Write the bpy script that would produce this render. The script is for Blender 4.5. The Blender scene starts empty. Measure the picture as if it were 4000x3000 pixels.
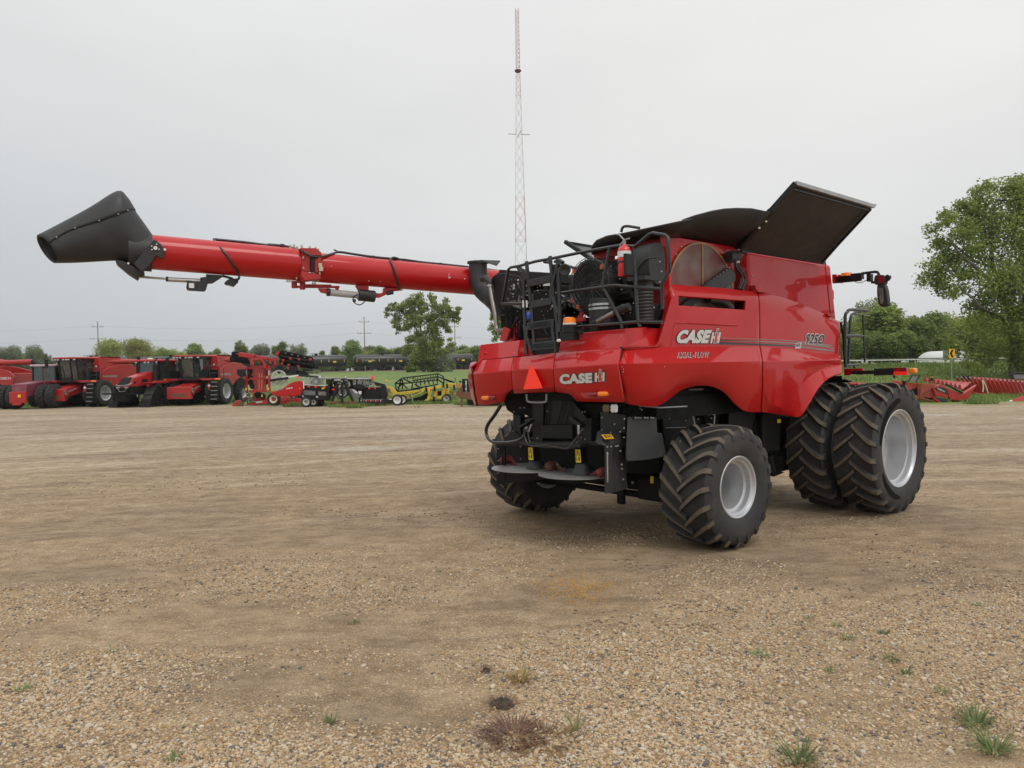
import bpy, bmesh, math, random
import numpy as np
from mathutils import Vector, Matrix, noise
from mathutils.bvhtree import BVHTree
random.seed(7); RS = np.random.RandomState(7)
rad = math.radians
S = bpy.context.scene
# ---------------- camera, world, sun, exposure ----------------
FK = 2984.0; CH = 2.4
_p = math.atan(60.5/FK); _r = math.atan(.0165)
CF = Vector((0, math.cos(_p), -math.sin(_p)))
_R0 = Vector((1, 0, 0)); _U0 = _R0.cross(CF)
CR = _R0*math.cos(_r)-_U0*math.sin(_r); CU = _R0*math.sin(_r)+_U0*math.cos(_r)
CC = Vector((0, 0, CH))
cam = bpy.data.cameras.new('camera'); camo = bpy.data.objects.new('camera', cam)
S.collection.objects.link(camo); S.camera = camo
cam.sensor_width = 36; cam.lens = FK/4000*36; cam.clip_start = .1; cam.clip_end = 6000
M4 = Matrix((CR, CU, -CF)).transposed().to_4x4(); M4.translation = CC
camo.matrix_world = M4
S.render.resolution_x = 1024; S.render.resolution_y = 768
S.view_settings.view_transform = 'Standard'; S.view_settings.look = 'None'
S.view_settings.gamma = 1; S.view_settings.exposure = 0.0

SUN_EL = rad(58); SUN_AZ = rad(150)          # azimuth clockwise from +Y
w = bpy.data.worlds.new('World'); S.world = w; w.use_nodes = True
nt = w.node_tree; N = nt.nodes; LK = nt.links
bg = N['Background']
tc = N.new('ShaderNodeTexCoord')
sky = N.new('ShaderNodeTexSky'); sky.sky_type = 'NISHITA'; sky.sun_disc = False
sky.sun_elevation = SUN_EL; sky.sun_rotation = SUN_AZ; sky.dust_density = 4
sxyz = N.new('ShaderNodeSeparateXYZ'); LK.new(tc.outputs['Generated'], sxyz.inputs[0])
rp = N.new('ShaderNodeValToRGB'); LK.new(sxyz.outputs['Z'], rp.inputs[0])
cr = rp.color_ramp; cr.elements[0].position = 0.0; cr.elements[0].color = (.65, .68, .70, 1)
cr.elements[1].position = 1.0; cr.elements[1].color = (1.28, 1.28, 1.27, 1)
for p_, c_ in ((.10, (.715, .725, .727, 1)), (.28, (.785, .785, .775, 1)), (.5, (.87, .87, .86, 1))):
    e = cr.elements.new(p_); e.color = c_
nz = N.new('ShaderNodeTexNoise'); nz.inputs['Scale'].default_value = 1.3; nz.inputs['Detail'].default_value = 4
mp = N.new('ShaderNodeMapping'); mp.inputs['Scale'].default_value = (1, 1, 3.2)
LK.new(tc.outputs['Generated'], mp.inputs[0]); LK.new(mp.outputs[0], nz.inputs[0])
mr = N.new('ShaderNodeMapRange'); mr.inputs[1].default_value = .3; mr.inputs[2].default_value = .7
mr.inputs[3].default_value = .925; mr.inputs[4].default_value = 1.065; LK.new(nz.outputs[0], mr.inputs[0])
# rain-dark cloud bank low in the west (-x), brighter cloud in the east
dk = N.new('ShaderNodeMapRange'); dk.inputs[1].default_value = -.62; dk.inputs[2].default_value = .15
dk.inputs[3].default_value = 1.0; dk.inputs[4].default_value = 0.0; LK.new(sxyz.outputs['X'], dk.inputs[0])
dz = N.new('ShaderNodeMapRange'); dz.inputs[1].default_value = .0; dz.inputs[2].default_value = .45
dz.inputs[3].default_value = 1.0; dz.inputs[4].default_value = 0.25; LK.new(sxyz.outputs['Z'], dz.inputs[0])
mm = N.new('ShaderNodeMath'); mm.operation = 'MULTIPLY'; LK.new(dk.outputs[0], mm.inputs[0]); LK.new(dz.outputs[0], mm.inputs[1])
mx = N.new('ShaderNodeMix'); mx.data_type = 'RGBA'; mx.blend_type = 'MULTIPLY'
LK.new(mm.outputs[0], mx.inputs[0]); LK.new(rp.outputs[0], mx.inputs[6]); mx.inputs[7].default_value = (.74, .78, .82, 1)
m2 = N.new('ShaderNodeMix'); m2.data_type = 'RGBA'; m2.blend_type = 'MULTIPLY'; m2.inputs[0].default_value = 1
LK.new(mx.outputs[2], m2.inputs[6]); LK.new(mr.outputs[0], m2.inputs[7])
hs = N.new('ShaderNodeHueSaturation'); hs.inputs['Saturation'].default_value = .25; LK.new(sky.outputs[0], hs.inputs['Color'])
sc = N.new('ShaderNodeMix'); sc.data_type = 'RGBA'; sc.blend_type = 'MULTIPLY'; sc.inputs[0].default_value = 1
LK.new(hs.outputs[0], sc.inputs[6]); sc.inputs[7].default_value = (.006, .006, .006, 1)
ad = N.new('ShaderNodeMix'); ad.data_type = 'RGBA'; ad.blend_type = 'ADD'; ad.inputs[0].default_value = 1
LK.new(m2.outputs[2], ad.inputs[6]); LK.new(sc.outputs[2], ad.inputs[7])
LK.new(ad.outputs[2], bg.inputs[0]); bg.inputs[1].default_value = 1.0

sl = bpy.data.lights.new('sun', 'SUN'); sl.energy = .9; sl.angle = rad(25); sl.color = (1, .97, .92)
slo = bpy.data.objects.new('sun', sl); S.collection.objects.link(slo)
sd = Vector((math.sin(SUN_AZ)*math.cos(SUN_EL), math.cos(SUN_AZ)*math.cos(SUN_EL), math.sin(SUN_EL)))
slo.rotation_euler = sd.to_track_quat('Z', 'Y').to_euler()

# ---------------- pixel measurements of the photograph -> metric points ----------------
REG = {'k': (0, 0, 1), 'r1': (1800, 850, 2212/900), 'r2': (2500, 650, 2147/1100), 'r3': (1800, 1250, 1866/900), 'r4': (2450, 1300, 2212/1200),
       'r5': (100, 700, 2.212), 'r6': (1000, 850, 2.212), 'r7': (0, 1200, 2.212), 'r8': (900, 1200, 2.212), 's1': (3200, 1000, 2042/800),
       'e1': (2000, 1050, 5.53), 'e2': (2250, 900, 4.1475), 'e3': (1850, 1550, 4.148), 'e4': (2300, 1550, 4.1467),
       'f1': (350, 1380, 6.9133), 'f2': (1150, 1440, 7.373), 'f3': (1500, 1480, 6.144), 'f4': (3400, 1420, 3.6867), 'g0': (0, 1350, 4.424), 'g1': (400, 1350, 4.424), 'g2': (850, 1350, 4.424), 'g3': (1300, 1350, 3.6867)}
TH = rad(50); FWD = Vector((math.sin(TH), math.cos(TH), 0)); LFT = Vector((-math.cos(TH), math.sin(TH), 0)); UPV = Vector((0, 0, 1))
ORG = Vector((1.47, 11.15, 0))
def tol(v): return Vector((v.dot(FWD), v.dot(LFT), v.dot(UPV)))
def ray(reg, X, Y):
    a, b, s = REG[reg]; x = a+X/s; y = b+Y/s
    return CF*FK+CR*(x-2000)-CU*(y-1500)
def _hit(o, d, k):
    (a, v), = k.items(); i = 'xyz'.index(a); return o+d*((v-o[i])/d[i])
def L(reg, X, Y, **k): return _hit(tol(CC-ORG), tol(ray(reg, X, Y)), k)      # combine frame
def Wd(reg, X, Y, **k): return _hit(CC.copy(), ray(reg, X, Y), k)             # world frame
def Ls(reg, pts, **k): return [L(reg, x, y, **k) for x, y in pts]

# ---------------- materials ----------------
def nmat(name):
    m = bpy.data.materials.new(name); m.use_nodes = True
    return m, m.node_tree.nodes, m.node_tree.links, m.node_tree.nodes['Principled BSDF']
def pmat(name, col, rough=.5, metal=0, coat=0, coat_r=.08, var=.0, scale=3, dirt=None, dirt_amt=0, emit=None, bump=0, bscale=40, spec=.5, alpha=None, trans=0):
    m, n, l, b = nmat(name)
    b.inputs['Base Color'].default_value = (*col, 1); b.inputs['Roughness'].default_value = rough
    b.inputs['Metallic'].default_value = metal; b.inputs['Coat Weight'].default_value = coat
    b.inputs['Coat Roughness'].default_value = coat_r; b.inputs['Specular IOR Level'].default_value = spec
    if trans: b.inputs['Transmission Weight'].default_value = trans
    if emit: b.inputs['Emission Color'].default_value = (*emit, 1); b.inputs['Emission Strength'].default_value = 1
    g = n.new('ShaderNodeTexCoord')
    if var or dirt:
        t = n.new('ShaderNodeTexNoise'); t.inputs['Scale'].default_value = scale; t.inputs['Detail'].default_value = 8; t.inputs['Roughness'].default_value = .65
        l.new(g.outputs['Object'], t.inputs[0])
        x = n.new('ShaderNodeMix'); x.data_type = 'RGBA'
        r = n.new('ShaderNodeMapRange'); l.new(t.outputs[0], r.inputs[0])
        if dirt:
            r.inputs[1].default_value = .45; r.inputs[2].default_value = .75; r.inputs[3].default_value = 0; r.inputs[4].default_value = dirt_amt
            x.inputs[6].default_value = (*col, 1); x.inputs[7].default_value = (*dirt, 1)
            q = n.new('ShaderNodeMapRange'); l.new(t.outputs[0], q.inputs[0]); q.inputs[1].default_value = .35; q.inputs[2].default_value = .75
            q.inputs[3].default_value = rough*.85; q.inputs[4].default_value = min(1, rough*1.35+.05); l.new(q.outputs[0], b.inputs['Roughness'])
        else:
            r.inputs[1].default_value = .3; r.inputs[2].default_value = .7
            x.inputs[6].default_value = tuple(c*(1-var) for c in col)+(1,); x.inputs[7].default_value = tuple(min(1, c*(1+var)) for c in col)+(1,)
        l.new(r.outputs[0], x.inputs[0]); l.new(x.outputs[2], b.inputs['Base Color'])
    if bump:
        t2 = n.new('ShaderNodeTexNoise'); t2.inputs['Scale'].default_value = bscale; t2.inputs['Detail'].default_value = 4; l.new(g.outputs['Object'], t2.inputs[0])
        bp = n.new('ShaderNodeBump'); bp.inputs['Strength'].default_value = bump; bp.inputs['Distance'].default_value = .02
        l.new(t2.outputs[0], bp.inputs['Height']); l.new(bp.outputs[0], b.inputs['Normal'])
    return m
M = {}
M['red'] = pmat('red_paint', (.47, .0035, .0045), .5, 0, .6, .05, dirt=(.40, .035, .028), dirt_amt=.14, scale=2.2, spec=.2)
M['redm'] = pmat('red_matt_paint', (.42, .014, .012), .5, 0, .15, .3, dirt=(.30, .10, .07), dirt_amt=.35, scale=4)
M['redbg'] = pmat('red_machine_paint', (.40, .012, .011), .42, 0, .3, .2, dirt=(.32, .08, .06), dirt_amt=.3, scale=1.5)
M['darkred'] = pmat('dark_red', (.13, .008, .008), .5)
M['rust'] = pmat('rusty_steel', (.16, .07, .04), .8, var=.3, scale=6)
M['blk'] = pmat('black_plastic', (.022, .0225, .024), .5, dirt=(.06, .054, .048), dirt_amt=.4, scale=3.5, bump=.15)
M['blkm'] = pmat('black_metal_paint', (.0105, .011, .0115), .45, 0, .05, .3, spec=.3, dirt=(.04, .034, .028), dirt_amt=.35, scale=5)
M['mark'] = pmat('black_smear', (.007, .007, .007), .85, spec=.15)
M['dark'] = pmat('dark_void_metal', (.0055, .0055, .006), .6, spec=.2, dirt=(.022, .019, .016), dirt_amt=.4, scale=6)
M['ext'] = pmat('brown_black_fabric', (.017, .014, .0125), .5, dirt=(.05, .042, .036), dirt_amt=.5, scale=4)
M['rail'] = pmat('rail_tube_black', (.013, .0145, .016), .38, 0, .3, .2, var=.3, scale=8)
M['rub'] = pmat('tyre_rubber', (.028, .028, .028), .72, dirt=(.085, .078, .068), dirt_amt=.7, scale=3, bump=.2)
M['lug'] = pmat('tyre_lug_dusty', (.14, .113, .083), .9, dirt=(.045, .04, .035), dirt_amt=.8, scale=5, bump=.25)
M['rubbg'] = pmat('tyre_rubber_far', (.022, .022, .022), .8, dirt=(.07, .06, .05), dirt_amt=.6, scale=3)
M['rim'] = pmat('silver_rim_paint', (.55, .56, .58), .33, .55, .2, .2, var=.06, scale=5)
M['zinc'] = pmat('zinc_bolt', (.55, .5, .36), .35, .9)
M['steel'] = pmat('bright_steel', (.5, .5, .49), .3, .9, var=.15, scale=9)
M['galv'] = pmat('galvanised', (.36, .36, .35), .45, .6, var=.2, scale=6)
M['pipe'] = pmat('heated_pipe', (.30, .27, .24), .38, .8, var=.3, scale=5)
M['hose'] = pmat('rubber_hose', (.02, .021, .024), .3, 0, .3, .2)
M['paddle'] = pmat('dusty_red_paddle', (.24, .05, .04), .7, var=.3, scale=8)
M['orange'] = pmat('amber_lens', (.85, .22, .01), .2, 0, .5, .05, emit=(.10, .02, 0))
M['redlens'] = pmat('red_lens', (.25, .008, .01), .2, 0, .5, .05)
M['smv'] = pmat('fluorescent_orange_red', (.95, .045, .018), .55, emit=(.22, .008, .003))
M['refl'] = pmat('reflector_red', (.95, .03, .015), .5, emit=(.2, .004, .002))
M['white'] = pmat('white_paint', (.72, .72, .70), .5, var=.08, scale=4)
M['cream'] = pmat('cream_paint', (.68, .63, .45), .5, var=.08, scale=4)
M['decalw'] = pmat('decal_silver', (.62, .61, .57), .5, var=.05)
M['decalk'] = pmat('decal_dark', (.028, .03, .035), .4)
M['decalr'] = pmat('decal_red', (.62, .02, .015), .4)
M['decalg'] = pmat('decal_grey', (.26, .23, .21), .4)
M['yel'] = pmat('warning_yellow', (.80, .58, .02), .5)
M['yelo'] = pmat('warning_orange_yellow', (.80, .42, .01), .5)
M['swyel'] = pmat('implement_yellow', (.74, .52, .04), .5, 0, .1, .3, dirt=(.35, .24, .06), dirt_amt=.35, scale=2)
M['blue'] = pmat('blue_cap', (.02, .07, .42), .4)
M['glass'] = pmat('cab_glass', (.030, .042, .038), .05, 0, .8, .02, var=.8, scale=1.1, spec=.8)
M['mirror'] = pmat('mirror_glass', (.16, .18, .17), .25, 0, var=.5, scale=4)
M['grey'] = pmat('grey_metal', (.22, .225, .23), .45, .3, var=.2, scale=5)
M['lgrey'] = pmat('light_grey_plastic', (.45, .45, .43), .5, var=.15, scale=5)
M['lamp'] = pmat('lamp_lens', (.5, .5, .48), .15, .2, .5, .05)
M['maroon'] = pmat('faded_maroon_paint', (.19, .035, .055), .45, 0, .15, .3, dirt=(.32, .14, .19), dirt_amt=.6, scale=1.2)
M['screen'] = None
def mesh_screen():
    m, n, l, b = nmat('perforated_screen')
    g = n.new('ShaderNodeTexCoord'); v = n.new('ShaderNodeTexVoronoi'); v.inputs['Scale'].default_value = 70; l.new(g.outputs['Object'], v.inputs[0])
    t = n.new('ShaderNodeTexNoise'); t.inputs['Scale'].default_value = 2.2; l.new(g.outputs['Object'], t.inputs[0])
    x = n.new('ShaderNodeMix'); x.data_type = 'RGBA'; x.inputs[6].default_value = (.16, .035, .03, 1); x.inputs[7].default_value = (.17, .13, .11, 1)
    r = n.new('ShaderNodeMapRange'); r.inputs[1].default_value = .4; r.inputs[2].default_value = .6; l.new(t.outputs[0], r.inputs[0]); l.new(r.outputs[0], x.inputs[0])
    y = n.new('ShaderNodeMix'); y.data_type = 'RGBA'; y.inputs[7].default_value = (.05, .02, .018, 1)
    q = n.new('ShaderNodeMapRange'); q.inputs[1].default_value = .0; q.inputs[2].default_value = .25; q.inputs[3].default_value = 1; q.inputs[4].default_value = 0; l.new(v.outputs[0], q.inputs[0])
    l.new(q.outputs[0], y.inputs[0]); l.new(x.outputs[2], y.inputs[6]); l.new(y.outputs[2], b.inputs['Base Color']); b.inputs['Roughness'].default_value = .55
    return m
M['screen'] = mesh_screen()

# ---------------- mesh builder ----------------
def V(*a): return Vector(a)
def frame(d, up=None):
    d = d.normalized(); up = up or (V(0, 0, 1) if abs(d.z) < .95 else V(1, 0, 0))
    s = d.cross(up)
    if s.length < 1e-6: s = d.cross(V(1, 0, 0))
    s.normalize(); return d, s, s.cross(d)
def smooth_path(pts, n=6, closed=False):
    P = [Vector(p) for p in pts]; out = []
    for i in range(len(P)-1):
        p0 = P[max(i-1, 0)]; p1 = P[i]; p2 = P[i+1]; p3 = P[min(i+2, len(P)-1)]
        for k in range(n):
            t = k/n; out.append(.5*((2*p1)+(p2-p0)*t+(2*p0-5*p1+4*p2-p3)*t*t+(3*p1-p0-3*p2+p3)*t**3))
    out.append(P[-1]); return out
class MB:
    def __init__(s): s.v = []; s.f = []; s.m = []
    def add(s, vs, fs, m=0):
        o = len(s.v); s.v += [tuple(x) for x in vs]
        for f in fs: s.f.append(tuple(i+o for i in f)); s.m.append(m)
        return s
    def hexa(s, b, t, m=0): return s.add(list(b)+list(t), [(3, 2, 1, 0), (4, 5, 6, 7), (0, 1, 5, 4), (1, 2, 6, 5), (2, 3, 7, 6), (3, 0, 4, 7)], m)
    def box(s, c, d, rz=0, m=0, ry=0):
        R = Matrix.Rotation(rz, 3, 'Z') @ Matrix.Rotation(ry, 3, 'Y'); c = Vector(c); h = [x/2 for x in d]
        q = [(-1, -1), (1, -1), (1, 1), (-1, 1)]
        return s.hexa([c+R@V(x*h[0], y*h[1], -h[2]) for x, y in q], [c+R@V(x*h[0], y*h[1], h[2]) for x, y in q], m)
    def bx(s, a, b, m=0):
        return s.box([(a[i]+b[i])/2 for i in range(3)], [abs(b[i]-a[i]) for i in range(3)], 0, m)
    def beam(s, a, b, w_, h_, m=0, up=None):
        a = Vector(a); b = Vector(b); d, x, y = frame(b-a, up); q = [(-1, -1), (1, -1), (1, 1), (-1, 1)]
        return s.hexa([a+x*(i*w_/2)+y*(j*h_/2) for i, j in q], [b+x*(i*w_/2)+y*(j*h_/2) for i, j in q], m)
    def tube(s, pts, r, n=8, m=0, cap=True):
        P = [Vector(p) for p in pts]; k = len(P); rr = r if isinstance(r, (list, tuple)) else [r]*k
        vs = []; prev = None
        for i, p in enumerate(P):
            d = (P[min(i+1, k-1)]-P[max(i-1, 0)])
            if d.length < 1e-9: d = V(0, 0, 1)
            d.normalize()
            if prev is None: d, x, y = frame(d)
            else:
                x = prev-d*prev.dot(d)
                if x.length < 1e-6: x = frame(d)[1]
                x.normalize(); y = x.cross(d)
            prev = x
            for j in range(n):
                a = 2*math.pi*j/n; vs.append(p+x*(math.cos(a)*rr[i])+y*(math.sin(a)*rr[i]))
        fs = []
        for i in range(k-1):
            for j in range(n): fs.append((i*n+j, i*n+(j+1) % n, (i+1)*n+(j+1) % n, (i+1)*n+j))
        if cap: fs.append(tuple(range(n-1, -1, -1))); fs.append(tuple((k-1)*n+j for j in range(n)))
        return s.add(vs, fs, m)
    def cyl(s, a, b, r, n=16, m=0): return s.tube([a, b], r, n, m)
    def lathe(s, prof, o, ax, n=32, m=0, a0=0, a1=2*math.pi):
        o = Vector(o); d, x, y = frame(Vector(ax)); full = abs(a1-a0-2*math.pi) < 1e-6; nn = n if full else n+1
        vs = []
        for (t, r) in prof:
            for j in range(nn):
                a = a0+(a1-a0)*j/n; vs.append(o+d*t+x*(r*math.cos(a))+y*(r*math.sin(a)))
        fs = []
        for i in range(len(prof)-1):
            for j in range(n): fs.append((i*nn+j, i*nn+(j+1) % nn, (i+1)*nn+(j+1) % nn, (i+1)*nn+j))
        return s.add(vs, fs, m)
    def prism(s, pts, vec, m=0):
        n = len(pts); a = [Vector(p) for p in pts]; vec = Vector(vec); b = [p+vec for p in a]
        return s.add(a+b, [tuple(range(n-1, -1, -1)), tuple(range(n, 2*n))]+[(i, (i+1) % n, n+(i+1) % n, n+i) for i in range(n)], m)
    def grid(s, rows, m=0, skip=()):
        c = len(rows[0]); vs = [p for r in rows for p in r]
        return s.add(vs, [(i*c+j, i*c+j+1, (i+1)*c+j+1, (i+1)*c+j) for i in range(len(rows)-1) for j in range(c-1) if (i, j) not in skip], m)
    def ball(s, c, r, n=8, m=0, sc=(1, 1, 1)):
        vs = []; fs = []; c = Vector(c)
        for i in range(n//2+1):
            t = math.pi*i/(n//2)
            for j in range(n):
                a = 2*math.pi*j/n; vs.append(c+V(r*sc[0]*math.sin(t)*math.cos(a), r*sc[1]*math.sin(t)*math.sin(a), r*sc[2]*math.cos(t)))
        for i in range(n//2):
            for j in range(n): fs.append((i*n+j, i*n+(j+1) % n, (i+1)*n+(j+1) % n, (i+1)*n+j))
        return s.add(vs, fs, m)
    def build(s, name, mats, parent=None, ang=35, bevel=0, solid=0, flip=None, label=None, recalc=True, segs=2):
        me = bpy.data.meshes.new(name); me.from_pydata(s.v, [], s.f)
        mats = mats if isinstance(mats, (list, tuple)) else [mats]
        for m_ in mats: me.materials.append(M[m_] if isinstance(m_, str) else m_)
        if len(mats) > 1: me.polygons.foreach_set('material_index', s.m)
        if recalc or flip:
            b = bmesh.new(); b.from_mesh(me)
            if recalc: bmesh.ops.recalc_face_normals(b, faces=b.faces)
            if flip:
                sm = sum(f.normal.dot(flip-f.calc_center_median())*f.calc_area() for f in b.faces)
                if sm < 0: bmesh.ops.reverse_faces(b, faces=b.faces)
            b.to_mesh(me); b.free()
        me.shade_smooth(); me.set_sharp_from_angle(angle=rad(ang))
        o = bpy.data.objects.new(name, me); S.collection.objects.link(o)
        if parent: o.parent = parent
        if label: o['label'] = label
        if solid:
            q = o.modifiers.new('solid', 'SOLIDIFY'); q.thickness = solid; q.offset = -1
        if bevel:
            q = o.modifiers.new('bevel', 'BEVEL'); q.width = bevel; q.segments = segs; q.limit_method = 'ANGLE'; q.angle_limit = rad(30)
        return o
def thing(name, label, cat, loc=(0, 0, 0), rz=0, group=None):
    o = bpy.data.objects.new(name, None); S.collection.objects.link(o); o.location = loc; o.rotation_euler = (0, 0, rz)
    o['label'] = label; o['category'] = cat
    if group: o['group'] = group
    return o
def tag(o, label=None, cat=None, group=None, kind=None):
    for k_, v_ in (('label', label), ('category', cat), ('group', group), ('kind', kind)):
        if v_: o[k_] = v_
    return o
KIDS = {}
def copy_tree(o, kids, parent=None):
    c = o.copy(); S.collection.objects.link(c)
    if parent is not None: c.parent = parent
    for ch in kids.get(o.name, []): copy_tree(ch, kids, c)
    return c
def kidmap():
    d = {}
    for o in bpy.data.objects:
        if o.parent: d.setdefault(o.parent.name, []).append(o)
    return d
def dup(o, loc, rz=None, label=None, group=None, sc=None):
    c = copy_tree(o, kidmap()); c.location = loc
    if rz is not None: c.rotation_euler = (0, 0, rz)
    if label: c['label'] = label
    if group: c['group'] = group
    if sc: c.scale = sc if isinstance(sc, (tuple, list)) else (sc,)*3
    return c
def text_mesh(txt, bold=0.0, shear=0.0, space=1.0):
    c = bpy.data.curves.new('t', 'FONT'); c.body = txt; c.offset = bold; c.shear = shear; c.space_character = space; c.resolution_u = 3
    o = bpy.data.objects.new('t', c); S.collection.objects.link(o)
    dg = bpy.context.evaluated_depsgraph_get(); dg.update()
    me = bpy.data.meshes.new_from_object(o.evaluated_get(dg))
    vs = [v.co.copy() for v in me.vertices]; fs = [tuple(p.vertices) for p in me.polygons]
    bpy.data.objects.remove(o); bpy.data.meshes.remove(me); return vs, fs
# ---------------- terrain ----------------
def sstep(a, b, x):
    t = np.clip((x-a)/(b-a), 0, 1); return t*t*(3-2*t)
def base_z(x, y):
    x = np.asarray(x, float); y = np.asarray(y, float)
    z = .08+1.87*sstep(75, 185, y)
    berm = 2.15*sstep(62, 84, y)*sstep(14, 34, x)
    z = np.maximum(z, berm)
    trk = y-(202+.344*(x+57.5))               # railway embankment
    z = np.where(np.abs(trk) < 9, z+.35*(1-sstep(2.2, 6, np.abs(trk))), z)
    return z
def relief(x, y):
    n1 = noise.noise(V(x*.16, y*.45, 1.3)); n2 = noise.noise(V(x*.9, y*1.9, 7.7)); n3 = noise.noise(V(x*3.1, y*3.6, 3.1))
    f = 1/(1+y*y/1500.) if y > 0 else 1
    rut = max(0, 1-abs(n1-.06)*7)
    n4 = noise.noise(V(x*7, y*9, 5.1))
    return f*(.035*n1+.022*n2+(.006+.024*rut)*n3+rut*(.012*n4-.02))
ys = list(np.linspace(-40, 2.5, 12))
y_ = 2.5
while y_ < 60: y_ *= 1.0105; ys.append(y_)
while y_ < 4200: y_ *= 1.045; ys.append(y_)
cs = np.linspace(-1, 1, 361); cs = np.sign(cs)*np.abs(cs)**1.15*1.35
rows = []
for y in ys:
    wd = (abs(y)+5) if y < 60 else (y+5)
    rows.append([(c*wd, y) for c in cs])
G = np.array(rows); bz = base_z(G[..., 0], G[..., 1])
vs = []
for i in range(G.shape[0]):
    for j in range(G.shape[1]):
        x, y = G[i, j]; z = bz[i, j]
        if y < 90: z += relief(x, y)
        vs.append((x, y, z))
nc = G.shape[1]
fs = [(i*nc+j, i*nc+j+1, (i+1)*nc+j+1, (i+1)*nc+j) for i in range(G.shape[0]-1) for j in range(nc-1)]
def grass_edge(x): return 51.5-.0*x
def ground_mat():
    m, n, l, b = nmat('gravel_yard_and_meadow')
    g = n.new('ShaderNodeNewGeometry'); P = g.outputs['Position']
    sep = n.new('ShaderNodeSeparateXYZ'); l.new(P, sep.inputs[0])
    def mapping(scale, loc=(0, 0, 0), rz=0):
        q = n.new('ShaderNodeMapping'); q.inputs['Scale'].default_value = scale; q.inputs['Location'].default_value = loc; q.inputs['Rotation'].default_value = (0, 0, rz)
        l.new(P, q.inputs[0]); return q.outputs[0]
    def nse(vec, sc, det=6, ro=.6):
        q = n.new('ShaderNodeTexNoise'); q.inputs['Scale'].default_value = sc; q.inputs['Detail'].default_value = det; q.inputs['Roughness'].default_value = ro
        l.new(vec, q.inputs[0]); return q.outputs[0]
    def mrange(v, a, b_, c=0, d=1, smooth=True):
        q = n.new('ShaderNodeMapRange'); q.interpolation_type = 'SMOOTHSTEP' if smooth else 'LINEAR'
        for i, k in enumerate((a, b_, c, d)): q.inputs[i+1].default_value = k
        l.new(v, q.inputs[0]); return q.outputs[0]
    def mth(op, a, b_=None):
        q = n.new('ShaderNodeMath'); q.operation = op
        for i, k in enumerate((a, b_)):
            if k is None: continue
            if isinstance(k, (int, float)): q.inputs[i].default_value = k
            else: l.new(k, q.inputs[i])
        return q.outputs[0]
    def mixc(f, a, b_, bt='MIX'):
        q = n.new('ShaderNodeMix'); q.data_type = 'RGBA'; q.blend_type = bt
        for i, k in ((0, f), (6, a), (7, b_)):
            if isinstance(k, (tuple, float, int)): q.inputs[i].default_value = k if not isinstance(k, tuple) else (*k, 1)
            else: l.new(k, q.inputs[i])
        return q.outputs[2]
    ruts = nse(mapping((.20, .50, 1), (3.1, 1.7, 0), rad(-14)), 1.0, 10, .72)      # long streaks of wheel tracks
    ruts2 = nse(mapping((.8, 1.9, 1), (0, 5, 0), rad(-20)), 1.0, 9, .74)
    vd = n.new('ShaderNodeVectorMath'); vd.operation = 'DISTANCE'; l.new(P, vd.inputs[0]); vd.inputs[1].default_value = (9, -26, 0)
    sx_ = mth('SUBTRACT', sep.outputs['X'], 9.0); sy_ = mth('ADD', sep.outputs['Y'], 26.0); q_ = n.new('ShaderNodeMath'); q_.operation = 'ARCTAN2'; l.new(sx_, q_.inputs[0]); l.new(sy_, q_.inputs[1])
    cb = n.new('ShaderNodeCombineXYZ'); l.new(mth('MULTIPLY', vd.outputs['Value'], 1.35), cb.inputs[0]); l.new(mth('MULTIPLY', q_.outputs[0], 5.5), cb.inputs[1])
    arcs = nse(cb.outputs[0], 1.0, 8, .68)
    patch = nse(mapping((.35, .5, 1), (8, 2, 0)), 1.0, 5, .6)
    mud = mrange(mth('ADD', mth('MULTIPLY', ruts, .65), mth('ADD', mth('MULTIPLY', ruts2, .35), mth('MULTIPLY', mth('MULTIPLY', mrange(sep.outputs['Y'], 6.5, 9.5), mrange(sep.outputs['Y'], 17, 12.5)), .018))), .485, .60)
    # gravel density: thick close to the camera, thin on the worn lanes
    near = mrange(sep.outputs['Y'], 4, 9, .22, 0.0)
    dens = mth('ADD', mrange(patch, .40, .60, .02, .80), near)
    dens = mth('SUBTRACT', dens, mth('MULTIPLY', mud, .38)); dens = mth('SUBTRACT', dens, mrange(sep.outputs['Y'], 6.5, 13, 0, .30))
    soil = mixc(nse(P, 14, 6, .7), (.17, .12, .07), (.38, .29, .185))
    soil = mixc(mud, soil, mixc(nse(P, 9, 5, .7), (.12, .088, .058), (.27, .205, .138)))
    lane = mrange(nse(mapping((.09, .26, 1), (1, 9, 0), rad(-10)), 1, 4, .5), .47, .58)
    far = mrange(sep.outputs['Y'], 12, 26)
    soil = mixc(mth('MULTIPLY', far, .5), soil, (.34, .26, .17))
    soil = mixc(mth('MULTIPLY', mth('MULTIPLY', lane, far), .6), soil, (.46, .37, .26))
    bhs = []
    col = soil
    for sc_, k, thr in ((30, 1.0, 0.0), (55, .6, .1), (105, .35, .12)):
        v = n.new('ShaderNodeTexVoronoi'); v.inputs['Scale'].default_value = sc_; v.inputs['Randomness'].default_value = .95
        vm = mapping((1, 1.12, 1), (sc_*.37, sc_*.11, 0)); l.new(vm, v.inputs[0])
        sp = n.new('ShaderNodeSeparateColor'); l.new(v.outputs['Color'], sp.inputs[0])
        ramp = n.new('ShaderNodeValToRGB'); l.new(sp.outputs[0], ramp.inputs[0]); c_ = ramp.color_ramp; c_.interpolation = 'CONSTANT'
        c_.elements[0].position = 0; c_.elements[0].color = (.13, .12, .115, 1); c_.elements[1].position = .09; c_.elements[1].color = (.42, .265, .13, 1)
        for p_, q_ in ((.3, (.56, .43, .27)), (.5, (.38, .28, .18)), (.66, (.66, .55, .40)), (.8, (.28, .18, .10)), (.9, (.50, .43, .35))):
            e_ = c_.elements.new(p_); e_.color = (*q_, 1)
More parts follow.
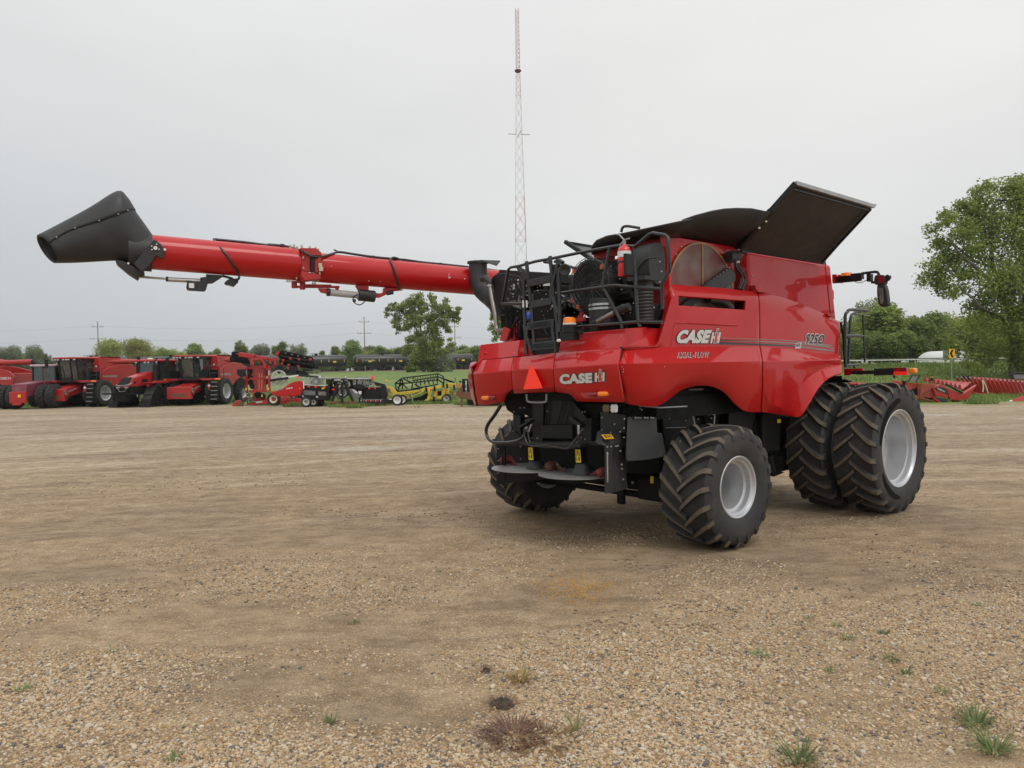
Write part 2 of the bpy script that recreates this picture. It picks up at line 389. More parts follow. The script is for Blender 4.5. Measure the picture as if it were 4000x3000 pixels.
        pres = mth('LESS_THAN', sp.outputs[1], mth('ADD', dens, thr) if thr else dens)
        edge = mrange(v.outputs['Distance'], .30, .52, 1, 0)
        f = mth('MULTIPLY', pres, edge)
        col = mixc(mth('MULTIPLY', f, .92), col, ramp.outputs[0])
        bhs.append(mth('MULTIPLY', mth('MULTIPLY', mrange(v.outputs['Distance'], 0, .5, 1, 0), pres), k))
    H = mth('ADD', mth('ADD', bhs[0], bhs[1]), bhs[2])
    # pale dried puddle beds on the far yard
    pud = mth('MULTIPLY', mrange(nse(mapping((.10, .20, 1), (2.2, 4.1, 0)), 1, 5, .6), .575, .64), mth('MULTIPLY', mrange(sep.outputs['Y'], 17, 24), mrange(sep.outputs['Y'], 44, 36)))
    tyre_f = mrange(sep.outputs['Y'], 8, 14)
    col = mixc(mth('MULTIPLY', mth('MULTIPLY', mrange(arcs, .50, .64), tyre_f), .55), col, (.50, .42, .32))
    col = mixc(mth('MULTIPLY', mth('MULTIPLY', mrange(arcs, .46, .36), tyre_f), .5), col, (.15, .108, .072))
    col = mixc(mth('MULTIPLY', pud, .7), col, (.50, .46, .40))
    spk = nse(mapping((2.2, 3.4, 1)), 1, 9, .8); col = mixc(mrange(spk, .38, .62), mixc(.38, col, (.10, .07, .042)), mixc(.14, col, (.62, .53, .40)))
    vc = n.new('ShaderNodeTexVoronoi'); vc.inputs['Scale'].default_value = 9; l.new(P, vc.inputs[0]); s9 = n.new('ShaderNodeSeparateColor'); l.new(vc.outputs['Color'], s9.inputs[0])
    col = mixc(mth('MULTIPLY', mth('MULTIPLY', mth('LESS_THAN', s9.outputs[0], .16), mrange(vc.outputs['Distance'], .3, .15)), mrange(sep.outputs['Y'], 9, 16, 0, .8)), col, (.58, .50, .38))
    col = mixc(mth('MULTIPLY', mth('MULTIPLY', mth('LESS_THAN', s9.outputs[1], .14), mrange(vc.outputs['Distance'], .35, .15)), mrange(sep.outputs['Y'], 8, 14, 0, .8)), col, (.09, .065, .045))
    grit = nse(P, 70, 4, .8); col = mixc(mth('MULTIPLY', mrange(grit, .50, .66), mrange(sep.outputs['Y'], 22, 9, .25, 1)), col, mixc(.42, col, (.60, .52, .41)))
    col = mixc(mth('MULTIPLY', mrange(grit, .48, .34), mrange(sep.outputs['Y'], 22, 9, .25, 1)), col, mixc(.42, col, (.09, .068, .048)))
    # damp spots
    dmp = mrange(nse(mapping((.28, .75, 1), (5, 0, 0)), 1, 7, .7), .60, .75)
    col = mixc(mth('MULTIPLY', dmp, .6), col, mixc(.5, col, (.10, .07, .045), 'MIX'))
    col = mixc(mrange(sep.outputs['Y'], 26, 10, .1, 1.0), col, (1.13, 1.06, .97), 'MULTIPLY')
    # meadow
    gn = nse(mapping((.3, .3, .3)), 1, 8, .7); gn2 = nse(mapping((2.5, 2.5, 1)), 1, 6, .7)
    grass = mixc(mrange(gn, .35, .65), (.10, .18, .035), (.18, .26, .065)); grass = mixc(mrange(gn2, .4, .7), grass, (.16, .17, .07))
    dry = mrange(nse(mapping((.02, .055, 1), (3, 0, 0)), 1, 4, .6), .56, .64)
    grass = mixc(mth('MULTIPLY', dry, .6), grass, (.33, .29, .16))
    edge_n = mth('MULTIPLY', nse(mapping((.35, .8, 1)), 1, 6, .7), 9)
    yy = mth('ADD', sep.outputs['Y'], edge_n)
    # the meadow starts further out in front of the parked machines on the left
    shift = mrange(sep.outputs['X'], -20, -12, 4.5, 0)
    shift = mth('ADD', shift, mrange(sep.outputs['X'], 10, 20, 0, -10))
    gm = mrange(mth('SUBTRACT', yy, shift), 54.5, 57.5)
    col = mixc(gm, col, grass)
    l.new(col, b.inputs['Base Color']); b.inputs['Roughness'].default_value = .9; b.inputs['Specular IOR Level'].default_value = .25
    Hn = mth('ADD', mth('MULTIPLY', H, .011), mth('ADD', mth('MULTIPLY', nse(P, 22, 5, .7), .012), mth('MULTIPLY', nse(mapping((1.2, 3.2, 1), (0, 0, 0), rad(-16)), 1, 8, .75), .05)))
    bp = n.new('ShaderNodeBump'); bp.inputs['Strength'].default_value = .9; bp.inputs['Distance'].default_value = 1.0
    l.new(Hn, bp.inputs['Height']); l.new(bp.outputs[0], b.inputs['Normal'])
    return m
me = bpy.data.meshes.new('ground'); me.from_pydata(vs, [], fs); me.materials.append(ground_mat()); me.shade_smooth()
go = bpy.data.objects.new('ground', me); S.collection.objects.link(go); tag(go, kind='structure')
def gz(x, y): return float(base_z(x, y))+(relief(x, y) if y < 90 else 0)

# loose pebbles lying on the yard close by (nobody could count them)
def pebble_field():
    pts = []; scl = []
    Np = 290000
    u = RS.rand(Np); y = 3.9*(16./3.9)**(u**1.0)
    x = (RS.rand(Np)*2-1)*(y*.70+.4)
    keep = np.ones(Np, bool)
    for i in range(Np):
        d = noise.noise(V(x[i]*.55, y[i]*.8, 4.2)); d2 = noise.noise(V(x[i]*.13+3.1, y[i]*.5, 1.7))
        p = .52+1.7*d-.8*max(0, d2)
        if y[i] < 7.5: p += .22*min(1, (7.5-y[i])/2)
        p *= 1-.96*min(1, max(0, (y[i]-6.5)/9))**.8
        p -= .35*max(0, min(1, 2.2*noise.noise(V(x[i]*.22+7, y[i]*.35, 8.8))))
        keep[i] = RS.rand() < p*.9
    x = x[keep]; y = y[keep]
    n_ = len(x); s = .0048+.0070*RS.rand(n_)**1.6+ (RS.rand(n_) < .03)*.008
    s *= np.clip(1.15-(y-4)*.035, .8, 1.15)
    P = np.zeros((n_, 3)); P[:, 0] = x; P[:, 1] = y
    P[:, 2] = [.08+relief(a, b) for a, b in zip(x, y)]; P[:, 2] += s*.12
    me = bpy.data.meshes.new('gravel'); me.vertices.add(n_); me.vertices.foreach_set('co', P.ravel())
    at = me.attributes.new('ps', 'FLOAT', 'POINT'); at.data.foreach_set('value', s.astype(np.float32))
    ob = bpy.data.objects.new('gravel', me); S.collection.objects.link(ob); tag(ob, 'loose tan and grey pebbles scattered over the yard in the foreground', 'gravel', kind='stuff')
    m, n, l, b = nmat('pebble'); oi = n.new('ShaderNodeObjectInfo'); rp = n.new('ShaderNodeValToRGB'); l.new(oi.outputs['Random'], rp.inputs[0]); c = rp.color_ramp
    c.elements[0].position = 0; c.elements[0].color = (.10, .10, .10, 1); c.elements[1].position = 1; c.elements[1].color = (.60, .56, .50, 1)
    for p_, q_ in ((.10, (.15, .14, .14)), (.13, (.38, .22, .10)), (.34, (.52, .37, .21)), (.5, (.62, .49, .33)), (.62, (.36, .26, .17)), (.75, (.68, .58, .44)), (.86, (.26, .155, .08)), (.9, (.46, .38, .30))):
        e_ = c.elements.new(p_); e_.color = (*q_, 1)
    dkn = n.new('ShaderNodeMix'); dkn.data_type = 'RGBA'; dkn.blend_type = 'MULTIPLY'; dkn.inputs[0].default_value = 1; dkn.inputs[7].default_value = (.86, .835, .785, 1)
    l.new(rp.outputs[0], dkn.inputs[6]); l.new(dkn.outputs[2], b.inputs['Base Color']); b.inputs['Roughness'].default_value = .75
    ng = bpy.data.node_groups.new('pebbles', 'GeometryNodeTree'); ng.interface.new_socket('Geometry', in_out='INPUT', socket_type='NodeSocketGeometry'); ng.interface.new_socket('Geometry', in_out='OUTPUT', socket_type='NodeSocketGeometry')
    gi = ng.nodes.new('NodeGroupInput'); gg = ng.nodes.new('NodeGroupOutput'); k = ng.links
    ico = ng.nodes.new('GeometryNodeMeshIcoSphere'); ico.inputs['Subdivisions'].default_value = 2; ico.inputs['Radius'].default_value = 1
    ss = ng.nodes.new('GeometryNodeSetShadeSmooth'); k.new(ico.outputs[0], ss.inputs[0])
    sm = ng.nodes.new('GeometryNodeSetMaterial'); sm.inputs['Material'].default_value = m; k.new(ss.outputs[0], sm.inputs[0])
    iop = ng.nodes.new('GeometryNodeInstanceOnPoints'); mp_ = ng.nodes.new('GeometryNodeMeshToPoints'); k.new(gi.outputs[0], mp_.inputs[0]); k.new(mp_.outputs[0], iop.inputs['Points']); k.new(sm.outputs[0], iop.inputs['Instance'])
    rv = ng.nodes.new('FunctionNodeRandomValue'); rv.data_type = 'FLOAT_VECTOR'; rv.inputs[0].default_value = (-.45, -.45, 0); rv.inputs[1].default_value = (.45, .45, 6.28)
    k.new(rv.outputs[0], iop.inputs['Rotation'])
    rs = ng.nodes.new('FunctionNodeRandomValue'); rs.data_type = 'FLOAT_VECTOR'; rs.inputs[0].default_value = (.8, .7, .45); rs.inputs[1].default_value = (1.5, 1.1, .85); rs.inputs['Seed'].default_value = 3
    na = ng.nodes.new('GeometryNodeInputNamedAttribute'); na.data_type = 'FLOAT'; na.inputs['Name'].default_value = 'ps'
    vm = ng.nodes.new('ShaderNodeVectorMath'); vm.operation = 'SCALE'; k.new(rs.outputs[0], vm.inputs[0]); k.new(na.outputs[0], vm.inputs['Scale']); k.new(vm.outputs[0], iop.inputs['Scale'])
    k.new(iop.outputs[0], gg.inputs[0])
    md = ob.modifiers.new('pebbles', 'NODES'); md.node_group = ng
pebble_field()
# ---------------- main combine harvester ----------------
comb = thing('combine_harvester', 'big red combine in the foreground with its unloading auger swung out', 'combine harvester', ORG, rad(90)-TH)
CL = tol(CC-ORG)     # camera in the combine frame (only to orient panel normals outward)

def make_wheel(o, R, w, rR, nl, flip, parent, outer=-1, lugw=.06, name='wheel', tm='rub', rm='rim', simple=False):
    """axle along local y; flip reverses the chevrons"""
    o = Vector(o); ax = V(0, outer, 0)
    nseg = 64 if not simple else 28
    hub = MB(); hub.lathe([(-.16*w, 0), (-.16*w, rR*.38), (-.02*w, rR*.36), (.0, rR*.30), (.02, 0)], o, ax, 20)
    if not simple:
        for k in range(8):
            a = k*math.pi/4; hub.cyl(o+ax*(-.16*w)+V(math.cos(a), 0, math.sin(a))*rR*.5, o+ax*(-.09*w)+V(math.cos(a), 0, math.sin(a))*rR*.5, .018, 6)
    wh = hub.build(name, rm, parent)
    H = R-rR; t = MB()
    prof = [(-.40, rR-.01), (-.44, rR+.03), (-.475, rR+.18*H), (-.5, rR+.42*H), (-.495, rR+.62*H), (-.47, R-.20*H), (-.44, R-.13*H-.01), (-.36, R-.075), (-.2, R-.055), (0, R-.05)]
    prof = prof+[(-a, r) for a, r in prof[:-1][::-1]]
    t.lathe([(a*w, r) for a, r in prof], o, ax, nseg)
    def surf(a):    # tread radius at axial fraction |a|
        P = [(0, R-.05), (.2, R-.055), (.36, R-.075), (.44, R-.13*H-.01), (.47, R-.20*H), (.495, R-.38*H), (.5, R-.58*H)]
        for (a0, r0), (a1, r1) in zip(P, P[1:]):
            if a <= a1: return r0+(r1-r0)*(a-a0)/(a1-a0)
        return P[-1][1]
    steps = 9 if not simple else 4
    for side in (-1, 1):
        for k in range(nl):
            ph0 = 2*math.pi*(k+(.5 if side > 0 else 0))/nl; loops = []
            for i in range(steps+1):
                q = i/steps; a = -.045+.535*q**.92 if q < 1 else .49
                lag = (.46*q**.85)*w/R*(1 if not flip else -1)
                if q > .75: lag = (.46*.75**.85+ (q-.75)*.25)*w/R*(1 if not flip else -1)
                aa = abs(a); rb = surf(min(aa, .5))-.02; top = R-.02*max(0, (aa-.25)/.2)**2 if q < .99 else R-.15*H-.03
                if q > .99: a = .508
                hw = lugw/2/R*(1.0+.35*q); ph = ph0+lag; ring = []
                for (dp, r) in ((-1.35, rb), (-.8, top), (.8, top), (1.35, rb)):
                    an = ph+dp*hw; 
                    ring.append(o+V(0, side*a*w, 0)+V(math.cos(an)*r, 0, math.sin(an)*r))
                loops.append(ring)
            vs = [p for r_ in loops for p in r_]; f_s = []; f_t = []
            for i in range(steps):
                b_ = i*4
                f_s += [(b_, b_+1, b_+5, b_+4), (b_+2, b_+3, b_+7, b_+6)]; f_t += [(b_+1, b_+2, b_+6, b_+5)]
            f_s += [(0, 3, 2, 1), (steps*4, steps*4+1, steps*4+2, steps*4+3)]
            off = len(t.v); t.v += [tuple(p) for p in vs]
            for f in f_s: t.f.append(tuple(i+off for i in f)); t.m.append(0)
            for f in f_t: t.f.append(tuple(i+off for i in f)); t.m.append(1)
    t.build('tyre', [tm, 'lug' if not simple else tm], wh, ang=40, recalc=False)
    r = MB()
    r.lathe([(.405*w, rR-.012), (.43*w, rR+.012), (.44*w, rR+.022), (.45*w, rR+.012), (.44*w, rR-.006), (.40*w, rR-.02), (.385*w, rR-.045), (.30*w, rR-.052), (.28*w, rR-.085), (.16*w, rR-.095), (-.10*w, rR-.10), (-.20*w, rR-.13), (-.24*w, rR*.62), (-.16*w, rR*.36), (-.16*w, 0)], o, ax, nseg)
    r.lathe([(-.24*w, rR-.1), (-.42*w, rR-.03), (-.44*w, rR+.02), (-.41*w, rR-.01)], o, ax, nseg)
    r.build('rim', rm, wh, ang=40, recalc=False)
    return wh
WH = {}
for sy in (-1, 1):
    make_wheel((.03, sy*1.75, .86), .78, .74, .375, 20, True, comb, sy, .062)
    WH['3.7,%g' % (sy*2.2)] = make_wheel((3.70, sy*2.20, 1.085), 1.0, .64, .575, 23, False, comb, sy, .060)
    make_wheel((3.70, sy*1.42, 1.085), 1.0, .64, .575, 23, False, comb, sy, .060)

# dark smears on the outer front tyre wall
def wall_mark(parent, o, w, a0, a1, r0, r1, seed):
    g = MB(); rows = []
    for k in range(13):
        f = k/12; a = rad(a0+(a1-a0)*f); t = math.sin(math.pi*min(1, max(0, f*.94+.03)))**.35; n_ = .012*noise.noise(V(f*6, seed, 0)); rm = (r0+r1)/2; hw = (r1-r0)/2*t
        rows.append([V(o[0]+math.cos(a)*r, o[1]-.5*w-.004+(.012 if r > .80 else 0)*0, o[2]+math.sin(a)*r) for r in (rm-hw+n_, rm+n_, rm+hw+n_)])
    g.grid(rows); return g.build('sidewall_smear', 'mark', parent, ang=60)
_out = WH['3.7,-2.2']
wall_mark(_out, (3.70, -2.20, 1.085), .64, 95, 172, .68, .80, 1); wall_mark(_out, (3.70, -2.20, 1.085), .64, 205, 262, .70, .79, 2)
# --- side panels (grids measured along the belt, crease and arch lines) ---
SP = []
def mirror(o):
    """the unseen left-hand twin of a right-hand panel"""
    me = o.data.copy(); me.transform(Matrix.Scale(-1, 4, V(0, 1, 0))); me.flip_normals()
    c = bpy.data.objects.new(o.name, me); S.collection.objects.link(c); c.parent = o.parent
    for q in o.modifiers:
        z = c.modifiers.new(q.name, q.type)
        if q.type == 'SOLIDIFY': z.thickness = q.thickness; z.offset = q.offset
        else: z.width = q.width; z.segments = q.segments; z.limit_method = 'ANGLE'; z.angle_limit = rad(30)
    return c
YD = [-1.41, -1.49, -1.49, -1.47, -1.63, -1.60, -1.52]
cols = [  # (dy, [(x,y) x7]) rows: top, slot top, slot bottom, belt, crease, mid, bottom
 (.17, [(2429,1357),(2429,1357.5),(2429,1358),(2428,1359),(2414,1421),(2422,1500),(2440,1574)]),
 (.10, [(2452,1356),(2452,1356.5),(2452,1357),(2452,1358.5),(2444,1420.5),(2448,1503),(2462,1580)]),
 (.04,  [(2500,1355),(2500,1355.5),(2500,1356),(2500,1357.5),(2490,1420),(2495,1506),(2500,1585)]),
 (.0,  [(2546,1353),(2546,1354),(2546,1355),(2548,1357),(2546,1419),(2546,1510),(2548,1588)]),
 (.0,  [(2566,1330),(2570,1340),(2574,1348),(2576,1357),(2574,1418.5),(2576,1510),(2577,1583)]),
 (.0,  [(2580,1270),(2590,1280),(2596,1300),(2600,1356),(2598,1418),(2598,1500),(2600,1569)]),
 (.0,  [(2598,1190),(2611,1205),(2617,1240),(2624,1356),(2622,1418),(2622,1485),(2625,1551)]),
 (.0,  [(2612,1130),(2628,1160),(2634,1196),(2640,1355),(2640,1418),(2640,1478),(2643,1537)]),
 (.0,  [(2624,1112),(2650,1155),(2651,1193),(2656,1355),(2656,1418),(2656,1472),(2658,1526)]),
 (.0,  [(2690,1116),(2690,1158),(2690,1196),(2695,1355),(2695,1417),(2695,1465),(2695,1512)]),
 (.0,  [(2740,1119),(2740,1161),(2740,1199),(2742,1354),(2740,1416),(2740,1461),(2740,1506)]),
 (.0,  [(2785,1122),(2785,1164),(2785,1202),(2786,1354),(2785,1415),(2785,1463),(2785,1511)]),
 (.0,  [(2830,1126),(2830,1168),(2830,1205),(2832,1354),(2832,1414),(2832,1475),(2832,1535)]),
 (.0,  [(2872,1131),(2872,1171),(2872,1208),(2874,1354),(2876,1413),(2876,1490),(2874,1580)]),
 (.0,  [(2914,1135),(2913,1174),(2911,1211),(2915,1353),(2920,1412),(2922,1500),(2915,1607)]),
 (.0,  [(2957,1139),(2964,1178),(2965,1215),(2966,1353),(2976,1411),(2977,1500),(2970,1610)])]
rows = []
for i in range(7):
    rows.append([L('k', c[i][0], c[i][1], y=YD[i]+dy*(1 if i > 2 else .8)) for dy, c in cols])
rows = [smooth_path(r_, 3) for r_ in rows]
g = MB(); g.grid(rows, skip={(1, j) for j in range(24, 42)})
SP.append(g.build('side_panel', 'red', comb, solid=.03, bevel=.008, flip=CL, recalc=False, ang=31))
g_ = g
YF = [-1.41, -1.49, -1.47, -1.63, -1.60]
fcols = [
 [(2962,1140),(2969,1182),(2971,1353),(2981,1411),(2982,1500),(2976,1611)],
 [(2990,1145),(2992,1196),(2994,1355),(2998,1411),(2998,1560),(2998,1613)],
 [(3020,1150.5),(3020,1212),(3020,1358),(3020,1411),(3020,1580),(3020,1616)],
 [(3060,1161),(3060,1224),(3060,1361),(3060,1410.5),(3060,1592),(3060,1622)],
 [(3095,1173),(3095,1238),(3095,1365),(3095,1410),(3095,1594),(3095,1627)],
 [(3135,1188),(3135,1257),(3135,1370),(3135,1409),(3117,1540),(3127,1627)],
 [(3170,1203),(3170,1277),(3170,1374),(3170,1408),(3150,1482),(3160,1582)],
 [(3210,1221),(3210,1298),(3210,1379),(3210,1407),(3200,1448),(3192,1525)],
 [(3255,1243),(3255,1311),(3255,1385),(3255,1405.5),(3250,1430),(3235,1477)],
 [(3280,1257),(3282,1318),(3284,1390),(3286,1404),(3290,1427),(3288,1457)]]
rows = [[L('k', *c[i], y=YF[i]) for c in fcols] for i in range(5)]
rows.append([L('k', *c[5], y=(-1.53, -1.53, -1.53, -1.54, -1.57, -1.63, -1.69, -1.73, -1.74, -1.74)[k]) for k, c in enumerate(fcols)])
rows = [smooth_path(r_, 3) for r_ in rows]
g = MB(); g.grid(rows)
SP.append(g.build('side_panel', 'red', comb, solid=.03, bevel=.008, flip=CL, recalc=False, ang=31))
# dark front edge of the side body
e = MB(); e.tube([L('r2', x, y, y=-1.5) for x, y in ((1530, 1188), (1550, 1300), (1558, 1440), (1562, 1520))], .018); e.build('edge_seal', 'blkm', comb)
for p in list(SP): mirror(p)

# --- rear hood panels ---
def rp(pts, xs, name='rear_panel', sol=.03, mat='red', bev=.008):
    g = MB(); g.grid([[L('r3', a, b, x=xx) for a, b in r] for r, xx in zip(pts, xs)])
    o = g.build(name, mat, comb, solid=sol, bevel=bev, flip=CL, recalc=False, ang=25); SP.append(o); return o
XR = [-1.36, -1.52, -1.47, -1.40]
rp([[(768,263),(950,250),(1120,237),(1297,226)], [(749,394),(940,379),(1100,367),(1268,354)], [(760,540),(900,560),(1000,590),(1306,600)], [(768,585),(880,600),(945,662),(1322,668)]], XR)
rp([[(427,300),(540,291),(650,278),(764,263)], [(407,408),(520,400),(630,397),(744,394)], [(420,560),(540,553),(650,548),(756,540)], [(428,599),(540,592),(650,588),(763,585)]], XR)
rp([[(140,326),(240,318),(330,310),(423,301)], [(98,438),(200,428),(300,418),(402,408)], [(118,600),(200,600),(300,596),(415,560)], [(138,688),(200,690),(345,668),(368,609),][:4]], XR)
g = MB(); g.grid([[L('r3', 78, 345, x=-1.15), L('r3', 105, 340, x=-1.26), L('r3', 133, 328, x=-1.36)], [L('r3', 58, 450, x=-1.2), L('r3', 74, 445, x=-1.4), L('r3', 92, 440, x=-1.52)], [L('r3', 82, 625, x=-1.2), L('r3', 98, 625, x=-1.38), L('r3', 113, 600, x=-1.47)], [L('r3', 115, 685, x=-1.2), L('r3', 124, 690, x=-1.3), L('r3', 134, 690, x=-1.40)]])
SP.append(g.build('corner_panel', 'red', comb, flip=CL, recalc=False))
# dark seal lines between panels
for P in ([(766,262),(747,394),(758,540),(766,588)], [(425,300),(405,408),(418,560),(424,602)], [(137,327),(95,439),(115,600),(134,690)], [(1300,226),(1272,354),(1308,600),(1325,670)]):
    s_ = MB(); s_.tube([L('r3', x, y, x=xx+.035) for (x, y), xx in zip(P, XR)], .022, 6); s_.build('panel_seal', 'dark', comb)
# upper boxes behind the band
def ubox(front, top, mname='upper_cover', back=.55):
    g = MB(); g.grid([[L('r3', a, b, x=-1.36+.02) for a, b in front], [L('r3', a, b, x=-1.18) for a, b in top], [L('r3', a, b, x=-1.18)+V(back, 0, .015) for a, b in top]])
    # cheeks down to the deck
    l0 = [L('r3', *front[0], x=-1.34), L('r3', *top[0], x=-1.18), L('r3', *top[0], x=-1.18)+V(back, 0, .015), L('r3', *front[0], x=-1.34)+V(back, 0, 0)]
    g.add(l0, [(0, 1, 2, 3)])
    r0 = [L('r3', *front[-1], x=-1.34), L('r3', *top[-1], x=-1.18), L('r3', *top[-1], x=-1.18)+V(back, 0, .015), L('r3', *front[-1], x=-1.34)+V(back, 0, 0)]
    g.add(r0, [(0, 3, 2, 1)])
    o = g.build(mname, 'red', comb, bevel=.012, ang=25); SP.append(o); return o
ubox([(792,262),(1000,246),(1302,226)], [(820,116),(1050,95),(1340,68)], back=.4)
g = MB()
g.grid([[L('r3', 1302, 226, x=-1.335), L('k', 2452, 1357, y=-1.40), L('k', 2500, 1356, y=-1.45), L('k', 2562, 1351, y=-1.43)],
        [L('r3', 1322, 140, x=-1.26), L('r3', 1420, 140, y=-1.30), L('r3', 1500, 140, y=-1.36), L('r3', 1606, 150, y=-1.37)],
        [L('r3', 1340, 68, x=-1.18), L('r3', 1430, 66, y=-1.22), L('r3', 1510, 64, y=-1.28), L('r3', 1644, 70, y=-1.35)],
        [L('r3', 1340, 68, x=-1.18)+V(.4, 0, .01), L('r3', 1430, 66, y=-1.22)+V(.2, .3, .01), L('r3', 1510, 64, y=-1.28)+V(.1, .3, .01), L('r3', 1644, 70, y=-1.35)+V(0, .3, .01)]])
SP.append(g.build('upper_cover', 'red', comb, solid=.02, bevel=.008, flip=CL, recalc=False, ang=25))
ubox([(140,325),(300,310),(457,292)], [(160,200),(320,183),(478,163)], back=.4)
g = MB(); g.prism(Ls('r3', [(457,292),(478,163),(790,135),(792,200),(600,215),(600,275)], x=-1.0), V(.03, 0, 0)); g.build('step_recess', 'darkred', comb)
g = MB(); g.prism(Ls('r3', [(585,165),(785,140),(800,262),(585,285)], x=-1.1), V(.03, 0, 0)); g.build('step_plate', 'blkm', comb)
# deck and inner dark body
g = MB()
g.bx((-1.15, -1.25, 1.95), (3.5, 1.4, 2.38)); g.bx((-.6, -1.3, 1.72), (3.5, 1.3, 2.0)); g.bx((.2, -1.2, 2.3), (3.5, 1.3, 2.6))
g.bx((-1.2, -1.2, 2.38), (.1, 1.28, 2.58))
g.build('body_frame', 'dark', comb)

# --- grain tank ---
YT = -1.33
tl, tr, br_, bl = L('r2', 822, 648, y=YT), L('r2', 1455, 748, y=YT), L('r2', 1500, 1175, y=YT), L('r2', 832, 975, y=YT)
ztop = (tl.z+tr.z)/2
g = MB()
A_ = [tl, tr, br_, bl]; B_ = [V(p.x, 1.36, p.z) for p in A_]
g.add(A_+B_, [(0, 1, 2, 3), (7, 6, 5, 4), (0, 4, 5, 1), (1, 5, 6, 2), (2, 6, 7, 3), (3, 7, 4, 0)])
g.build('grain_tank', 'red', comb, bevel=.05, segs=3)
# folded lip along the front upright of the tank
g = MB(); g.tube([L('r2', 1412, 742, y=YT-.004), L('r2', 1455, 1140, y=YT-.004)], .006, 4); g.build('tank_seam', 'darkred', comb)
g = MB(); g.beam(L('r2', 860, 945, y=-1.40), L('r2', 955, 950, y=-1.40), .06, .05); g.prism(Ls('r2', [(880,905),(920,905),(955,945),(950,958),(905,958),(885,935)], y=-1.46), V(0, .08, 0)); g.prism(Ls('r2', [(1430,1120),(1478,1138),(1470,1146),(1432,1135)], y=-1.45), V(0, .08, 0)); g.build('latch', 'redm', comb)
# screen housing wall
YS = -1.26
g = MB(); p = Ls('r2', [(222,528),(720,611),(722,1300),(222,1300)], y=YS); g.prism(p, V(0, .14, 0)); SPS = g.build('screen_housing', 'red', comb, bevel=.012)
c0 = L('r2', 470, 1000, y=YS-.012); Rr = (L('r2', 470, 590, y=YS)-L('r2', 470, 1000, y=YS)).z
g = MB(); g.cyl(c0+V(0, .01, 0), c0-V(0, .012, 0), Rr, 48); sc_o = g.build('dust_screen', 'screen', comb)
g = MB(); g.lathe([(0, Rr-.012), (.02, Rr-.012), (.02, Rr+.015), (0, Rr+.015)], c0, (0, -1, 0), 48); 
for a_ in (90, 212, 335):
    g.beam(c0-V(0, .015, 0), c0+V(math.cos(rad(a_))*Rr, -.015, math.sin(rad(a_))*Rr), .022, .022)
g.build('screen_ring', pmat('brass_strip', (.36, .20, .10), .5, .5, var=.3), sc_o)
# suction wand over the screen
w1 = Ls('r2', [(495,905),(680,770),(728,815),(730,870),(640,935),(300,1120),(250,1120)], y=YS-.10)
g = MB(); g.prism(w1, V(0, .07, 0)); g.tube([L('r2', 500, 900, y=YS-.12), L('r2', 690, 778, y=YS-.12)], .008, 6); wd = g.build('suction_wand', 'blk', comb, bevel=.02)
g = MB()
for t in range(8): g.ball(L('r2', 515+t*24, 888-t*16.5, y=YS-.115), .010, 6)
g.build('rivets', 'zinc', wd)
g = MB(); g.tube(smooth_path([L('r2', 520, 1010, y=YS-.12), L('r2', 620, 1020, y=YS-.14), L('r2', 690, 1085, y=YS-.14)]), .06, 10); g.build('wand_arm', 'blk', wd)
# hydraulic motor and hoses in the gap
g = MB(); a = L('r2', 672, 690, y=-1.36); b = L('r2', 765, 690, y=-1.36); g.lathe([(0, 0), (0, .075), (.06, .085), (.22, .085), (.24, .06), (.26, .0)], a, b-a, 16); mt_ = g.build('hydraulic_motor', 'blk', comb)
g = MB(); g.tube(smooth_path(Ls('r2', [(728,720),(735,770),(775,830),(778,880),(755,935)], y=-1.34)), .02, 8); g.tube(smooth_path(Ls('r2', [(745,720),(752,765),(795,830),(800,880),(775,940)], y=-1.33)), .02, 8); g.build('hose', 'hose', mt_)
g = MB(); g.tube(Ls('r2', [(735,705),(742,735)], y=-1.40), .022, 8); g.tube(Ls('r2', [(758,700),(750,735)], y=-1.40), .018, 8); g.build('fitting', 'steel', mt_)
# gap plate between screen housing and tank
g = MB(); g.prism(Ls('r2', [(715,625),(830,645),(835,975),(715,965)], y=-1.14), V(0, .05, 0)); g.build('inner_wall', 'darkred', comb)
# bolts on the red walls
g = MB()
for x, y in ((312,612),(276,668),(628,660),(662,722),(238,775),(230,700)): g.ball(L('r2', x, y, y=YS-.004), .013, 6)
for x, y in ((857,833),(862,928)): g.ball(L('r2', x, y, y=YT-.004), .013, 6)
g.build('bolts', 'zinc', comb)

# --- rear wall of tank, seen over the engine ---
g = MB()
g.prism(Ls('e2', [(275,372),(960,200),(1365,100),(1372,200),(960,345),(745,385),(280,480)], x=-.30), V(.05, 0, 0))
g.prism(Ls('e2', [(125,530),(600,400),(600,560),(320,600),(125,640)], x=-.15), V(.05, 0, 0))
g.add([L('e2', 275, 372, x=-.30), L('e2', 960, 200, x=-.30), L('e2', 960, 200, x=-.30)+V(.5, 0, .12), L('e2', 275, 372, x=-.30)+V(.5, 0, .12)], [(0, 1, 2, 3)])
g.prism(Ls('r1', [(1035,590),(1140,600),(1150,760),(1080,760),(1060,700)], x=.2), V(.05, 0, 0))
g.prism([L('e2', 1205, 860, x=-.42), L('e2', 1380, 860, x=-.42), L('e2', 1370, 1270, x=-.42), L('e2', 1215, 1260, x=-.42)], V(.04, 0, 0))
g.build('tank_rear_wall', 'redm', comb, bevel=.008)
g = MB(); g.prism([L('r1', 1912, 180, x=-.5), L('r1', 1992, 182, x=-.46), L('r1', 2010, 820, x=-.46), L('r1', 1940, 870, x=-.5)], V(.05, 0, 0)); g.build('housing_end', 'red', comb, bevel=.008)

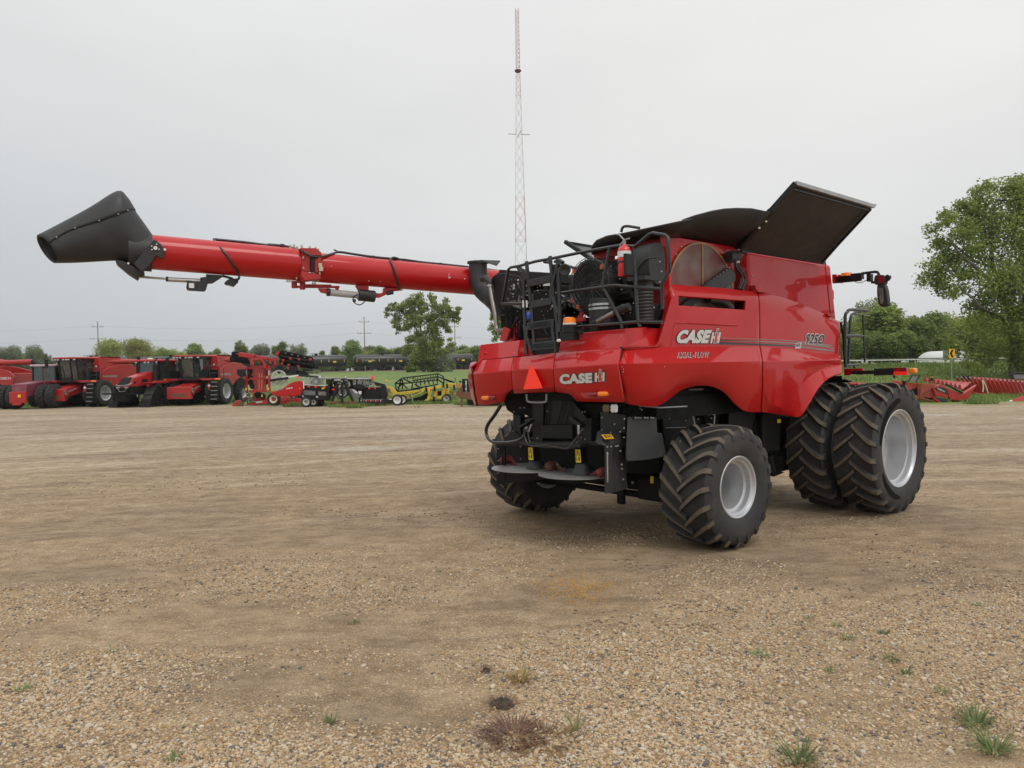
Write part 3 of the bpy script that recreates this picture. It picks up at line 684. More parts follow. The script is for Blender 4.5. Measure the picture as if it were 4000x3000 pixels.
# --- tank extension (rear flap, right flap, left flap) ---
top = [L('r1', 1248, 300, x=-.55), L('r1', 1262, 262, x=-.6), L('r1', 1300, 215, x=-.68), L('r1', 1400, 172, x=-.75), L('r1', 1560, 145, x=-.8), L('r1', 1800, 95, x=-.75), L('r1', 2212, 8, x=-.62),
       L('r2', 320, 405, y=-1.42), L('r2', 420, 370, y=-1.55), L('r2', 540, 338, y=-1.66), L('r2', 640, 320, y=-1.75), L('r2', 740, 315, y=-1.82), L('r2', 850, 318, y=-1.87), L('r2', 920, 332, y=-1.92), L('r2', 992, 347, y=-1.97)]
bot = [L('r1', 1262, 345, x=-.30), L('r1', 1275, 340, x=-.30), L('r1', 1330, 325, x=-.30), L('r1', 1420, 300, x=-.30), L('r1', 1570, 262, x=-.30), L('r1', 1800, 205, x=-.30), L('r2', 190, 545, y=-1.18),
       L('r2', 300, 545, y=-1.20), L('r2', 400, 560, y=-1.20), L('r2', 480, 575, y=-1.20), L('r2', 560, 590, y=-1.20), L('r2', 620, 600, y=-1.20), L('r2', 680, 610, y=-1.21), L('r2', 715, 620, y=-1.22), L('r2', 740, 628, y=-1.24)]
g = MB(); mid = [(a*.5+b*.5)+V(0, 0, -.04) for a, b in zip(top, bot)]
g.grid([top, mid, bot]); g.build('tank_extension', 'ext', comb, solid=.02, ang=60)
fa, fb, fc, fd = L('r2', 1185, 128, y=-2.28), L('r2', 1780, 305, y=-2.28), L('r2', 1392, 748, y=-1.36), L('r2', 890, 664, y=-1.36)
fe = L('r2', 745, 622, y=-1.34)
g = MB()
nrm = (fb-fa).cross(fd-fa).normalized()
inn = nrm if nrm.dot(V(0, 1, 0)) > 0 else -nrm
g.prism([fa, fb, fc, fd, fe, L('r2', 1000, 335, y=-1.93)], inn*.03)
fl = g.build('tank_flap', 'ext', comb, bevel=.006)
g = MB(); g.beam(fa, fb, .05, .05); g.tube([fb-V(.02, 0, 0), fb+V(.06, 0, .03)], .02, 6); g.build('flap_rim', 'galv', fl)
g = MB(); g.beam(fe+V(0, -.03, 0), L('r2', 1000, 335, y=-1.96), .07, .06); g.beam(L('r2', 1000, 335, y=-1.96), fa, .05, .06); g.beam(L('r2', 1165, 175, y=-2.26), L('r2', 1740, 335, y=-2.26), .03, .02); g.beam(L('r2', 1760, 325, y=-2.28), L('r2', 1385, 732, y=-1.44), .03, .03)
g.tube([L('r2', 1260, 700, y=-1.62), L('r2', 1515, 600, y=-1.85)], .012, 6)
for x, y in ((960,420),(908,470),(765,590)): g.ball(L('r2', x, y, y=-1.9 if x > 800 else -1.4), .02, 6, 1)
g.build('flap_stiffener', ['blkm', 'zinc'], fl)
g = MB(); g.prism([tl+V(-.1, .02, -.03), tr+V(-.1, .02, -.03), tr+V(-.15, .02, .10), tl+V(-.1, .02, .12)], V(0, .05, 0)); g.build('flap_hinge_strip', 'ext', comb)
# left flap peeping out
g = MB(); g.prism([L('r1', 1005, 232, x=.4), L('r1', 1250, 275, x=.6), L('r1', 1265, 410, x=.9), L('r1', 1240, 400, x=.4)], V(.02, 0, 0), 0)
g.beam(L('r1', 1005, 232, x=.38), L('r1', 1250, 395, x=.38), .06, .06, 1); g.beam(L('r1', 1005, 232, x=.38), L('r1', 1260, 275, x=.6), .03, .03, 1)
g.build('tank_flap', ['grey', 'blkm'], comb)
g = MB(); g.tube(smooth_path(Ls('r1', [(1540,140),(1555,95),(1600,82),(1715,100)], x=.8), 5), .022, 8); g.build('grab_rail', 'rail', comb)

# --- cab roof and dark cab body (mostly hidden ahead of the tank) ---
g = MB(); g.bx((3.45, -.95, 1.9), (4.35, .95, 3.45)); g.build('cab', 'glass', comb, bevel=.05)
g = MB(); g.bx((3.35, -1.15, 3.45), (4.35, 1.15, 3.68)); g.build('cab_roof', 'red', comb, bevel=.06, segs=3)
g = MB(); g.bx((-.2, -.55, .95), (4.4, .55, 1.9)); g.bx((3.45, -1.2, .75), (3.95, 1.2, 1.25)); g.bx((4.3, -.7, .9), (5.0, .7, 1.6)); g.build('chassis', 'dark', comb, bevel=.02)
# --- engine bay ---
g = MB(); g.bx((-.35, -1.0, 2.5), (.15, 1.15, 3.12)); g.bx((-.75, -.95, 2.5), (-.3, .15, 3.0)); g.bx((-.55, -.98, 2.9), (-.15, -.1, 3.45))
g.build('engine', 'dark', comb, bevel=.03)
g = MB()
P = [(480,560),(600,480),(745,420),(925,400),(930,870),(700,880),(560,1060),(480,980)]
g.prism(Ls('e2', P, x=-.55), V(.15, 0, 0))
for a, b in (((590,770),(920,745)), ((560,960),(930,930)), ((640,1030),(880,1000)), ((600,770),(660,600)), ((740,750),(640,600)), ((770,780),(990,1150)), ((520,600),(520,1000))):
    g.beam(L('e2', *a, x=-.72), L('e2', *b, x=-.72), .05, .05)
g.prism(Ls('e2', [(520,1240),(1240,1190),(1240,1480),(560,1480)], x=-.7), V(.2, 0, 0))
g.prism(Ls('e2', [(640,1010),(890,985),(890,1110),(640,1150)], x=-.68), V(.1, 0, 0))
g.prism(Ls('e2', [(590,775),(650,700),(690,700),(745,745)], x=-.74), V(.06, 0, 0), 1)
eb = g.build('engine_block', ['blkm', 'grey'], comb, bevel=.01)
g = MB()
for x, y in ((710,784),(738,957),(750,1203),(768,1345),(883,1332),(932,1180),(948,434),(977,510),(965,698),(1060,755),(1218,772),(1237,1478),(585,1115),(1262,1248),(1355,832),(1385,664),(1358,506),(895,688),(884,424),(565,585)): g.ball(L('e2', x, y, x=-.80), .012, 6)
for _ in range(45):
    g.ball(L('e1', 60+random.random()*1500, 250+random.random()*1000, x=-.78-.05*random.random()), .004+.006*random.random(), 5)
g.build('bolts', 'zinc', eb)
g = MB()
for k in range(80):   # tangle of small lines and hoses
    x = random.uniform(20, 1700); y = random.uniform(500, 1250); q = [(x, y), (x+random.uniform(-90, 90), y+random.uniform(20, 120)), (x+random.uniform(-160, 160), y+random.uniform(60, 260))]
    g.tube(smooth_path(Ls('e1', q, x=-.62-random.random()*.12), 4), random.choice((.008, .012, .016)), 6, random.choice((0, 0, 0, 1)))
g.build('engine_hoses', ['hose', 'grey'], eb)
# rotary fan drum
c = L('r1', 1262, 652, x=-.86); Rf = .36
g = MB(); g.lathe([(-.26, Rf*.98), (0.04, Rf*.99), (.06, Rf*.9), (.05, Rf*.6), (.03, Rf*.45), (.055, Rf*.3), (.05, 0)], c, (-1, 0, 0), 40); fan = g.build('fan_drum', 'blk', comb)
g = MB()
for r_ in (.18, .42, .62, .8, .93, 1.0): g.lathe([(.07, Rf*r_), (.078, Rf*r_+.006), (.07, Rf*r_+.010), (.062, Rf*r_+.006), (.07, Rf*r_)], c, (-1, 0, 0), 40)
for k in range(24):
    a = k*math.pi/12; d = V(0, math.cos(a), math.sin(a)); d2 = V(0, math.cos(a+.35), math.sin(a+.35)); g.tube([c+V(-.075, 0, 0)+d*Rf*.18, c+V(-.08, 0, 0)+d2*Rf*.62, c+V(-.07, 0, 0)+d2*Rf*.98, c+V(.15, 0, 0)+d2*Rf*1.0], .005, 5)
g.build('fan_guard', 'rail', fan)
g = MB()
for a in (40, 140, 235, 305): 
    d = V(0, math.cos(rad(a)), math.sin(rad(a))); g.box(c+V(-.08, 0, 0)+d*Rf*.93, (.04, .035, .06))
g.build('guard_clip', pmat('orange_clip', (.45, .12, .05), .5), fan)
# intake duct into the screen housing
g = MB()
s0 = [(1640, 300, 640, -.62), (1700, 300, 660, -.62), (1760, 268, 640, -.64), (1830, 248, 690, -.64), (1905, 240, 640, -.64)]
ring = []
for x, y0, y1, xx in s0:
    a = L('r1', x, y0, x=xx); b = L('r1', x, y1, x=xx); m_ = (a+b)/2; h = (a-b).length/2; r_ = []
    for k in range(20):
        t = 2*math.pi*k/20; r_.append(m_+V(-.20*math.sin(t)*(1 if math.sin(t) > 0 else .6), 0, h*(abs(math.cos(t))**.7)*(1 if math.cos(t) > 0 else -1)))
    ring.append(r_+[r_[0]])
g.grid(ring); g.add(ring[-1][:-1], [tuple(range(20))]); g.add(ring[0][:-1], [tuple(range(20))])
g.tube(smooth_path(Ls('e2', [(990,640),(1040,560),(1120,480),(1200,447),(1320,440)], x=-.86), 5), .012, 6)
g.build('intake_duct', 'blk', comb, ang=60)
# ribbed down pipe
a = L('e2', 1095, 790, x=-.78); b = L('e2', 1130, 1480, x=-.78); g = MB(); n_ = 26; pts = [a+(b-a)*(i/n_) for i in range(n_+1)]
g.tube(pts, [.125-.0012*i+(.012 if i % 2 else 0) for i in range(n_+1)], 20); g.box(a, (.30, .30, .05)); g.build('ribbed_pipe', 'blk', comb)
# banded filter canister
a = L('e2', 410, 1150, x=-.95); b = L('e2', 425, 1560, x=-.95); g = MB(); g.cyl(a, b, .165, 28); g.cyl(a+V(0, 0, .03), a, .15, 28); cn = g.build('air_canister', 'blk', comb, bevel=.01)
g = MB()
for y in (1212, 1276): 
    q = L('e2', 412, y, x=-.95); g.lathe([(-.014, .166), (-.014, .170), (.014, .170), (.014, .166)], q, b-a, 28)
g.build('clamp_band', 'steel', cn)
# slanting heat pipe
g = MB(); a = L('e2', 345, 1480, x=-1.13); b = L('e2', 620, 1330, x=-1.10); c2 = L('e2', 870, 1235, x=-1.05); c3 = L('e2', 700, 1290, x=-1.08)
g.tube([a, b], .032, 14, 0); g.tube([b, c3, c2], [.034, .055, .052], 14, 1); g.tube([L('e2', 300, 1640, x=-1.1), L('e2', 300, 1500, x=-1.12), a], [.06, .05, .045], 14, 1)
g.build('heat_pipe', ['pipe', 'blk'], comb)
# red brackets
g = MB(); g.beam(L('e1', 1275, 700, x=-.85), L('e1', 1570, 645, x=-.85), .05, .06); g.beam(L('e1', 1600, 700, x=-.85), L('e1', 1460, 1110, x=-.9), .05, .06); g.beam(L('e1', 1300, 1125, x=-.95), L('e1', 1600, 1085, x=-.9), .05, .05)
g.prism(Ls('e1', [(1440,680),(1620,650),(1640,720),(1580,760)], x=-.86), V(.04, 0, 0)); g.build('bracket', 'redm', comb, bevel=.005)
# light steel lines under the wall beam
g = MB()
for dy in (0, 35): g.tube(Ls('e2', [(355+dy, 470),(358+dy, 530-dy),(400+dy, 560-dy*.9),(700, 548-dy*.2)], x=-.45), .009, 6)
g.tube(Ls('e1', [(1685,735),(1685,860)], x=-.9), .012, 6); g.tube(Ls('e1', [(1690,1020),(1700,1060),(1730,1090)], x=-.9), .012, 6)
g.build('steel_line', 'steel', comb)
g = MB(); g.bx(*[L('e2', 320, 440, x=-.5), L('e2', 380, 480, x=-.42)]); g.build('line_clamp', 'blkm', comb)

# --- coolers and black tanks on the left of the deck ---
g = MB()
g.prism(Ls('r1', [(365,498),(845,528),(1030,548),(1062,612),(1060,640),(365,590)], x=-.45), V(.9, 0, 0))
g.prism(Ls('r1', [(295,590),(330,545),(400,530),(560,560),(620,700),(600,900),(420,900),(330,800)], x=-.5), V(.5, 0, 0))
g.prism(Ls('r1', [(300,570),(360,525),(1060,610),(1080,650),(1080,760),(1000,1150),(400,1180),(420,940),(300,800)], x=-.2), V(.25, 0, 0))
g.build('cooler_housing', 'blkm', comb, bevel=.012)
g = MB(); g.prism(Ls('r1', [(740,690),(945,695),(945,1165),(690,1165),(690,700)], x=-.72), V(.5, 0, 0)); g.prism(Ls('r1', [(930,645),(1080,655),(1080,690),(1000,900),(930,900)], x=-.65), V(.4, 0, 0)); tk = g.build('fluid_tank', 'dark', comb, bevel=.02)
g = MB(); q = L('r1', 825, 690, x=-.6); g.cyl(q, q+V(0, 0, .05), .04, 12, 1); g.cyl(q+V(0, 0, .05), q+V(0, 0, .10), .052, 16, 0); g.build('filler_cap', ['white', 'blkm'], tk)
g = MB(); q = L('r1', 648, 975, x=-.9); q2 = L('r1', 648, 905, x=-.9); g.lathe([(0, 0), (0, .055), ((q2-q).length*.6, .058), ((q2-q).length*.8, .045), ((q2-q).length, 0)], q, V(0, 0, 1), 16); g.build('filler_cap', 'blue', comb)
g = MB()
for k in range(34): 
    g.ball(L('r1', random.gauss(505, 25), random.uniform(590, 810), x=-.58), random.uniform(.006, .02), 6, random.choice((0, 1, 1, 2)))
for k in range(10):
    x = random.uniform(445, 560); y = random.uniform(600, 780); g.tube(Ls('r1', [(x, y), (x+random.uniform(-20, 20), y+30), (x+random.uniform(-30, 30), y+70)], x=-.6), .008, 6, 1)
g.bx(L('r1', 498, 640, x=-.60), L('r1', 520, 690, x=-.58), 2)
g.build('valve_block', ['steel', 'hose', 'lgrey'], comb)
# exhaust stack elbow
g = MB()
g.tube(smooth_path([L('r1', 165, 440, x=-.35), L('r1', 168, 540, x=-.35), L('r1', 185, 650, x=-.35), L('r1', 250, 730, x=-.30), L('r1', 340, 800, x=-.25), L('r1', 390, 880, x=-.2), L('r1', 400, 950, x=-.2)], 6), [.155]*14+[.17]*8+[.18]*6+[.19]*9, 24)
q = L('r1', 165, 440, x=-.35); g.lathe([(0, .155), (0, .185), (.03, .185), (.03, .155)], q, (0, 0, 1), 24)
g.prism([q+V(-.05, -.12, .03), q+V(.15, -.14, .03), q+V(.15, -.42, 0), q+V(.05, -.44, -.09)], V(0, 0, .012))
g.build('exhaust_stack', 'blk', comb, ang=50)
g = MB(); a = [L('r1', 205, 590, x=-.52), L('r1', 240, 582, x=-.55), L('r1', 270, 610, x=-.58), L('r1', 280, 650, x=-.58)]; g.tube(smooth_path(a, 5), .052, 12, 1)
a = [L('r1', 278, 650, x=-.58), L('r1', 300, 780, x=-.6), L('r1', 330, 930, x=-.62), L('r1', 345, 1060, x=-.64), L('r1', 365, 1085, x=-.66), L('r1', 460, 1075, x=-.66)]; g.tube(smooth_path(a, 5), .036, 12, 0)
q = L('r1', 278, 655, x=-.58); g.lathe([(-.02, .05), (-.02, .056), (.02, .056), (.02, .05)], q, V(0, .1, 1), 14, 2)
g.build('vent_pipe', ['pipe', 'blk', 'steel'], comb)
g = MB(); g.prism(Ls('r1', [(370,1180),(410,1050),(470,1075),(430,1190)], x=-.9), V(.03, 0, 0)); g.build('side_bracket', 'redm', comb)
g = MB()
for y0, y1, x0, x1 in ((850, 1165, 430, 600), (940, 1180, 380, 560)): g.prism(Ls('r1', [(x0, y0), (x1, y0), (x1+30, y1), (x0+20, y1)], x=-.55), V(.3, 0, 0))
for k in range(14):
    x = random.uniform(420, 620); g.tube(Ls('r1', [(x, 860), (x+random.uniform(-30, 30), 980), (x+random.uniform(-20, 40), 1150)], x=-.7), random.choice((.012, .02)), 6)
g.build('pump_group', 'dark', comb)

# --- rear railing ---
XRL = -1.24
g = MB(); T = lambda pts, r=.021, **k: g.tube([L('r1', x, y, x=k.get('x', XRL)) for x, y in pts], r, 8)
T([(395,825),(455,500),(480,478),(570,462),(720,420),(860,395),(1150,335),(1430,285),(1530,268),(1665,280),(1690,262),(1810,160),(1840,148),(1960,168),(1985,185),(1995,300),(2003,510),(1930,640),(1935,880)])
T([(870,740),(1360,665),(1480,650),(1680,668),(1930,685)])
T([(1430,285),(1385,520),(1360,640),(1375,680),(1540,1000),(1545,1060)])
T([(1655,285),(1680,670),(1700,1000),(1725,1050)])
T([(1000,1068),(1120,1050),(1530,1015),(1700,1000),(1935,1005)])
T([(395,825),(590,825)]); T([(560,470),(610,520)], x=-1.15); T([(545,480),(580,530)], x=-1.2)
T([(1000,455),(1110,490),(1150,560)], x=-.6); T([(800,425),(860,432)], x=-1.0)
g.build('guard_rail', 'rail', comb, ang=60)
g = MB(); XL = -1.42
TL = lambda pts, w_=.05, h_=.03, x=XL: [g.beam(L('r1', *a, x=x), L('r1', *b, x=x), w_, h_) for a, b in zip(pts, pts[1:])]
TL([(630,420),(650,620),(680,860),(710,1250)]); TL([(600,600),(612,900),(632,1315)]); TL([(855,370),(878,560),(890,760)]); TL([(935,480),(945,700),(955,1000),(950,1100)])
TL([(935,440),(870,700),(868,745),(960,950)], .04, .04); TL([(895,760),(925,1000),(935,1180)]); TL([(880,980),(885,1100),(915,1290)]); 
TL([(645,1045),(640,1150),(665,1230),(690,1300)], .04, .04)
for a, b in (((660,632),(872,588)), ((680,838),(878,800)), ((645,1042),(880,1008)), ((660,1050),(900,1012)), ((690,1238),(912,1212)), ((690,1245),(920,1222))):
    g.beam(L('r1', *a, x=XL), L('r1', *b, x=XL), .045, .09)
g.prism(Ls('r1', [(570,540),(600,490),(630,545),(625,600),(590,600)], x=-1.40), V(.03, 0, 0)); g.prism(Ls('r1', [(885,420),(930,388),(975,420),(960,445),(900,440)], x=-1.40), V(.05, 0, 0))
g.build('ladder', 'rail', comb, bevel=.004)
g = MB()
for x in (597, 631): g.prism(Ls('r1', [(x-7,795),(x+7,795),(x+9,862),(x-5,862)], x=-1.47), V(.003, 0, 0))
g.build('reflective_tape', 'white', comb)
# work lamps on the ladder head
g = MB(); q = L('r1', 1000, 500, x=-1.38); g.lathe([(-.08, .03), (-.05, .07), (.02, .08), (.03, .07)], q, V(-1, -.7, -.3), 16, 0); g.lathe([(.0, 0), (.031, .07)], q, V(-1, -.7, -.3), 16, 0)
g.box(L('r1', 905, 495, x=-1.38), (.06, .10, .12)); g.beam(L('r1', 905, 480, x=-1.38), L('r1', 1000, 450, x=-1.38), .03, .03); g.build('work_lamp', ['blk', 'lamp'], comb)
# fire extinguisher in its bracket
q = L('e2', 790, 745, x=-1.30); qt = L('e2', 815, 230, x=-1.30); h = qt.z-q.z
g = MB(); g.lathe([(0, 0), (0, .075), (.01, .082), (h*.80, .082), (h*.9, .07), (h*.97, .03), (h*1.03, .022), (h*1.03, 0)], q, (0, 0, 1), 24); fe_ = g.build('fire_extinguisher', pmat('extinguisher_red', (.62, .01, .015), .25, 0, .5, .05), comb, ang=50)
g = MB(); g.lathe([(h*.60, .0835), (h*.79, .0835)], q, (0, 0, 1), 20); g.build('label_plate', 'white', fe_)
g = MB(); a = q+V(0, 0, h*1.02); g.tube([a, a+V(0, 0, .05)], .02, 8); g.tube([a+V(0, 0, .05), a+V(-.02, .06, .12), a+V(-.02, .10, .13)], .010, 6); g.tube([a+V(0, .0, .05), a+V(0, -.08, .06)], .010, 6); g.tube([a+V(0, .02, .03), a+V(0, .06, .0), a+V(0, .07, -.04)], .012, 6); g.build('valve_handle', 'galv', fe_)
g = MB(); g.bx(L('e2', 808, 370, x=-1.40), L('e2', 905, 740, x=-1.25)); g.lathe([(h*.42, .086), (h*.42, .09), (h*.47, .09), (h*.47, .086)], q, (0, 0, 1), 20); g.build('extinguisher_bracket', 'blkm', comb, bevel=.015)
# amber beacon
q = L('e1', 1243, 1175, x=-1.42); g = MB(); hb = (L('e1', 1243, 1040, x=-1.42)-q).z
g.lathe([(0, .085), (hb*.8, .078), (hb*.93, .06), (hb, 0)], q, (0, 0, 1), 24); bc = g.build('beacon', 'orange', comb, ang=50)
g = MB(); g.lathe([(-.022, 0), (-.022, .088), (0, .088)], q, (0, 0, 1), 24, 1); g.lathe([(-.12, 0), (-.12, .10), (-.03, .10), (-.022, 0)], q, (0, 0, 1), 20, 0); g.box(q+V(0, 0, -.16), (.12, .24, .12)); g.box(q+V(.03, -.12, -.12), (.06, .14, .05)); g.tube(smooth_path([q+V(0, -.12, -.03), q+V(0, -.2, .0), q+V(0, -.24, -.08), q+V(0, -.2, -.2)]), .009, 6); g.ball(q+V(-.09, .11, -.22), .045, 8, 1, (.4, 1, .5)); g.build('beacon_base', ['blkm', 'white'], bc, bevel=.01)

# --- tail lamps, triangle ---
def lamp(reg, x0, y0, x1, y1, mat, x):
    a = L(reg, x0, (y0+y1)/2, x=x); b = L(reg, x1, (y0+y1)/2, x=x); hh = abs((L(reg, x0, y0, x=x)-L(reg, x0, y1, x=x)).z)/2
    n = 14; pr = [(0, .0)]+[(t, 1) for t in (.001,)]
    g = MB(); m_ = (a+b)/2; hw = (a-b).length/2; d = (b-a).normalized(); vs = []
    for r_, off in ((1.0, .02), (1.0, -.012), (.8, -.03), (0.0, -.036)):
        for k in range(n*2):
            t = math.pi*k/n; cx = math.cos(t); sx = math.sin(t); cx = abs(cx)**.6*(1 if cx > 0 else -1); sx = abs(sx)**.6*(1 if sx > 0 else -1)
            vs.append(m_+d*(cx*hw*r_)+V(0, 0, sx*hh*r_)+V(off, 0, 0))
    nn = n*2; g.add(vs, [(i*nn+j, i*nn+(j+1) % nn, (i+1)*nn+(j+1) % nn, (i+1)*nn+j) for i in range(3) for j in range(nn)])
    return g.build('tail_lamp', mat, comb, ang=50)
def lampbed(pts, x):
    g = MB(); g.prism(smooth_path([L('r3', a, b, x=x) for a, b in pts+[pts[0]]], 4)[:-1], V(.02, 0, 0)); return g.build('lamp_recess', 'redm', comb, bevel=.005)
lampbed([(965,598),(1010,575),(1160,572),(1215,592),(1212,615),(1150,630),(1010,632)], -1.468)
lampbed([(150,630),(185,612),(275,610),(292,630),(270,650),(180,652)], -1.452)
lamp('r3', 1025, 583, 1106, 620, 'redlens', -1.478); lamp('r3', 1112, 578, 1192, 618, 'orange', -1.478)
lamp('r3', 173, 613, 228, 648, 'orange', -1.462); lamp('r3', 230, 610, 280, 645, 'redlens', -1.462)
g = MB(); g.prism([L('r3', 560, 374, x=-1.56), L('r3', 580, 376, x=-1.56), L('r3', 657, 548, x=-1.545), L('r3', 652, 553, x=-1.545), L('r3', 510, 562, x=-1.545), L('r3', 507, 556, x=-1.545)], V(.012, 0, 0)); g.build('slow_vehicle_triangle', 'smv', comb)

# --- spreader and everything black under the rear ---
g = MB()
g.bx((-.9, -1.15, 1.35), (-.5, .6, 2.05)); g.bx((-.95, .6, 1.75), (-.5, 1.2, 2.05))
g.prism(Ls('r3', [(340,640),(365,608),(600,592),(840,588),(900,640),(960,665),(1320,670),(1320,700),(1120,760),(1100,1000),(640,1010),(575,1000),(575,800),(520,770),(430,770),(370,730)], x=-.98), V(.3, 0, 0))
g.build('rear_hood_liner', 'dark', comb, bevel=.02)
g = MB(); g.prism(Ls('r3', [(700,620),(880,620),(1040,820),(1060,990),(900,990),(900,850),(650,850)], x=-1.08), V(.05, 0, 0)); g.prism(Ls('r3', [(650,850),(900,850),(905,965),(655,958)], x=-1.14), V(.05, 0, 0))
for a, b in (((830,640),(780,840)), ((895,650),(845,840)), ((700,640),(690,840))): g.beam(L('r3', *a, x=-1.12), L('r3', *b, x=-1.12), .02, .03)
g.build('chopper_door', 'blkm', comb, bevel=.012)
g = MB()
g.prism(Ls('r3', [(575,620),(670,620),(660,990),(585,990)], x=-1.12), V(.12, 0, 0))
g.prism(Ls('r3', [(420,760),(480,770),(480,900),(500,960),(425,955)], x=-1.1), V(.1, 0, 0))
g.beam(L('r3', 490, 870, x=-1.25), L('r3', 580, 810, x=-1.25), .10, .04); g.beam(L('r3', 900, 795, x=-1.3), L('r3', 990, 860, x=-1.3), .10, .05)
g.prism(Ls('r3', [(960,830),(1050,790),(1060,990),(1000,990)], x=-1.2), V(.3, 0, 0))
g.prism(Ls('r3', [(350,960),(400,900),(440,900),(520,990),(360,1000)], x=-1.12), V(.1, 0, 0))
g.beam(L('r3', 300, 1003, x=-1.35), L('r3', 1170, 1000, x=-1.35), .10, .05)
g.beam(L('r3', 520, 1000, x=-1.45), L('r3', 1000, 1015, x=-1.45), .16, .05)
fr = g.build('spreader_frame', 'blkm', comb, bevel=.01)
g = MB()
for x, y in ((620,958),(575,958),(305,1042),(305,1140),(303,1240),(483,1027),(483,1125),(940,990),(1005,965),(778,1170),(1120,1000),(985,745),(1005,742),(480,712),(515,710),(430,742),(520,770),(700,740)): g.ball(L('r3', x, y, x=-1.40 if y > 900 else -1.2), .011, 6)
g.build('bolts', 'galv', fr)
g = MB(); g.prism(Ls('r3', [(293,1005),(600,1000),(1170,1010),(1180,1300),(900,1330),(700,1290),(300,1330)], x=-.95), V(.04, 0, 0))
g.prism(Ls('r3', [(293,1005),(360,1005),(360,1310),(290,1320)], x=-1.36), V(.015, 0, 0)); g.build('spreader_back_plate', 'dark', comb)
# hub boxes with warning plates, cones, discs, paddles
def pict(reg, quad, x, off, parent=comb, mat='yel', vert=True):
    """a yellow warning plate with its two pictograms, mapped on a quad (bl, br, tr, tl)"""
    P = [L(reg, a, b, x=x) for a, b in quad]; n_ = (P[1]-P[0]).cross(P[3]-P[0]).normalized(); n_ = n_ if n_.x < 0 or n_.y < -.5 else -n_
    U_ = lambda u, v: P[0]*(1-u)*(1-v)+P[1]*u*(1-v)+P[2]*u*v+P[3]*(1-u)*v
    g = MB(); g.prism(P, n_*.003, 0)
    def poly(pp): g.add([U_(*q)+n_*.005 for q in pp], [tuple(range(len(pp)))], 1)
    if vert:
        for tri in ([(.1, .55), (.9, .55), (.9, .58), (.1, .58)], [(.1, .57), (.17, .55), (.54, .93), (.5, .95)], [(.9, .57), (.83, .55), (.46, .93), (.5, .95)]): poly(tri)
        poly([(.42, .62), (.58, .62), (.56, .75), (.66, .8), (.5, .78), (.36, .8), (.46, .74)])
        poly([(.14, .12), (.24, .12), (.24, .42), (.14, .42)]); poly([(.24, .25), (.6, .25), (.6, .29), (.24, .29)])
        poly([(.62, .1), (.78, .1), (.84, .3), (.78, .4), (.62, .4), (.56, .3)]); poly([(.64, .41), (.76, .41), (.76, .48), (.64, .48)])
    else:
        poly([(.25, .2), (.45, .2), (.4, .8), (.3, .8)]); poly([(.55, .2), (.62, .2), (.62, .8), (.55, .8)]); poly([(.62, .45), (.8, .45), (.8, .55), (.62, .55)]); poly([(.8, .2), (.88, .2), (.88, .8), (.8, .8)])
    return g.build('warning_label', [mat, 'decalk'], parent, recalc=False)
for (bx0, bx1, by0, by1, cx, cy, dxl, dxr) in ((572, 660, 1030, 1140, 610, 1212, 357, 762), (960, 1018, 1045, 1160, 985, 1240, 725, 1180)):
    g = MB(); a = L('r3', cx-38, by0-15, x=-1.36); b = L('r3', cx+38, by1, x=-1.18); g.bx(a, b); hb_ = g.build('hub_box', 'blkm', comb, bevel=.012)
    m_ = L('r3', cx, cy+10, x=-1.27); d = MB()
    rd = (L('r3', dxl, cy, x=-1.27)-L('r3', dxr, cy, x=-1.27)).length/2*.985
    zc = m_.z+(.035 if cx < 800 else 0)
    c_ = V(m_.x, (L('r3', dxl, cy, x=-1.27).y+L('r3', dxr, cy, x=-1.27).y)/2, zc)
    ct = L('r3', cx, by1, x=-1.27)
    g = MB(); g.lathe([(0, .145), (.04, .135), (ct.z-zc, .085), (ct.z-zc, 0)], V(ct.x, ct.y, zc+.004), (0, 0, 1), 28); g.build('hub_cone', 'blk', hb_, ang=50)
    g = MB(); g.lathe([(0, 0), (0, rd), (-.008, rd), (-.008, 0)], c_, (0, 0, 1), 48); dsc = g.build('spreader_disc', 'galv', comb)
    for sg, mt in ((1, 'paddle'), (-1, 'rust')):
        if cx > 800: sg = -sg
        g = MB(); e_ = c_+V(0, sg*rd*.96, 0); g.grid([[e_+V(-.10, 0, .005), e_+V(-.04, sg*.01, .005), e_+V(.08, 0, .005), c_+V(-.02, sg*rd*.45, .006)], [e_+V(-.14, -sg*.02, .10), e_+V(-.04, -sg*.01, .13), e_+V(.08, -sg*.02, .12), c_+V(-.02, sg*rd*.42, .012)]]); g.build('paddle', mt, dsc, solid=.008, ang=60)
pict('e3', [(896,1020),(970,1024),(957,823),(886,821)], -1.375, 0); pict('e3', [(1660,1063),(1743,1067),(1729,853),(1648,851)], -1.375, 0)
# hydraulic hoses
g = MB()
for off in (0, 14):
    g.tube(smooth_path([L('r3', x+off*.6, y+off*.4, x=-1.5+off*.003) for x, y in ((318,690),(268,770),(212,850),(203,920),(240,980),(330,992),(420,985),(490,960),(530,900),(545,870))], 5), .017, 8)
g.tube(smooth_path(Ls('r3', [(575,860),(555,910),(520,880),(515,930),(535,990),(580,1020),(700,1015),(860,1040),(905,1000),(960,930),(995,880)], x=-1.52), 5), .014, 8)
g.tube(smooth_path(Ls('r3', [(540,870),(550,950),(570,1000),(640,1025),(860,1030),(930,1025),(975,960),(955,930),(950,880)], x=-1.50), 5), .014, 8)
g.tube(smooth_path(Ls('r3', [(570,850),(560,900),(530,960),(400,1000),(345,985)], x=-1.48), 5), .014, 8); g.tube(smooth_path(Ls('r3', [(990,880),(960,960),(960,1010),(920,1030)], x=-1.49), 5), .014, 8)
g.build('hydraulic_hose', 'hose', comb)
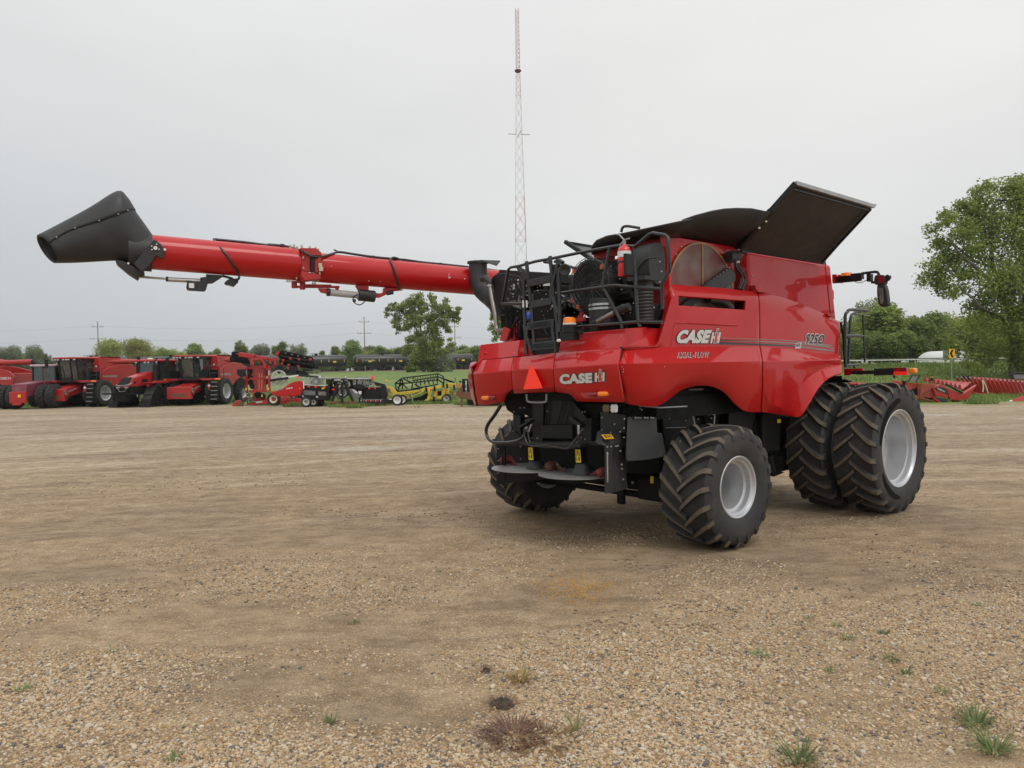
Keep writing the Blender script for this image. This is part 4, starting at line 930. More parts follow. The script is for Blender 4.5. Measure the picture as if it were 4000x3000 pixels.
g = MB(); g.tube(Ls('r3', [(574,845),(560,890),(548,905)], x=-1.51), .016, 8); g.tube(Ls('r3', [(952,850),(957,925)], x=-1.51), .016, 8); g.tube(Ls('r3', [(540,868),(525,885)], x=-1.51), .018, 8); g.build('hose_fitting', 'steel', comb)
g = MB(); g.tube(smooth_path(Ls('r3', [(533,600),(536,640),(548,662),(600,668),(682,665),(693,645),(695,600)], x=-1.42), 4), .014, 8); g.build('grab_handle', 'grey', comb)
# right hand deflector tower and its plates
g = MB()
g.prism([L('r3', 1105, 905, x=-1.42), L('r3', 1290, 898, x=-1.15), L('r3', 1300, 1005, x=-1.15), L('r3', 1165, 1020, x=-1.5), L('r3', 1090, 990, x=-1.5)], V(.03, .01, .01))
g.prism([L('r3', 1165, 1015, x=-1.5), L('r3', 1232, 1008, x=-1.36), L('r3', 1240, 1395, x=-1.36), L('r3', 1165, 1408, x=-1.5)], V(.02, .0, 0))
g.prism([L('r3', 1232, 1008, x=-1.36), L('r3', 1296, 1000, x=-1.15), L('r3', 1345, 1365, x=-1.1), L('r3', 1240, 1395, x=-1.36)], V(.02, .0, 0))
g.prism([L('r3', 1130, 740, x=-1.1), L('r3', 1330, 770, y=-1.1), L('r3', 1330, 910, y=-1.1), L('r3', 1130, 910, x=-1.1)], V(.06, .02, 0))
df = g.build('deflector', 'blk', comb, bevel=.006)
g = MB()
for P_, xx in (([(1187,1028),(1218,1024),(1257,1021),(1273,1018),(1190,1085),(1189,1310),(1190,1195),(1292,1060),(1303,1170),(1316,1290),(1305,1205)], -1.53), ([(1143,890),(1213,910),(1290,905),(1325,800),(1322,875),(1320,950),(1245,843),(1145,790)], -1.3)):
    for x, y in P_: g.ball(L('r3', x, y, x=xx), .012, 6)
g.tube(Ls('r3', [(1187,1070),(1190,1300)], x=-1.53), .009, 6); g.build('bolts', 'steel', df)
pp = [L('r3', 1170, 967, x=-1.47), L('r3', 1243, 962, x=-1.40), L('r3', 1220, 928, x=-1.33), L('r3', 1140, 933, x=-1.40)]
P0 = pp; g = MB(); g.prism(pp, V(-.01, 0, .006), 0); 
for q0, q1 in (((.22, .2), (.42, .8)), ((.55, .15), (.62, .85)), ((.62, .42), (.78, .58)), ((.8, .15), (.87, .85))):
    U_ = lambda u, v: P0[0]*(1-u)*(1-v)+P0[1]*u*(1-v)+P0[2]*u*v+P0[3]*(1-u)*v+V(-.012, 0, .008)
    g.add([U_(q0[0], q0[1]), U_(q1[0], q0[1]), U_(q1[0], q1[1]), U_(q0[0], q1[1])], [(0, 1, 2, 3)], 1)
g.build('warning_label', ['yelo', 'decalk'], comb, recalc=False)
# side-on black panels, guards, and the linkages in the wheel arch
YI = -1.15
g = MB()
g.prism([L('e4', 640, 320, y=-1.32), L('e4', 1100, 330, y=-1.32), L('e4', 1112, 585, y=-1.34), L('e4', 1185, 588, y=-1.38), L('e4', 1262, 965, y=-1.42), L('e4', 900, 1030, y=-1.42), L('e4', 640, 1045, y=-1.42), L('e4', 615, 1010, y=-1.42)], V(0, .02, 0)); 
hsh = g.build('heat_shield', 'blk', comb, bevel=.006)
g = MB()
for x0, x1 in ((755, 845), (905, 965), (1010, 1048)): g.tube([L('e4', x0, 340, y=-1.345), L('e4', x1, 342, y=-1.345)], .010, 6); g.ball(L('e4', x0, 340, y=-1.35), .016, 6)
g.build('hinge_pin', 'galv', hsh)
g = MB()
g.prism(Ls('r4', [(0,500),(240,530),(420,400),(640,400),(760,480),(860,570),(1250,610),(1250,900),(1000,900),(600,1000),(300,1010),(0,1010)], y=-.98), V(0, .05, 0))
g.prism(Ls('r4', [(735,500),(930,570),(900,680),(940,850),(735,800)], y=-1.22), V(0, .04, 0)); g.prism(Ls('r4', [(975,585),(1100,590),(1100,850),(980,860)], y=-1.2), V(0, .3, 0))
g.prism(Ls('r4', [(250,560),(480,560),(480,900),(290,900)], y=-1.12), V(0, .04, 0))
g.build('inner_side_panel', 'blkm', comb, bevel=.01)
g = MB(); g.tube(Ls('r4', [(85,525),(240,540),(430,530)], y=-1.45), .010, 6); g.tube(Ls('r4', [(445,410),(545,406)], y=-1.3), .012, 6)
g.tube(smooth_path(Ls('r4', [(575,560),(610,585),(640,580),(665,545)], y=-1.25)), .012, 6); g.tube(smooth_path(Ls('r4', [(470,545),(475,600),(485,660),(488,700)], y=-1.25)), .014, 6); g.tube(Ls('r4', [(275,685),(420,680)], y=-1.18), .005, 5); g.tube(Ls('r4', [(385,775),(372,815)], y=-1.5), .008, 5)
g.tube(smooth_path(Ls('r4', [(630,580),(628,620),(625,660)], y=-1.25)), .009, 6)
g.build('link_rod', 'galv', comb)
g = MB(); g.tube(smooth_path(Ls('r4', [(370,600),(430,570),(520,540),(560,560)], y=-1.2)), .022, 8); g.tube(smooth_path(Ls('r4', [(540,530),(560,620),(600,660)], y=-1.15)), .03, 8); g.tube(Ls('r4', [(590,580),(600,680)], y=-1.05), .07, 12); g.cyl(L('r4', 520, 460, y=-1.0), L('r4', 520, 460, y=-1.02)+V(0, -.2, 0), .3, 28); g.build('drive_parts', 'dark', comb)
g = MB()
for k in range(40): g.ball(L('r4', random.uniform(80, 700), random.uniform(510, 640), y=-1.24), random.uniform(.006, .014), 6)
for x in (40, 95, 125, 157, 190): g.ball(L('r4', x, 1078, y=-.75), .02, 8)
g.build('bolts', 'galv', comb)
# rear axle
g = MB(); g.beam(V(0, -1.5, .80), V(0, 1.5, .80), .26, .26); g.beam(V(-.15, -1.45, .62), V(-.15, 1.45, .62), .10, .08); g.beam(V(-.2, -.9, .95), V(-.2, .9, .95), .09, .09); g.bx((-.3, -.35, .75), (.4, .35, 1.4)); g.bx((-.35, -1.3, .6), (-.2, -.75, .9)); g.bx((-.3, -1.5, .6), (.3, -1.3, 1.05)); g.bx((-.3, 1.3, .6), (.3, 1.5, 1.05)); g.bx((-.5, -.62, .52), (-.44, -.5, .74)); g.build('rear_axle', 'dark', comb, bevel=.015)
g = MB(); g.beam(V(.2, -1.0, .75), V(3.4, -1.0, .85), .2, .25); g.beam(V(.2, 1.0, .75), V(3.4, 1.0, .85), .2, .25); g.bx((1.2, -1.1, .7), (2.2, -.9, 1.7)); g.build('frame_rail', 'dark', comb)
pict('r4', [(168,1082),(190,1082),(189,1034),(168,1034)], -.5, 0, mat='yelo')
P = [L('r4', a, b, y=-1.24) for a, b in ((1080,650),(1105,648),(1105,622),(1080,622))]; g = MB(); g.prism(P, V(0, -.004, 0)); g.build('warning_label', 'yel', comb)
g = MB()
for k in range(36):
    a = L('r4', random.uniform(1000, 1180), random.uniform(855, 960), y=-1.0); g.tube([a, a+V(random.uniform(.05, .4), random.uniform(-.1, .1), random.uniform(-.04, .04))], random.uniform(.008, .02), 6)
g.prism([L('r4', 1040, 985, y=-1.1), L('r4', 1135, 1005, y=-1.1), L('r4', 1060, 1035, y=-1.1)], V(0, .1, 0)); g.tube(Ls('r4', [(1030,880),(1050,1000)], y=-1.1), .04, 8)
g.build('underside_lines', 'blkm', comb)
# rear work lamps under the hood
g = MB()
for (x0, y0, x1, y1, m_) in ((1217, 690, 1268, 742, 0), (1155, 692, 1200, 740, 1)):
    for i in (0, 1):
        for j in (0, 1): g.ball(L('r3', x0+(x1-x0)*(.27+.46*i), y0+(y1-y0)*(.27+.46*j), x=-1.34), .036, 10, m_, (.5, 1, 1))
g.build('work_lamp', ['white', pmat('dim_amber', (.12, .09, .04), .3)], comb)

# --- front right: ladder rail, light bar, mirror arm ---
XF = 4.05
g = MB(); g.tube(smooth_path(Ls('s1', [(262,1110),(258,640),(280,560),(320,535),(480,545)], y=-1.55), 6), .026, 8); g.tube(smooth_path(Ls('s1', [(290,1080),(310,640),(345,575),(395,556),(480,552)], y=-1.2), 6), .024, 8)
g.tube(Ls('s1', [(262,793),(440,797)], y=-1.55), .022, 8); g.tube(Ls('s1', [(280,808),(440,803)], y=-1.35), .018, 8)
g.tube(Ls('s1', [(436,590),(455,1060)], y=-1.55), .016, 8); g.tube(Ls('s1', [(440,598),(503,598)], y=-1.55), .016, 8); g.tube(Ls('s1', [(262,1090),(405,1085)], y=-1.55), .02, 8); g.tube(Ls('s1', [(345,1090),(350,1115)], y=-1.5), .02, 8); g.build('platform_handrail', 'rail', comb, ang=60)
LB = dict(x=3.95)
g = MB(); g.prism(Ls('s1', [(245,1125),(430,1120),(432,1185),(340,1178),(340,1170),(300,1190),(250,1192)], **LB), V(.05, 0, 0)); g.build('light_bar_bracket', 'red', comb)
g = MB(); g.beam(L('s1', 330, 1162, **LB), L('s1', 560, 1158, **LB), .04, .06); g.beam(L('s1', 560, 1158, **LB), L('s1', 750, 1150, **LB), .04, .11); g.bx(L('s1', 543, 1120, x=3.9), L('s1', 592, 1192, x=4.02)); g.tube(Ls('s1', [(748,1190),(748,1220)], **LB), .02, 6); lb = g.build('light_bar', 'blkm', comb, bevel=.008)
g = MB(); g.bx(L('s1', 742, 1112, x=3.92), L('s1', 886, 1150, x=3.98)); g.build('marker_lamp', 'redlens', lb, bevel=.006)
g = MB(); g.bx(L('s1', 742, 1152, x=3.92), L('s1', 889, 1186, x=3.98)); g.build('reflector', 'refl', lb)
g = MB(); g.bx(L('s1', 889, 1118, x=3.90), L('s1', 985, 1168, x=4.0)); g.build('marker_lamp', 'orange', lb, bevel=.02)
g = MB(); XM = dict(x=4.0)
g.beam(L('s1', 140, 235, **XM), L('s1', 420, 208, **XM), .06, .13); g.beam(L('s1', 150, 248, **XM), L('s1', 330, 240, **XM), .06, .05)
g.tube(smooth_path(Ls('s1', [(420,175),(560,158),(590,175),(595,200)], **XM), 5), .022, 8); g.bx(L('s1', 420, 172, x=3.95), L('s1', 440, 232, x=4.05)); g.bx(L('s1', 470, 180, x=3.95), L('s1', 540, 255, x=4.05)); g.tube(smooth_path(Ls('s1', [(340,245),(380,265),(430,262),(470,240)], **XM), 4), .007, 5)
g.beam(L('s1', 520, 262, **XM), L('s1', 660, 262, **XM), .04, .04); g.beam(L('s1', 650, 250, **XM), L('s1', 700, 200, **XM), .05, .08); ma = g.build('mirror_arm', 'blkm', comb, bevel=.006)
def rr(pts, t=.06, x=3.96): return smooth_path([L('s1', a, b, x=x) for a, b in pts+[pts[0]]], 3)[:-1]
g = MB(); g.prism(rr([(560,190),(630,188),(650,210),(655,275),(620,285),(550,282),(548,215)]), V(.1, 0, 0)); w_ = g.build('lamp_housing', 'blk', ma, bevel=.01)
g = MB(); g.prism(Ls('s1', [(580,196),(628,198),(640,265),(605,275),(590,240)], x=3.95), V(.02, 0, 0)); g.build('marker_lamp', 'redlens', ma)
g = MB(); g.prism(rr([(575,292),(655,290),(685,460),(672,498),(605,500),(575,400)]), V(.1, 0, 0)); mh = g.build('mirror', 'blk', ma, bevel=.012)
g = MB(); g.prism(Ls('s1', [(588,315),(632,318),(640,440),(625,480),(608,470),(596,400)], x=3.945), V(.012, 0, 0)); g.build('mirror_glass', 'mirror', mh)
g = MB(); g.tube(Ls('s1', [(615,285),(618,295)], **XM), .02, 6); g.prism(Ls('s1', [(680,190),(708,195),(690,245),(665,240),(668,215)], **XM), V(.05, 0, 0)); g.build('side_camera', 'blk', ma)
q = L('s1', 272, 200, **XM); hh = (L('s1', 272, 165, **XM)-q).z
g = MB(); g.lathe([(0, .09), (hh*.85, .085), (hh, .05), (hh, 0)], q, (0, 0, 1), 20); g.build('beacon', 'orange', comb, ang=50)
g = MB(); g.prism(Ls('s1', [(128,185),(160,182),(182,205),(150,215),(150,262),(130,262)], x=3.9), V(.3, 0, 0)); g.build('roof_corner', 'red', comb)
g = MB(); g.prism(Ls('s1', [(135,1200),(225,1195),(235,1260),(180,1275),(150,1265)], x=4.1), V(.1, .5, 0)); g.prism(Ls('s1', [(235,1225),(300,1245),(280,1262),(225,1262)], x=4.15), V(.1, 0, 0)); g.build('underside_bracket', 'dark', comb)
g = MB(); g.prism(Ls('s1', [(270,1275),(300,1262),(310,1300),(380,1268),(400,1290),(385,1310),(270,1320)], x=5.0), V(.3, 0, 0)); g.build('feeder_edge', 'redm', comb)

# --- unloading auger ---
PV = tol(Vector((2.77, 14.85, 0))-ORG+Vector((0, 0, 0)))
au_d = tol(Vector((-7.42, -3.45, 0))).normalized()
def Lp(reg, X, Y, off=0):          # measured point on the vertical plane through the auger axis
    n_ = V(-au_d.y, au_d.x, 0); o = tol(CC-ORG); d = tol(ray(reg, X, Y)); p0 = PV+n_*off
    t = (p0-o).dot(n_)/d.dot(n_); return o+d*t
AN = V(-au_d.y, au_d.x, 0)
if AN.dot(CL-PV) < 0: AN = -AN    # towards the camera
def Lpc(reg, X, Y, off=0):         # same, off metres nearer the camera
    o = tol(CC-ORG); d = tol(ray(reg, X, Y)); t = (PV+AN*off-o).dot(AN)/d.dot(AN); return o+d*t
def rad_at(reg, X, y0, y1): return (Lp(reg, X, y0)-Lp(reg, X, y1)).length/2
a_out = Lp('r5', 1150, 635); a_h1 = Lp('r6', 350, 405); a_h2 = Lp('r6', 520, 430); a_in = Lp('r6', 1960, 558)
r_out = rad_at('r5', 1300, 492, 790)*.99; r_in = rad_at('r6', 1500, 405, 645)*.99
inner_end = a_in+(a_in-a_h2).normalized()*2.9
g = MB(); g.cyl(a_h1+(a_h1-a_out).normalized()*.15, a_out-(a_h1-a_out).normalized()*.25, r_out, 48); tb = g.build('auger_tube', 'red', comb, ang=50)
g = MB(); g.cyl(a_h2-(a_in-a_h2).normalized()*.05, inner_end, r_in, 48); tb2 = g.build('auger_tube', 'red', comb, ang=50)
g = MB(); g.cyl(inner_end+V(0, 0, r_in), inner_end-V(0, 0, 1.4), r_in*1.1, 32); g.build('auger_elbow', 'red', comb, bevel=.03)
# hinge
g = MB(); ad_ = (a_h2-a_h1).normalized()
g.lathe([(-.05, r_out+.004), (-.05, r_out+.03), (.0, r_out+.03), (.0, r_out+.004)], Lp('r6', 400, 415), ad_, 40); g.lathe([(-.05, r_in), (-.05, r_out+.03), (.0, r_out+.03), (.0, r_in)], Lp('r6', 430, 425), ad_, 40)
g.prism([Lpc('r6', *q, off=r_out+.03) for q in ((400,285),(470,300),(470,470),(400,470))], -AN*.05)
g.prism([Lpc('r6', *q, off=r_out+.06) for q in ((385,262),(520,262),(565,300),(570,330),(470,325),(400,285))], -AN*.25)
g.prism([Lpc('r6', *q, off=r_out+.06) for q in ((395,465),(560,490),(560,530),(420,545),(385,500))], -AN*.25)
g.prism([Lpc('r6', *q, off=r_out+.05) for q in ((505,325),(560,330),(560,480),(505,475))], -AN*.05)
hg = g.build('auger_hinge', 'redm', comb, bevel=.008)
g = MB(); g.cyl(Lpc('r6', 488, 325, off=r_out+.05), Lpc('r6', 488, 472, off=r_out+.05), .035, 12, 1)
for x, y in ((298,245),(330,240),(395,245),(465,255),(515,262),(540,275),(355,258)): g.cyl(Lpc('r6', x, y-8, off=.1), Lpc('r6', x, y+22, off=.1), .016, 8, 0)
for x, y in ((270,550),(290,552),(310,548),(490,570),(510,570),(350,525),(388,515),(410,347),(410,437),(535,545),(550,483)): g.cyl(Lpc('r6', x, y-10, off=.12 if y > 500 else r_out+.05), Lpc('r6', x, y+8, off=.12 if y > 500 else r_out+.05), .015, 8, 0)
g.prism([Lpc('r6', *q, off=r_out+.10) for q in ((540,393),(570,393),(572,425),(580,425),(580,460),(545,462),(545,430),(540,428))], -AN*.03, 0)
g.build('hinge_bolts', ['zinc', 'blkm'], hg)
# lower linkage and folding actuator
g = MB()
g.beam(Lpc('r6', 320, 598, off=0), Lpc('r6', 720, 600, off=0), .06, .035); g.beam(Lpc('r6', 420, 585, off=0), Lpc('r6', 650, 588, off=0), .08, .03); g.cyl(Lpc('r6', 330, 548, off=0), Lpc('r6', 332, 610, off=0), .045, 10); g.cyl(Lpc('r6', 402, 560, off=0), Lpc('r6', 402, 622, off=0), .045, 10); g.cyl(Lpc('r6', 700, 595, off=0), Lpc('r6', 700, 625, off=0), .03, 10)
g.prism([Lpc('r6', *q, off=.04) for q in ((540,610),(640,612),(650,630),(610,655),(565,645))], -AN*.08)
g.prism([Lpc('r6', *q, off=.05) for q in ((865,585),(975,585),(975,640),(1070,655),(1105,645),(1110,605),(1220,608),(1280,625),(1190,635),(1075,690),(900,680),(905,650))], -AN*.10)
lk = g.build('fold_linkage', 'redm', tb2, bevel=.008)
g = MB(); g.cyl(Lpc('r6', 620, 645, off=.02), Lpc('r6', 890, 672, off=.02), .055, 16, 1); g.cyl(Lpc('r6', 612, 643, off=.02), Lpc('r6', 640, 647, off=.02), .062, 12, 0); g.cyl(Lpc('r6', 885, 668, off=.04), Lpc('r6', 1025, 682, off=.04), .095, 14, 0)
g.tube(smooth_path([Lpc('r6', x, y, off=.1) for x, y in ((905,655),(850,680),(838,715),(870,748),(905,752),(940,725),(955,700))], 5), .010, 6, 0); g.cyl(Lpc('r6', 845, 705, off=.1), Lpc('r6', 852, 730, off=.1), .028, 8, 0); g.cyl(Lpc('r6', 1130, 655, off=.06), Lpc('r6', 1185, 645, off=.06), .035, 10, 0)
g.build('fold_actuator', ['blk', 'lgrey'], tb2, bevel=.005)
# cables
def top_pt(reg, X, Y): return Lpc(reg, X, Y, off=0)
g = MB()
g.tube(smooth_path([top_pt('r5', 1620, 518), top_pt('r5', 1750, 530), top_pt('r5', 1900, 545), top_pt('r5', 2080, 568), top_pt('r5', 2212, 575), top_pt('r6', 100, 232), top_pt('r6', 230, 243), top_pt('r6', 340, 268), Lpc('r6', 420, 300, off=r_out+.08), Lpc('r6', 480, 335, off=r_out+.1), Lpc('r6', 560, 338, off=r_in+.03), Lpc('r6', 650, 315, off=.12), top_pt('r6', 720, 298), top_pt('r6', 860, 318), top_pt('r6', 1000, 338), top_pt('r6', 1170, 355), top_pt('r6', 1290, 365), top_pt('r6', 1430, 385), top_pt('r6', 1600, 402), top_pt('r6', 1790, 422), top_pt('r6', 1870, 432), top_pt('r6', 2000, 448), top_pt('r6', 2110, 462)], 4), .020, 8)
g.tube(smooth_path([top_pt('r5', 1640, 515), top_pt('r5', 1790, 538), top_pt('r5', 1900, 550), top_pt('r5', 2212, 582)], 6), .014, 6)
g.tube([top_pt('r6', 720, 296), top_pt('r6', 690, 285), top_pt('r6', 672, 275)], .012, 6)
g.tube(smooth_path([top_pt('r5', 1625, 520), Lpc('r5', 1680, 590, off=r_out*.8), Lpc('r5', 1740, 660, off=r_out+.02), Lpc('r5', 1800, 750, off=r_out*.9), Lpc('r5', 1838, 810, off=r_out*.55), Lpc('r5', 1845, 850, off=.2), Lpc('r5', 1830, 870, off=.1)], 6), .018, 8)
g.tube(smooth_path([top_pt('r6', 1225, 352), Lpc('r6', 1185, 345, off=.08), Lpc('r6', 1160, 370, off=r_in*.6), Lpc('r6', 1190, 430, off=r_in+.02), Lpc('r6', 1208, 510, off=r_in+.02), Lpc('r6', 1228, 580, off=r_in*.7), Lpc('r6', 1235, 615, off=.1)], 6), .018, 8)
for x, y in ((228,240),(1010,340),(1285,368),(1592,402),(1785,425),(2015,452)): g.cyl(Lpc('r6', x, y-10, off=0), Lpc('r6', x, y+12, off=0), .035, 8)
g.build('cable', 'hose', tb2, ang=60)
g = MB(); g.tube([Lpc('r6', 1670, 480, off=r_in*.98), Lpc('r6', 1665, 515, off=r_in)], .003, 4)
for x, y in ((1678,518),(1803,530),(1668,522)): g.ball(Lpc('r6', x, y, off=r_in*1.0), .012, 6)
for x, y in ((975,548),(1075,550),(652,420)): g.ball(Lpc('r6', x, y, off=r_in*(.72 if y > 500 else 1)), .009, 6)
g.build('rivets', 'white', tb2)
# discharge spout: upper shell and lower shell with an open mouth
def ellring(c, ux, rx, uy, ry, n=28, a0=0, a1=2*math.pi): return [c+ux*(rx*math.cos(a0+(a1-a0)*k/n))+uy*(ry*math.sin(a0+(a1-a0)*k/n)) for k in range(n+1)]
def sec(reg, top, bot, depth):
    a = Lp(reg, *top); b = Lp(reg, *bot); c = (a+b)/2; return (c, (a-b).normalized(), (a-b).length/2, depth)
TB = [((108, 490), (262, 725), .24), ((330, 375), (430, 722), .25), ((560, 250), (620, 712), .26), ((790, 112), (765, 705), .27), ((880, 165), (830, 712), .27), ((950, 275), (890, 735), .265), ((1040, 400), (950, 790), .26), ((1112, 505), (1010, 820), .25)]
NS = 4
tps = smooth_path([V(a[0], a[1], 0) for a, b, d in TB], NS); bts = smooth_path([V(b[0], b[1], 0) for a, b, d in TB], NS)
cts = smooth_path([V(x, y, 0) for x, y in ((225, 548), (430, 460), (600, 405), (760, 345), (850, 310), (948, 275))], NS)
secs = [sec('r5', (p.x, p.y), (q.x, q.y), .24+.02*math.sin(math.pi*i/(len(tps)-1))) for i, (p, q) in enumerate(zip(tps, bts))]
SHF = [max(0, .08*(1-i/12)) for i in range(len(secs))]
g = MB(); rows = []; n = 48
for i, (c, u, ry, dp) in enumerate(secs): rows.append([c+u*(ry*math.cos(t))+(AN*dp-au_d*SHF[i])*math.sin(t) for t in [2*math.pi*k/n for k in range(n+1)]])
g.grid(rows); sp = g.build('discharge_spout', 'blk', comb, solid=.012, ang=50)
g = MB(); rows = []
for i in range(len(cts)):
    c, u, ry, dp = secs[i]; pc = Lpc('r5', cts[i].x, cts[i].y, off=0); a_ = math.acos(max(-.95, min(.95, (pc-c).dot(u)/ry)))
    rows.append([c+u*((ry+.016)*math.cos(t))+(AN*(dp+.016)-au_d*SHF[i])*math.sin(t) for t in [-a_+2*a_*k/24 for k in range(25)]])
g.grid(rows); hd_ = g.build('spout_hood', 'blk', sp, solid=.014, ang=50)
g = MB()
for k in (2, 5, 9, 13, 17): q = rows[k][24]; g.ball(q+AN*.012, .012, 6)
g.build('rivets', 'zinc', hd_)
# collar at the tube end
g = MB(); dd = (a_out-a_h1).normalized()
e0 = Lp('r5', 1120, 640); g.lathe([(.0, r_out+.004), (.0, r_out+.02), (.18, r_out+.02), (.3, r_out+.02)], e0+dd*.04, dd, 40)
g.prism([Lpc('r5', *q, off=r_out+.05) for q in ((1110,515),(1170,560),(1205,610),(1190,690),(1130,660),(1060,760),(1000,800),(930,730),(1050,590))], -AN*.06)
g.prism([Lpc('r5', *q, off=.2) for q in ((780,700),(840,705),(905,740),(1030,800),(1010,820),(985,820),(965,855),(880,800),(775,712))], -AN*.4)
cl_ = g.build('spout_collar', 'blk', comb, bevel=.01)
g = MB()
for x, y, r_ in ((1122,595,.027),(1203,608,.018),(1090,578,.009),(1132,563,.009),(1153,606,.009),(1092,609,.009),(888,728,.014)): q = Lpc('r5', x, y, off=r_out+.055 if x > 900 else .22); g.cyl(q, q+AN*.015, r_, 12)
g.build('bolts', 'white', cl_)
g = MB(); g.tube([Lpc('r5', 972, 843, off=.0), Lpc('r5', 1220, 860, off=0)], .018, 8, 1); g.cyl(Lpc('r5', 1212, 862, off=0), Lpc('r5', 1232, 864, off=0), .038, 10, 0); g.cyl(Lpc('r5', 1228, 866, off=0), Lpc('r5', 1515, 880, off=0), .034, 12, 1)
g.prism([Lpc('r5', *q, off=.08) for q in ((1395,890),(1402,872),(1412,888),(1510,890),(1510,850),(1560,842),(1575,900),(1560,955),(1545,965),(1400,955),(1390,930))], -AN*.14, 0)
g.prism([Lpc('r5', *q, off=.09) for q in ((1410,898),(1455,898),(1457,942),(1412,940))], AN*.004, 2)
g.prism([Lpc('r5', *q, off=.06) for q in ((1560,820),(1720,830),(1620,895),(1580,898))], -AN*.12, 0); g.tube([Lpc('r5', 1700, 835, off=.02), Lpc('r5', 1790, 860, off=.02)], .02, 6, 0)
ac = g.build('spout_actuator', ['blk', 'steel', 'white'], tb, bevel=.004)
g = MB(); g.prism([Lpc('r5', *q, off=.08) for q in ((1720,890),(1750,865),(1830,855),(1840,890),(1800,928),(1725,905))], -AN*.12, 0); g.tube([Lpc('r5', 1745, 845, off=0), Lpc('r5', 1800, 870, off=0)], .02, 6, 0); g.prism([Lpc('r5', *q, off=.06) for q in ((1722,892),(1800,918),(1798,930),(1722,905))], -AN*.1, 1); g.build('work_lamp', ['blk', 'lamp'], tb, bevel=.004)
# --- lettering and stripes laid on the painted panels ---
bpy.context.view_layer.update()
BV = []
for o in SP: BV.append(BVHTree.FromPolygons([v.co.copy() for v in o.data.vertices], [tuple(p.vertices) for p in o.data.polygons]))
def onpanel(reg, X, Y, off):
    d = tol(ray(reg, X, Y)).normalized(); best = None
    for b in BV:
        h = b.ray_cast(CL, d)
        if h[0] is not None and (best is None or h[3] < best[3]): best = h
    if best is None: return L(reg, X, Y, y=-1.5)
    n_ = best[1]; n_ = n_ if n_.dot(d) < 0 else -n_
    return best[0]+n_*off
def decal_poly(g, reg, pts, off, m=0): g.add([onpanel(reg, x, y, off) for x, y in pts], [tuple(range(len(pts)))], m)
def decal_strip(g, reg, top, bot, off, m=0, n=12):
    def samp(P, t):
        t *= len(P)-1; i = min(int(t), len(P)-2); f = t-i; return (P[i][0]*(1-f)+P[i+1][0]*f, P[i][1]*(1-f)+P[i+1][1]*f)
    g.grid([[onpanel(reg, *samp(top, k/n), off) for k in range(n+1)], [onpanel(reg, *samp(bot, k/n), off) for k in range(n+1)]], m)
def decal_text(g, txt, reg, bl, br, tl, off, m=0, bold=.02, shear=0., space=1., ref=None):
    vs, fs = text_mesh(txt, bold, shear, space)
    v0, _ = text_mesh(txt, 0, shear, space) if ref is None else ref
    x0 = min(v.x for v in v0); x1 = max(v.x for v in v0); y0 = min(v.y for v in v0); y1 = max(v.y for v in v0)
    out = []
    for v in vs:
        u = (v.x-x0)/(x1-x0); w_ = (v.y-y0)/(y1-y0)
        out.append(onpanel(reg, bl[0]+(br[0]-bl[0])*u+(tl[0]-bl[0])*w_, bl[1]+(br[1]-bl[1])*u+(tl[1]-bl[1])*w_, off))
    g.add(out, fs, m)
def lettering(txt, reg, bl, br, tl, fill='decalw', line='decalk', bold=.05, out=.05, shear=0., space=1.05):
    g = MB(); decal_text(g, txt, reg, bl, br, tl, .0045, 1, bold+out, shear, space); decal_text(g, txt, reg, bl, br, tl, .011, 0, bold, shear, space, ref=text_mesh(txt, 0, shear, space))
    return g.build('lettering', [fill, line], comb, recalc=False)
lettering('CASE', 'r2', (275,1341),(514,1341),(296,1254), shear=0.12, bold=.065, out=.045, space=1.06)
def emblem(reg, P, off=.0035):
    """the bar-and-dot emblem: P maps unit square"""
    g = MB(); Q = lambda pts, m, o: g.add([onpanel(reg, *P(u, v), o) for u, v in pts], [tuple(range(len(pts)))], m)
    Q([(-.06,-.06),(1.04,-.06),(1.04,.80),(.72,.80),(.72,1.06),(.40,1.06),(.40,.80),(-.06,.80)], 1, off)
    Q([(0,0),(.22,0),(.22,.30),(.36,.30),(.36,.48),(.22,.48),(.22,.74),(0,.74)], 0, off+.003)
    Q([(.98,0),(.76,0),(.76,.30),(.70,.30),(.70,.48),(.76,.48),(.76,.74),(.98,.74)], 0, off+.003)
    Q([(.36,-.02),(.68,-.02),(.68,.76),(.36,.76)], 0, off+.003); Q([(.41,.02),(.63,.02),(.63,.72),(.41,.72)], 2, off+.005)
    Q([(.40,.82),(.68,.82),(.68,1.02),(.40,1.02)], 0, off+.003); Q([(.45,.86),(.64,.86),(.64,.98),(.45,.98)], 2, off+.005)
    return g.build('emblem', ['decalw', 'decalk', 'decalr'], comb, recalc=False)
emblem('r2', lambda u, v: (532+68*u+22*v, 1348-112*v))
lettering('CASE', 'r3', (812,513),(1062,502),(812,444), bold=.065, out=.045, space=1.06)
emblem('r3', lambda u, v: (1088+80*u+2*v, 500-5*u-98*v))
lettering('AXIAL-FLOW', 'r2', (283,1462),(524,1457),(286,1422), fill='decalk', line='white', bold=.0, out=.045, space=1.32)
lettering('925O', 'r2', (1258,1346),(1392,1354),(1270,1278), fill='decalk', line='white', bold=.03, out=.06, shear=.15, space=1.16)
g = MB(); decal_poly(g, 'r2', [(1180,1388),(1222,1389),(1230,1340),(1186,1347)], .0045, 0); decal_text(g, 'AFS', 'r2', (1184,1374),(1216,1374),(1188,1350), .007, 1, .03); g.build('lettering', ['decalw', 'decalk'], comb, recalc=False)
g = MB()
decal_strip(g, 'r2', [(612,1342),(905,1350),(1180,1362),(1400,1390),(1470,1400)], [(612,1358),(905,1364),(1180,1376),(1400,1404),(1488,1411)], .003, 0, 16)
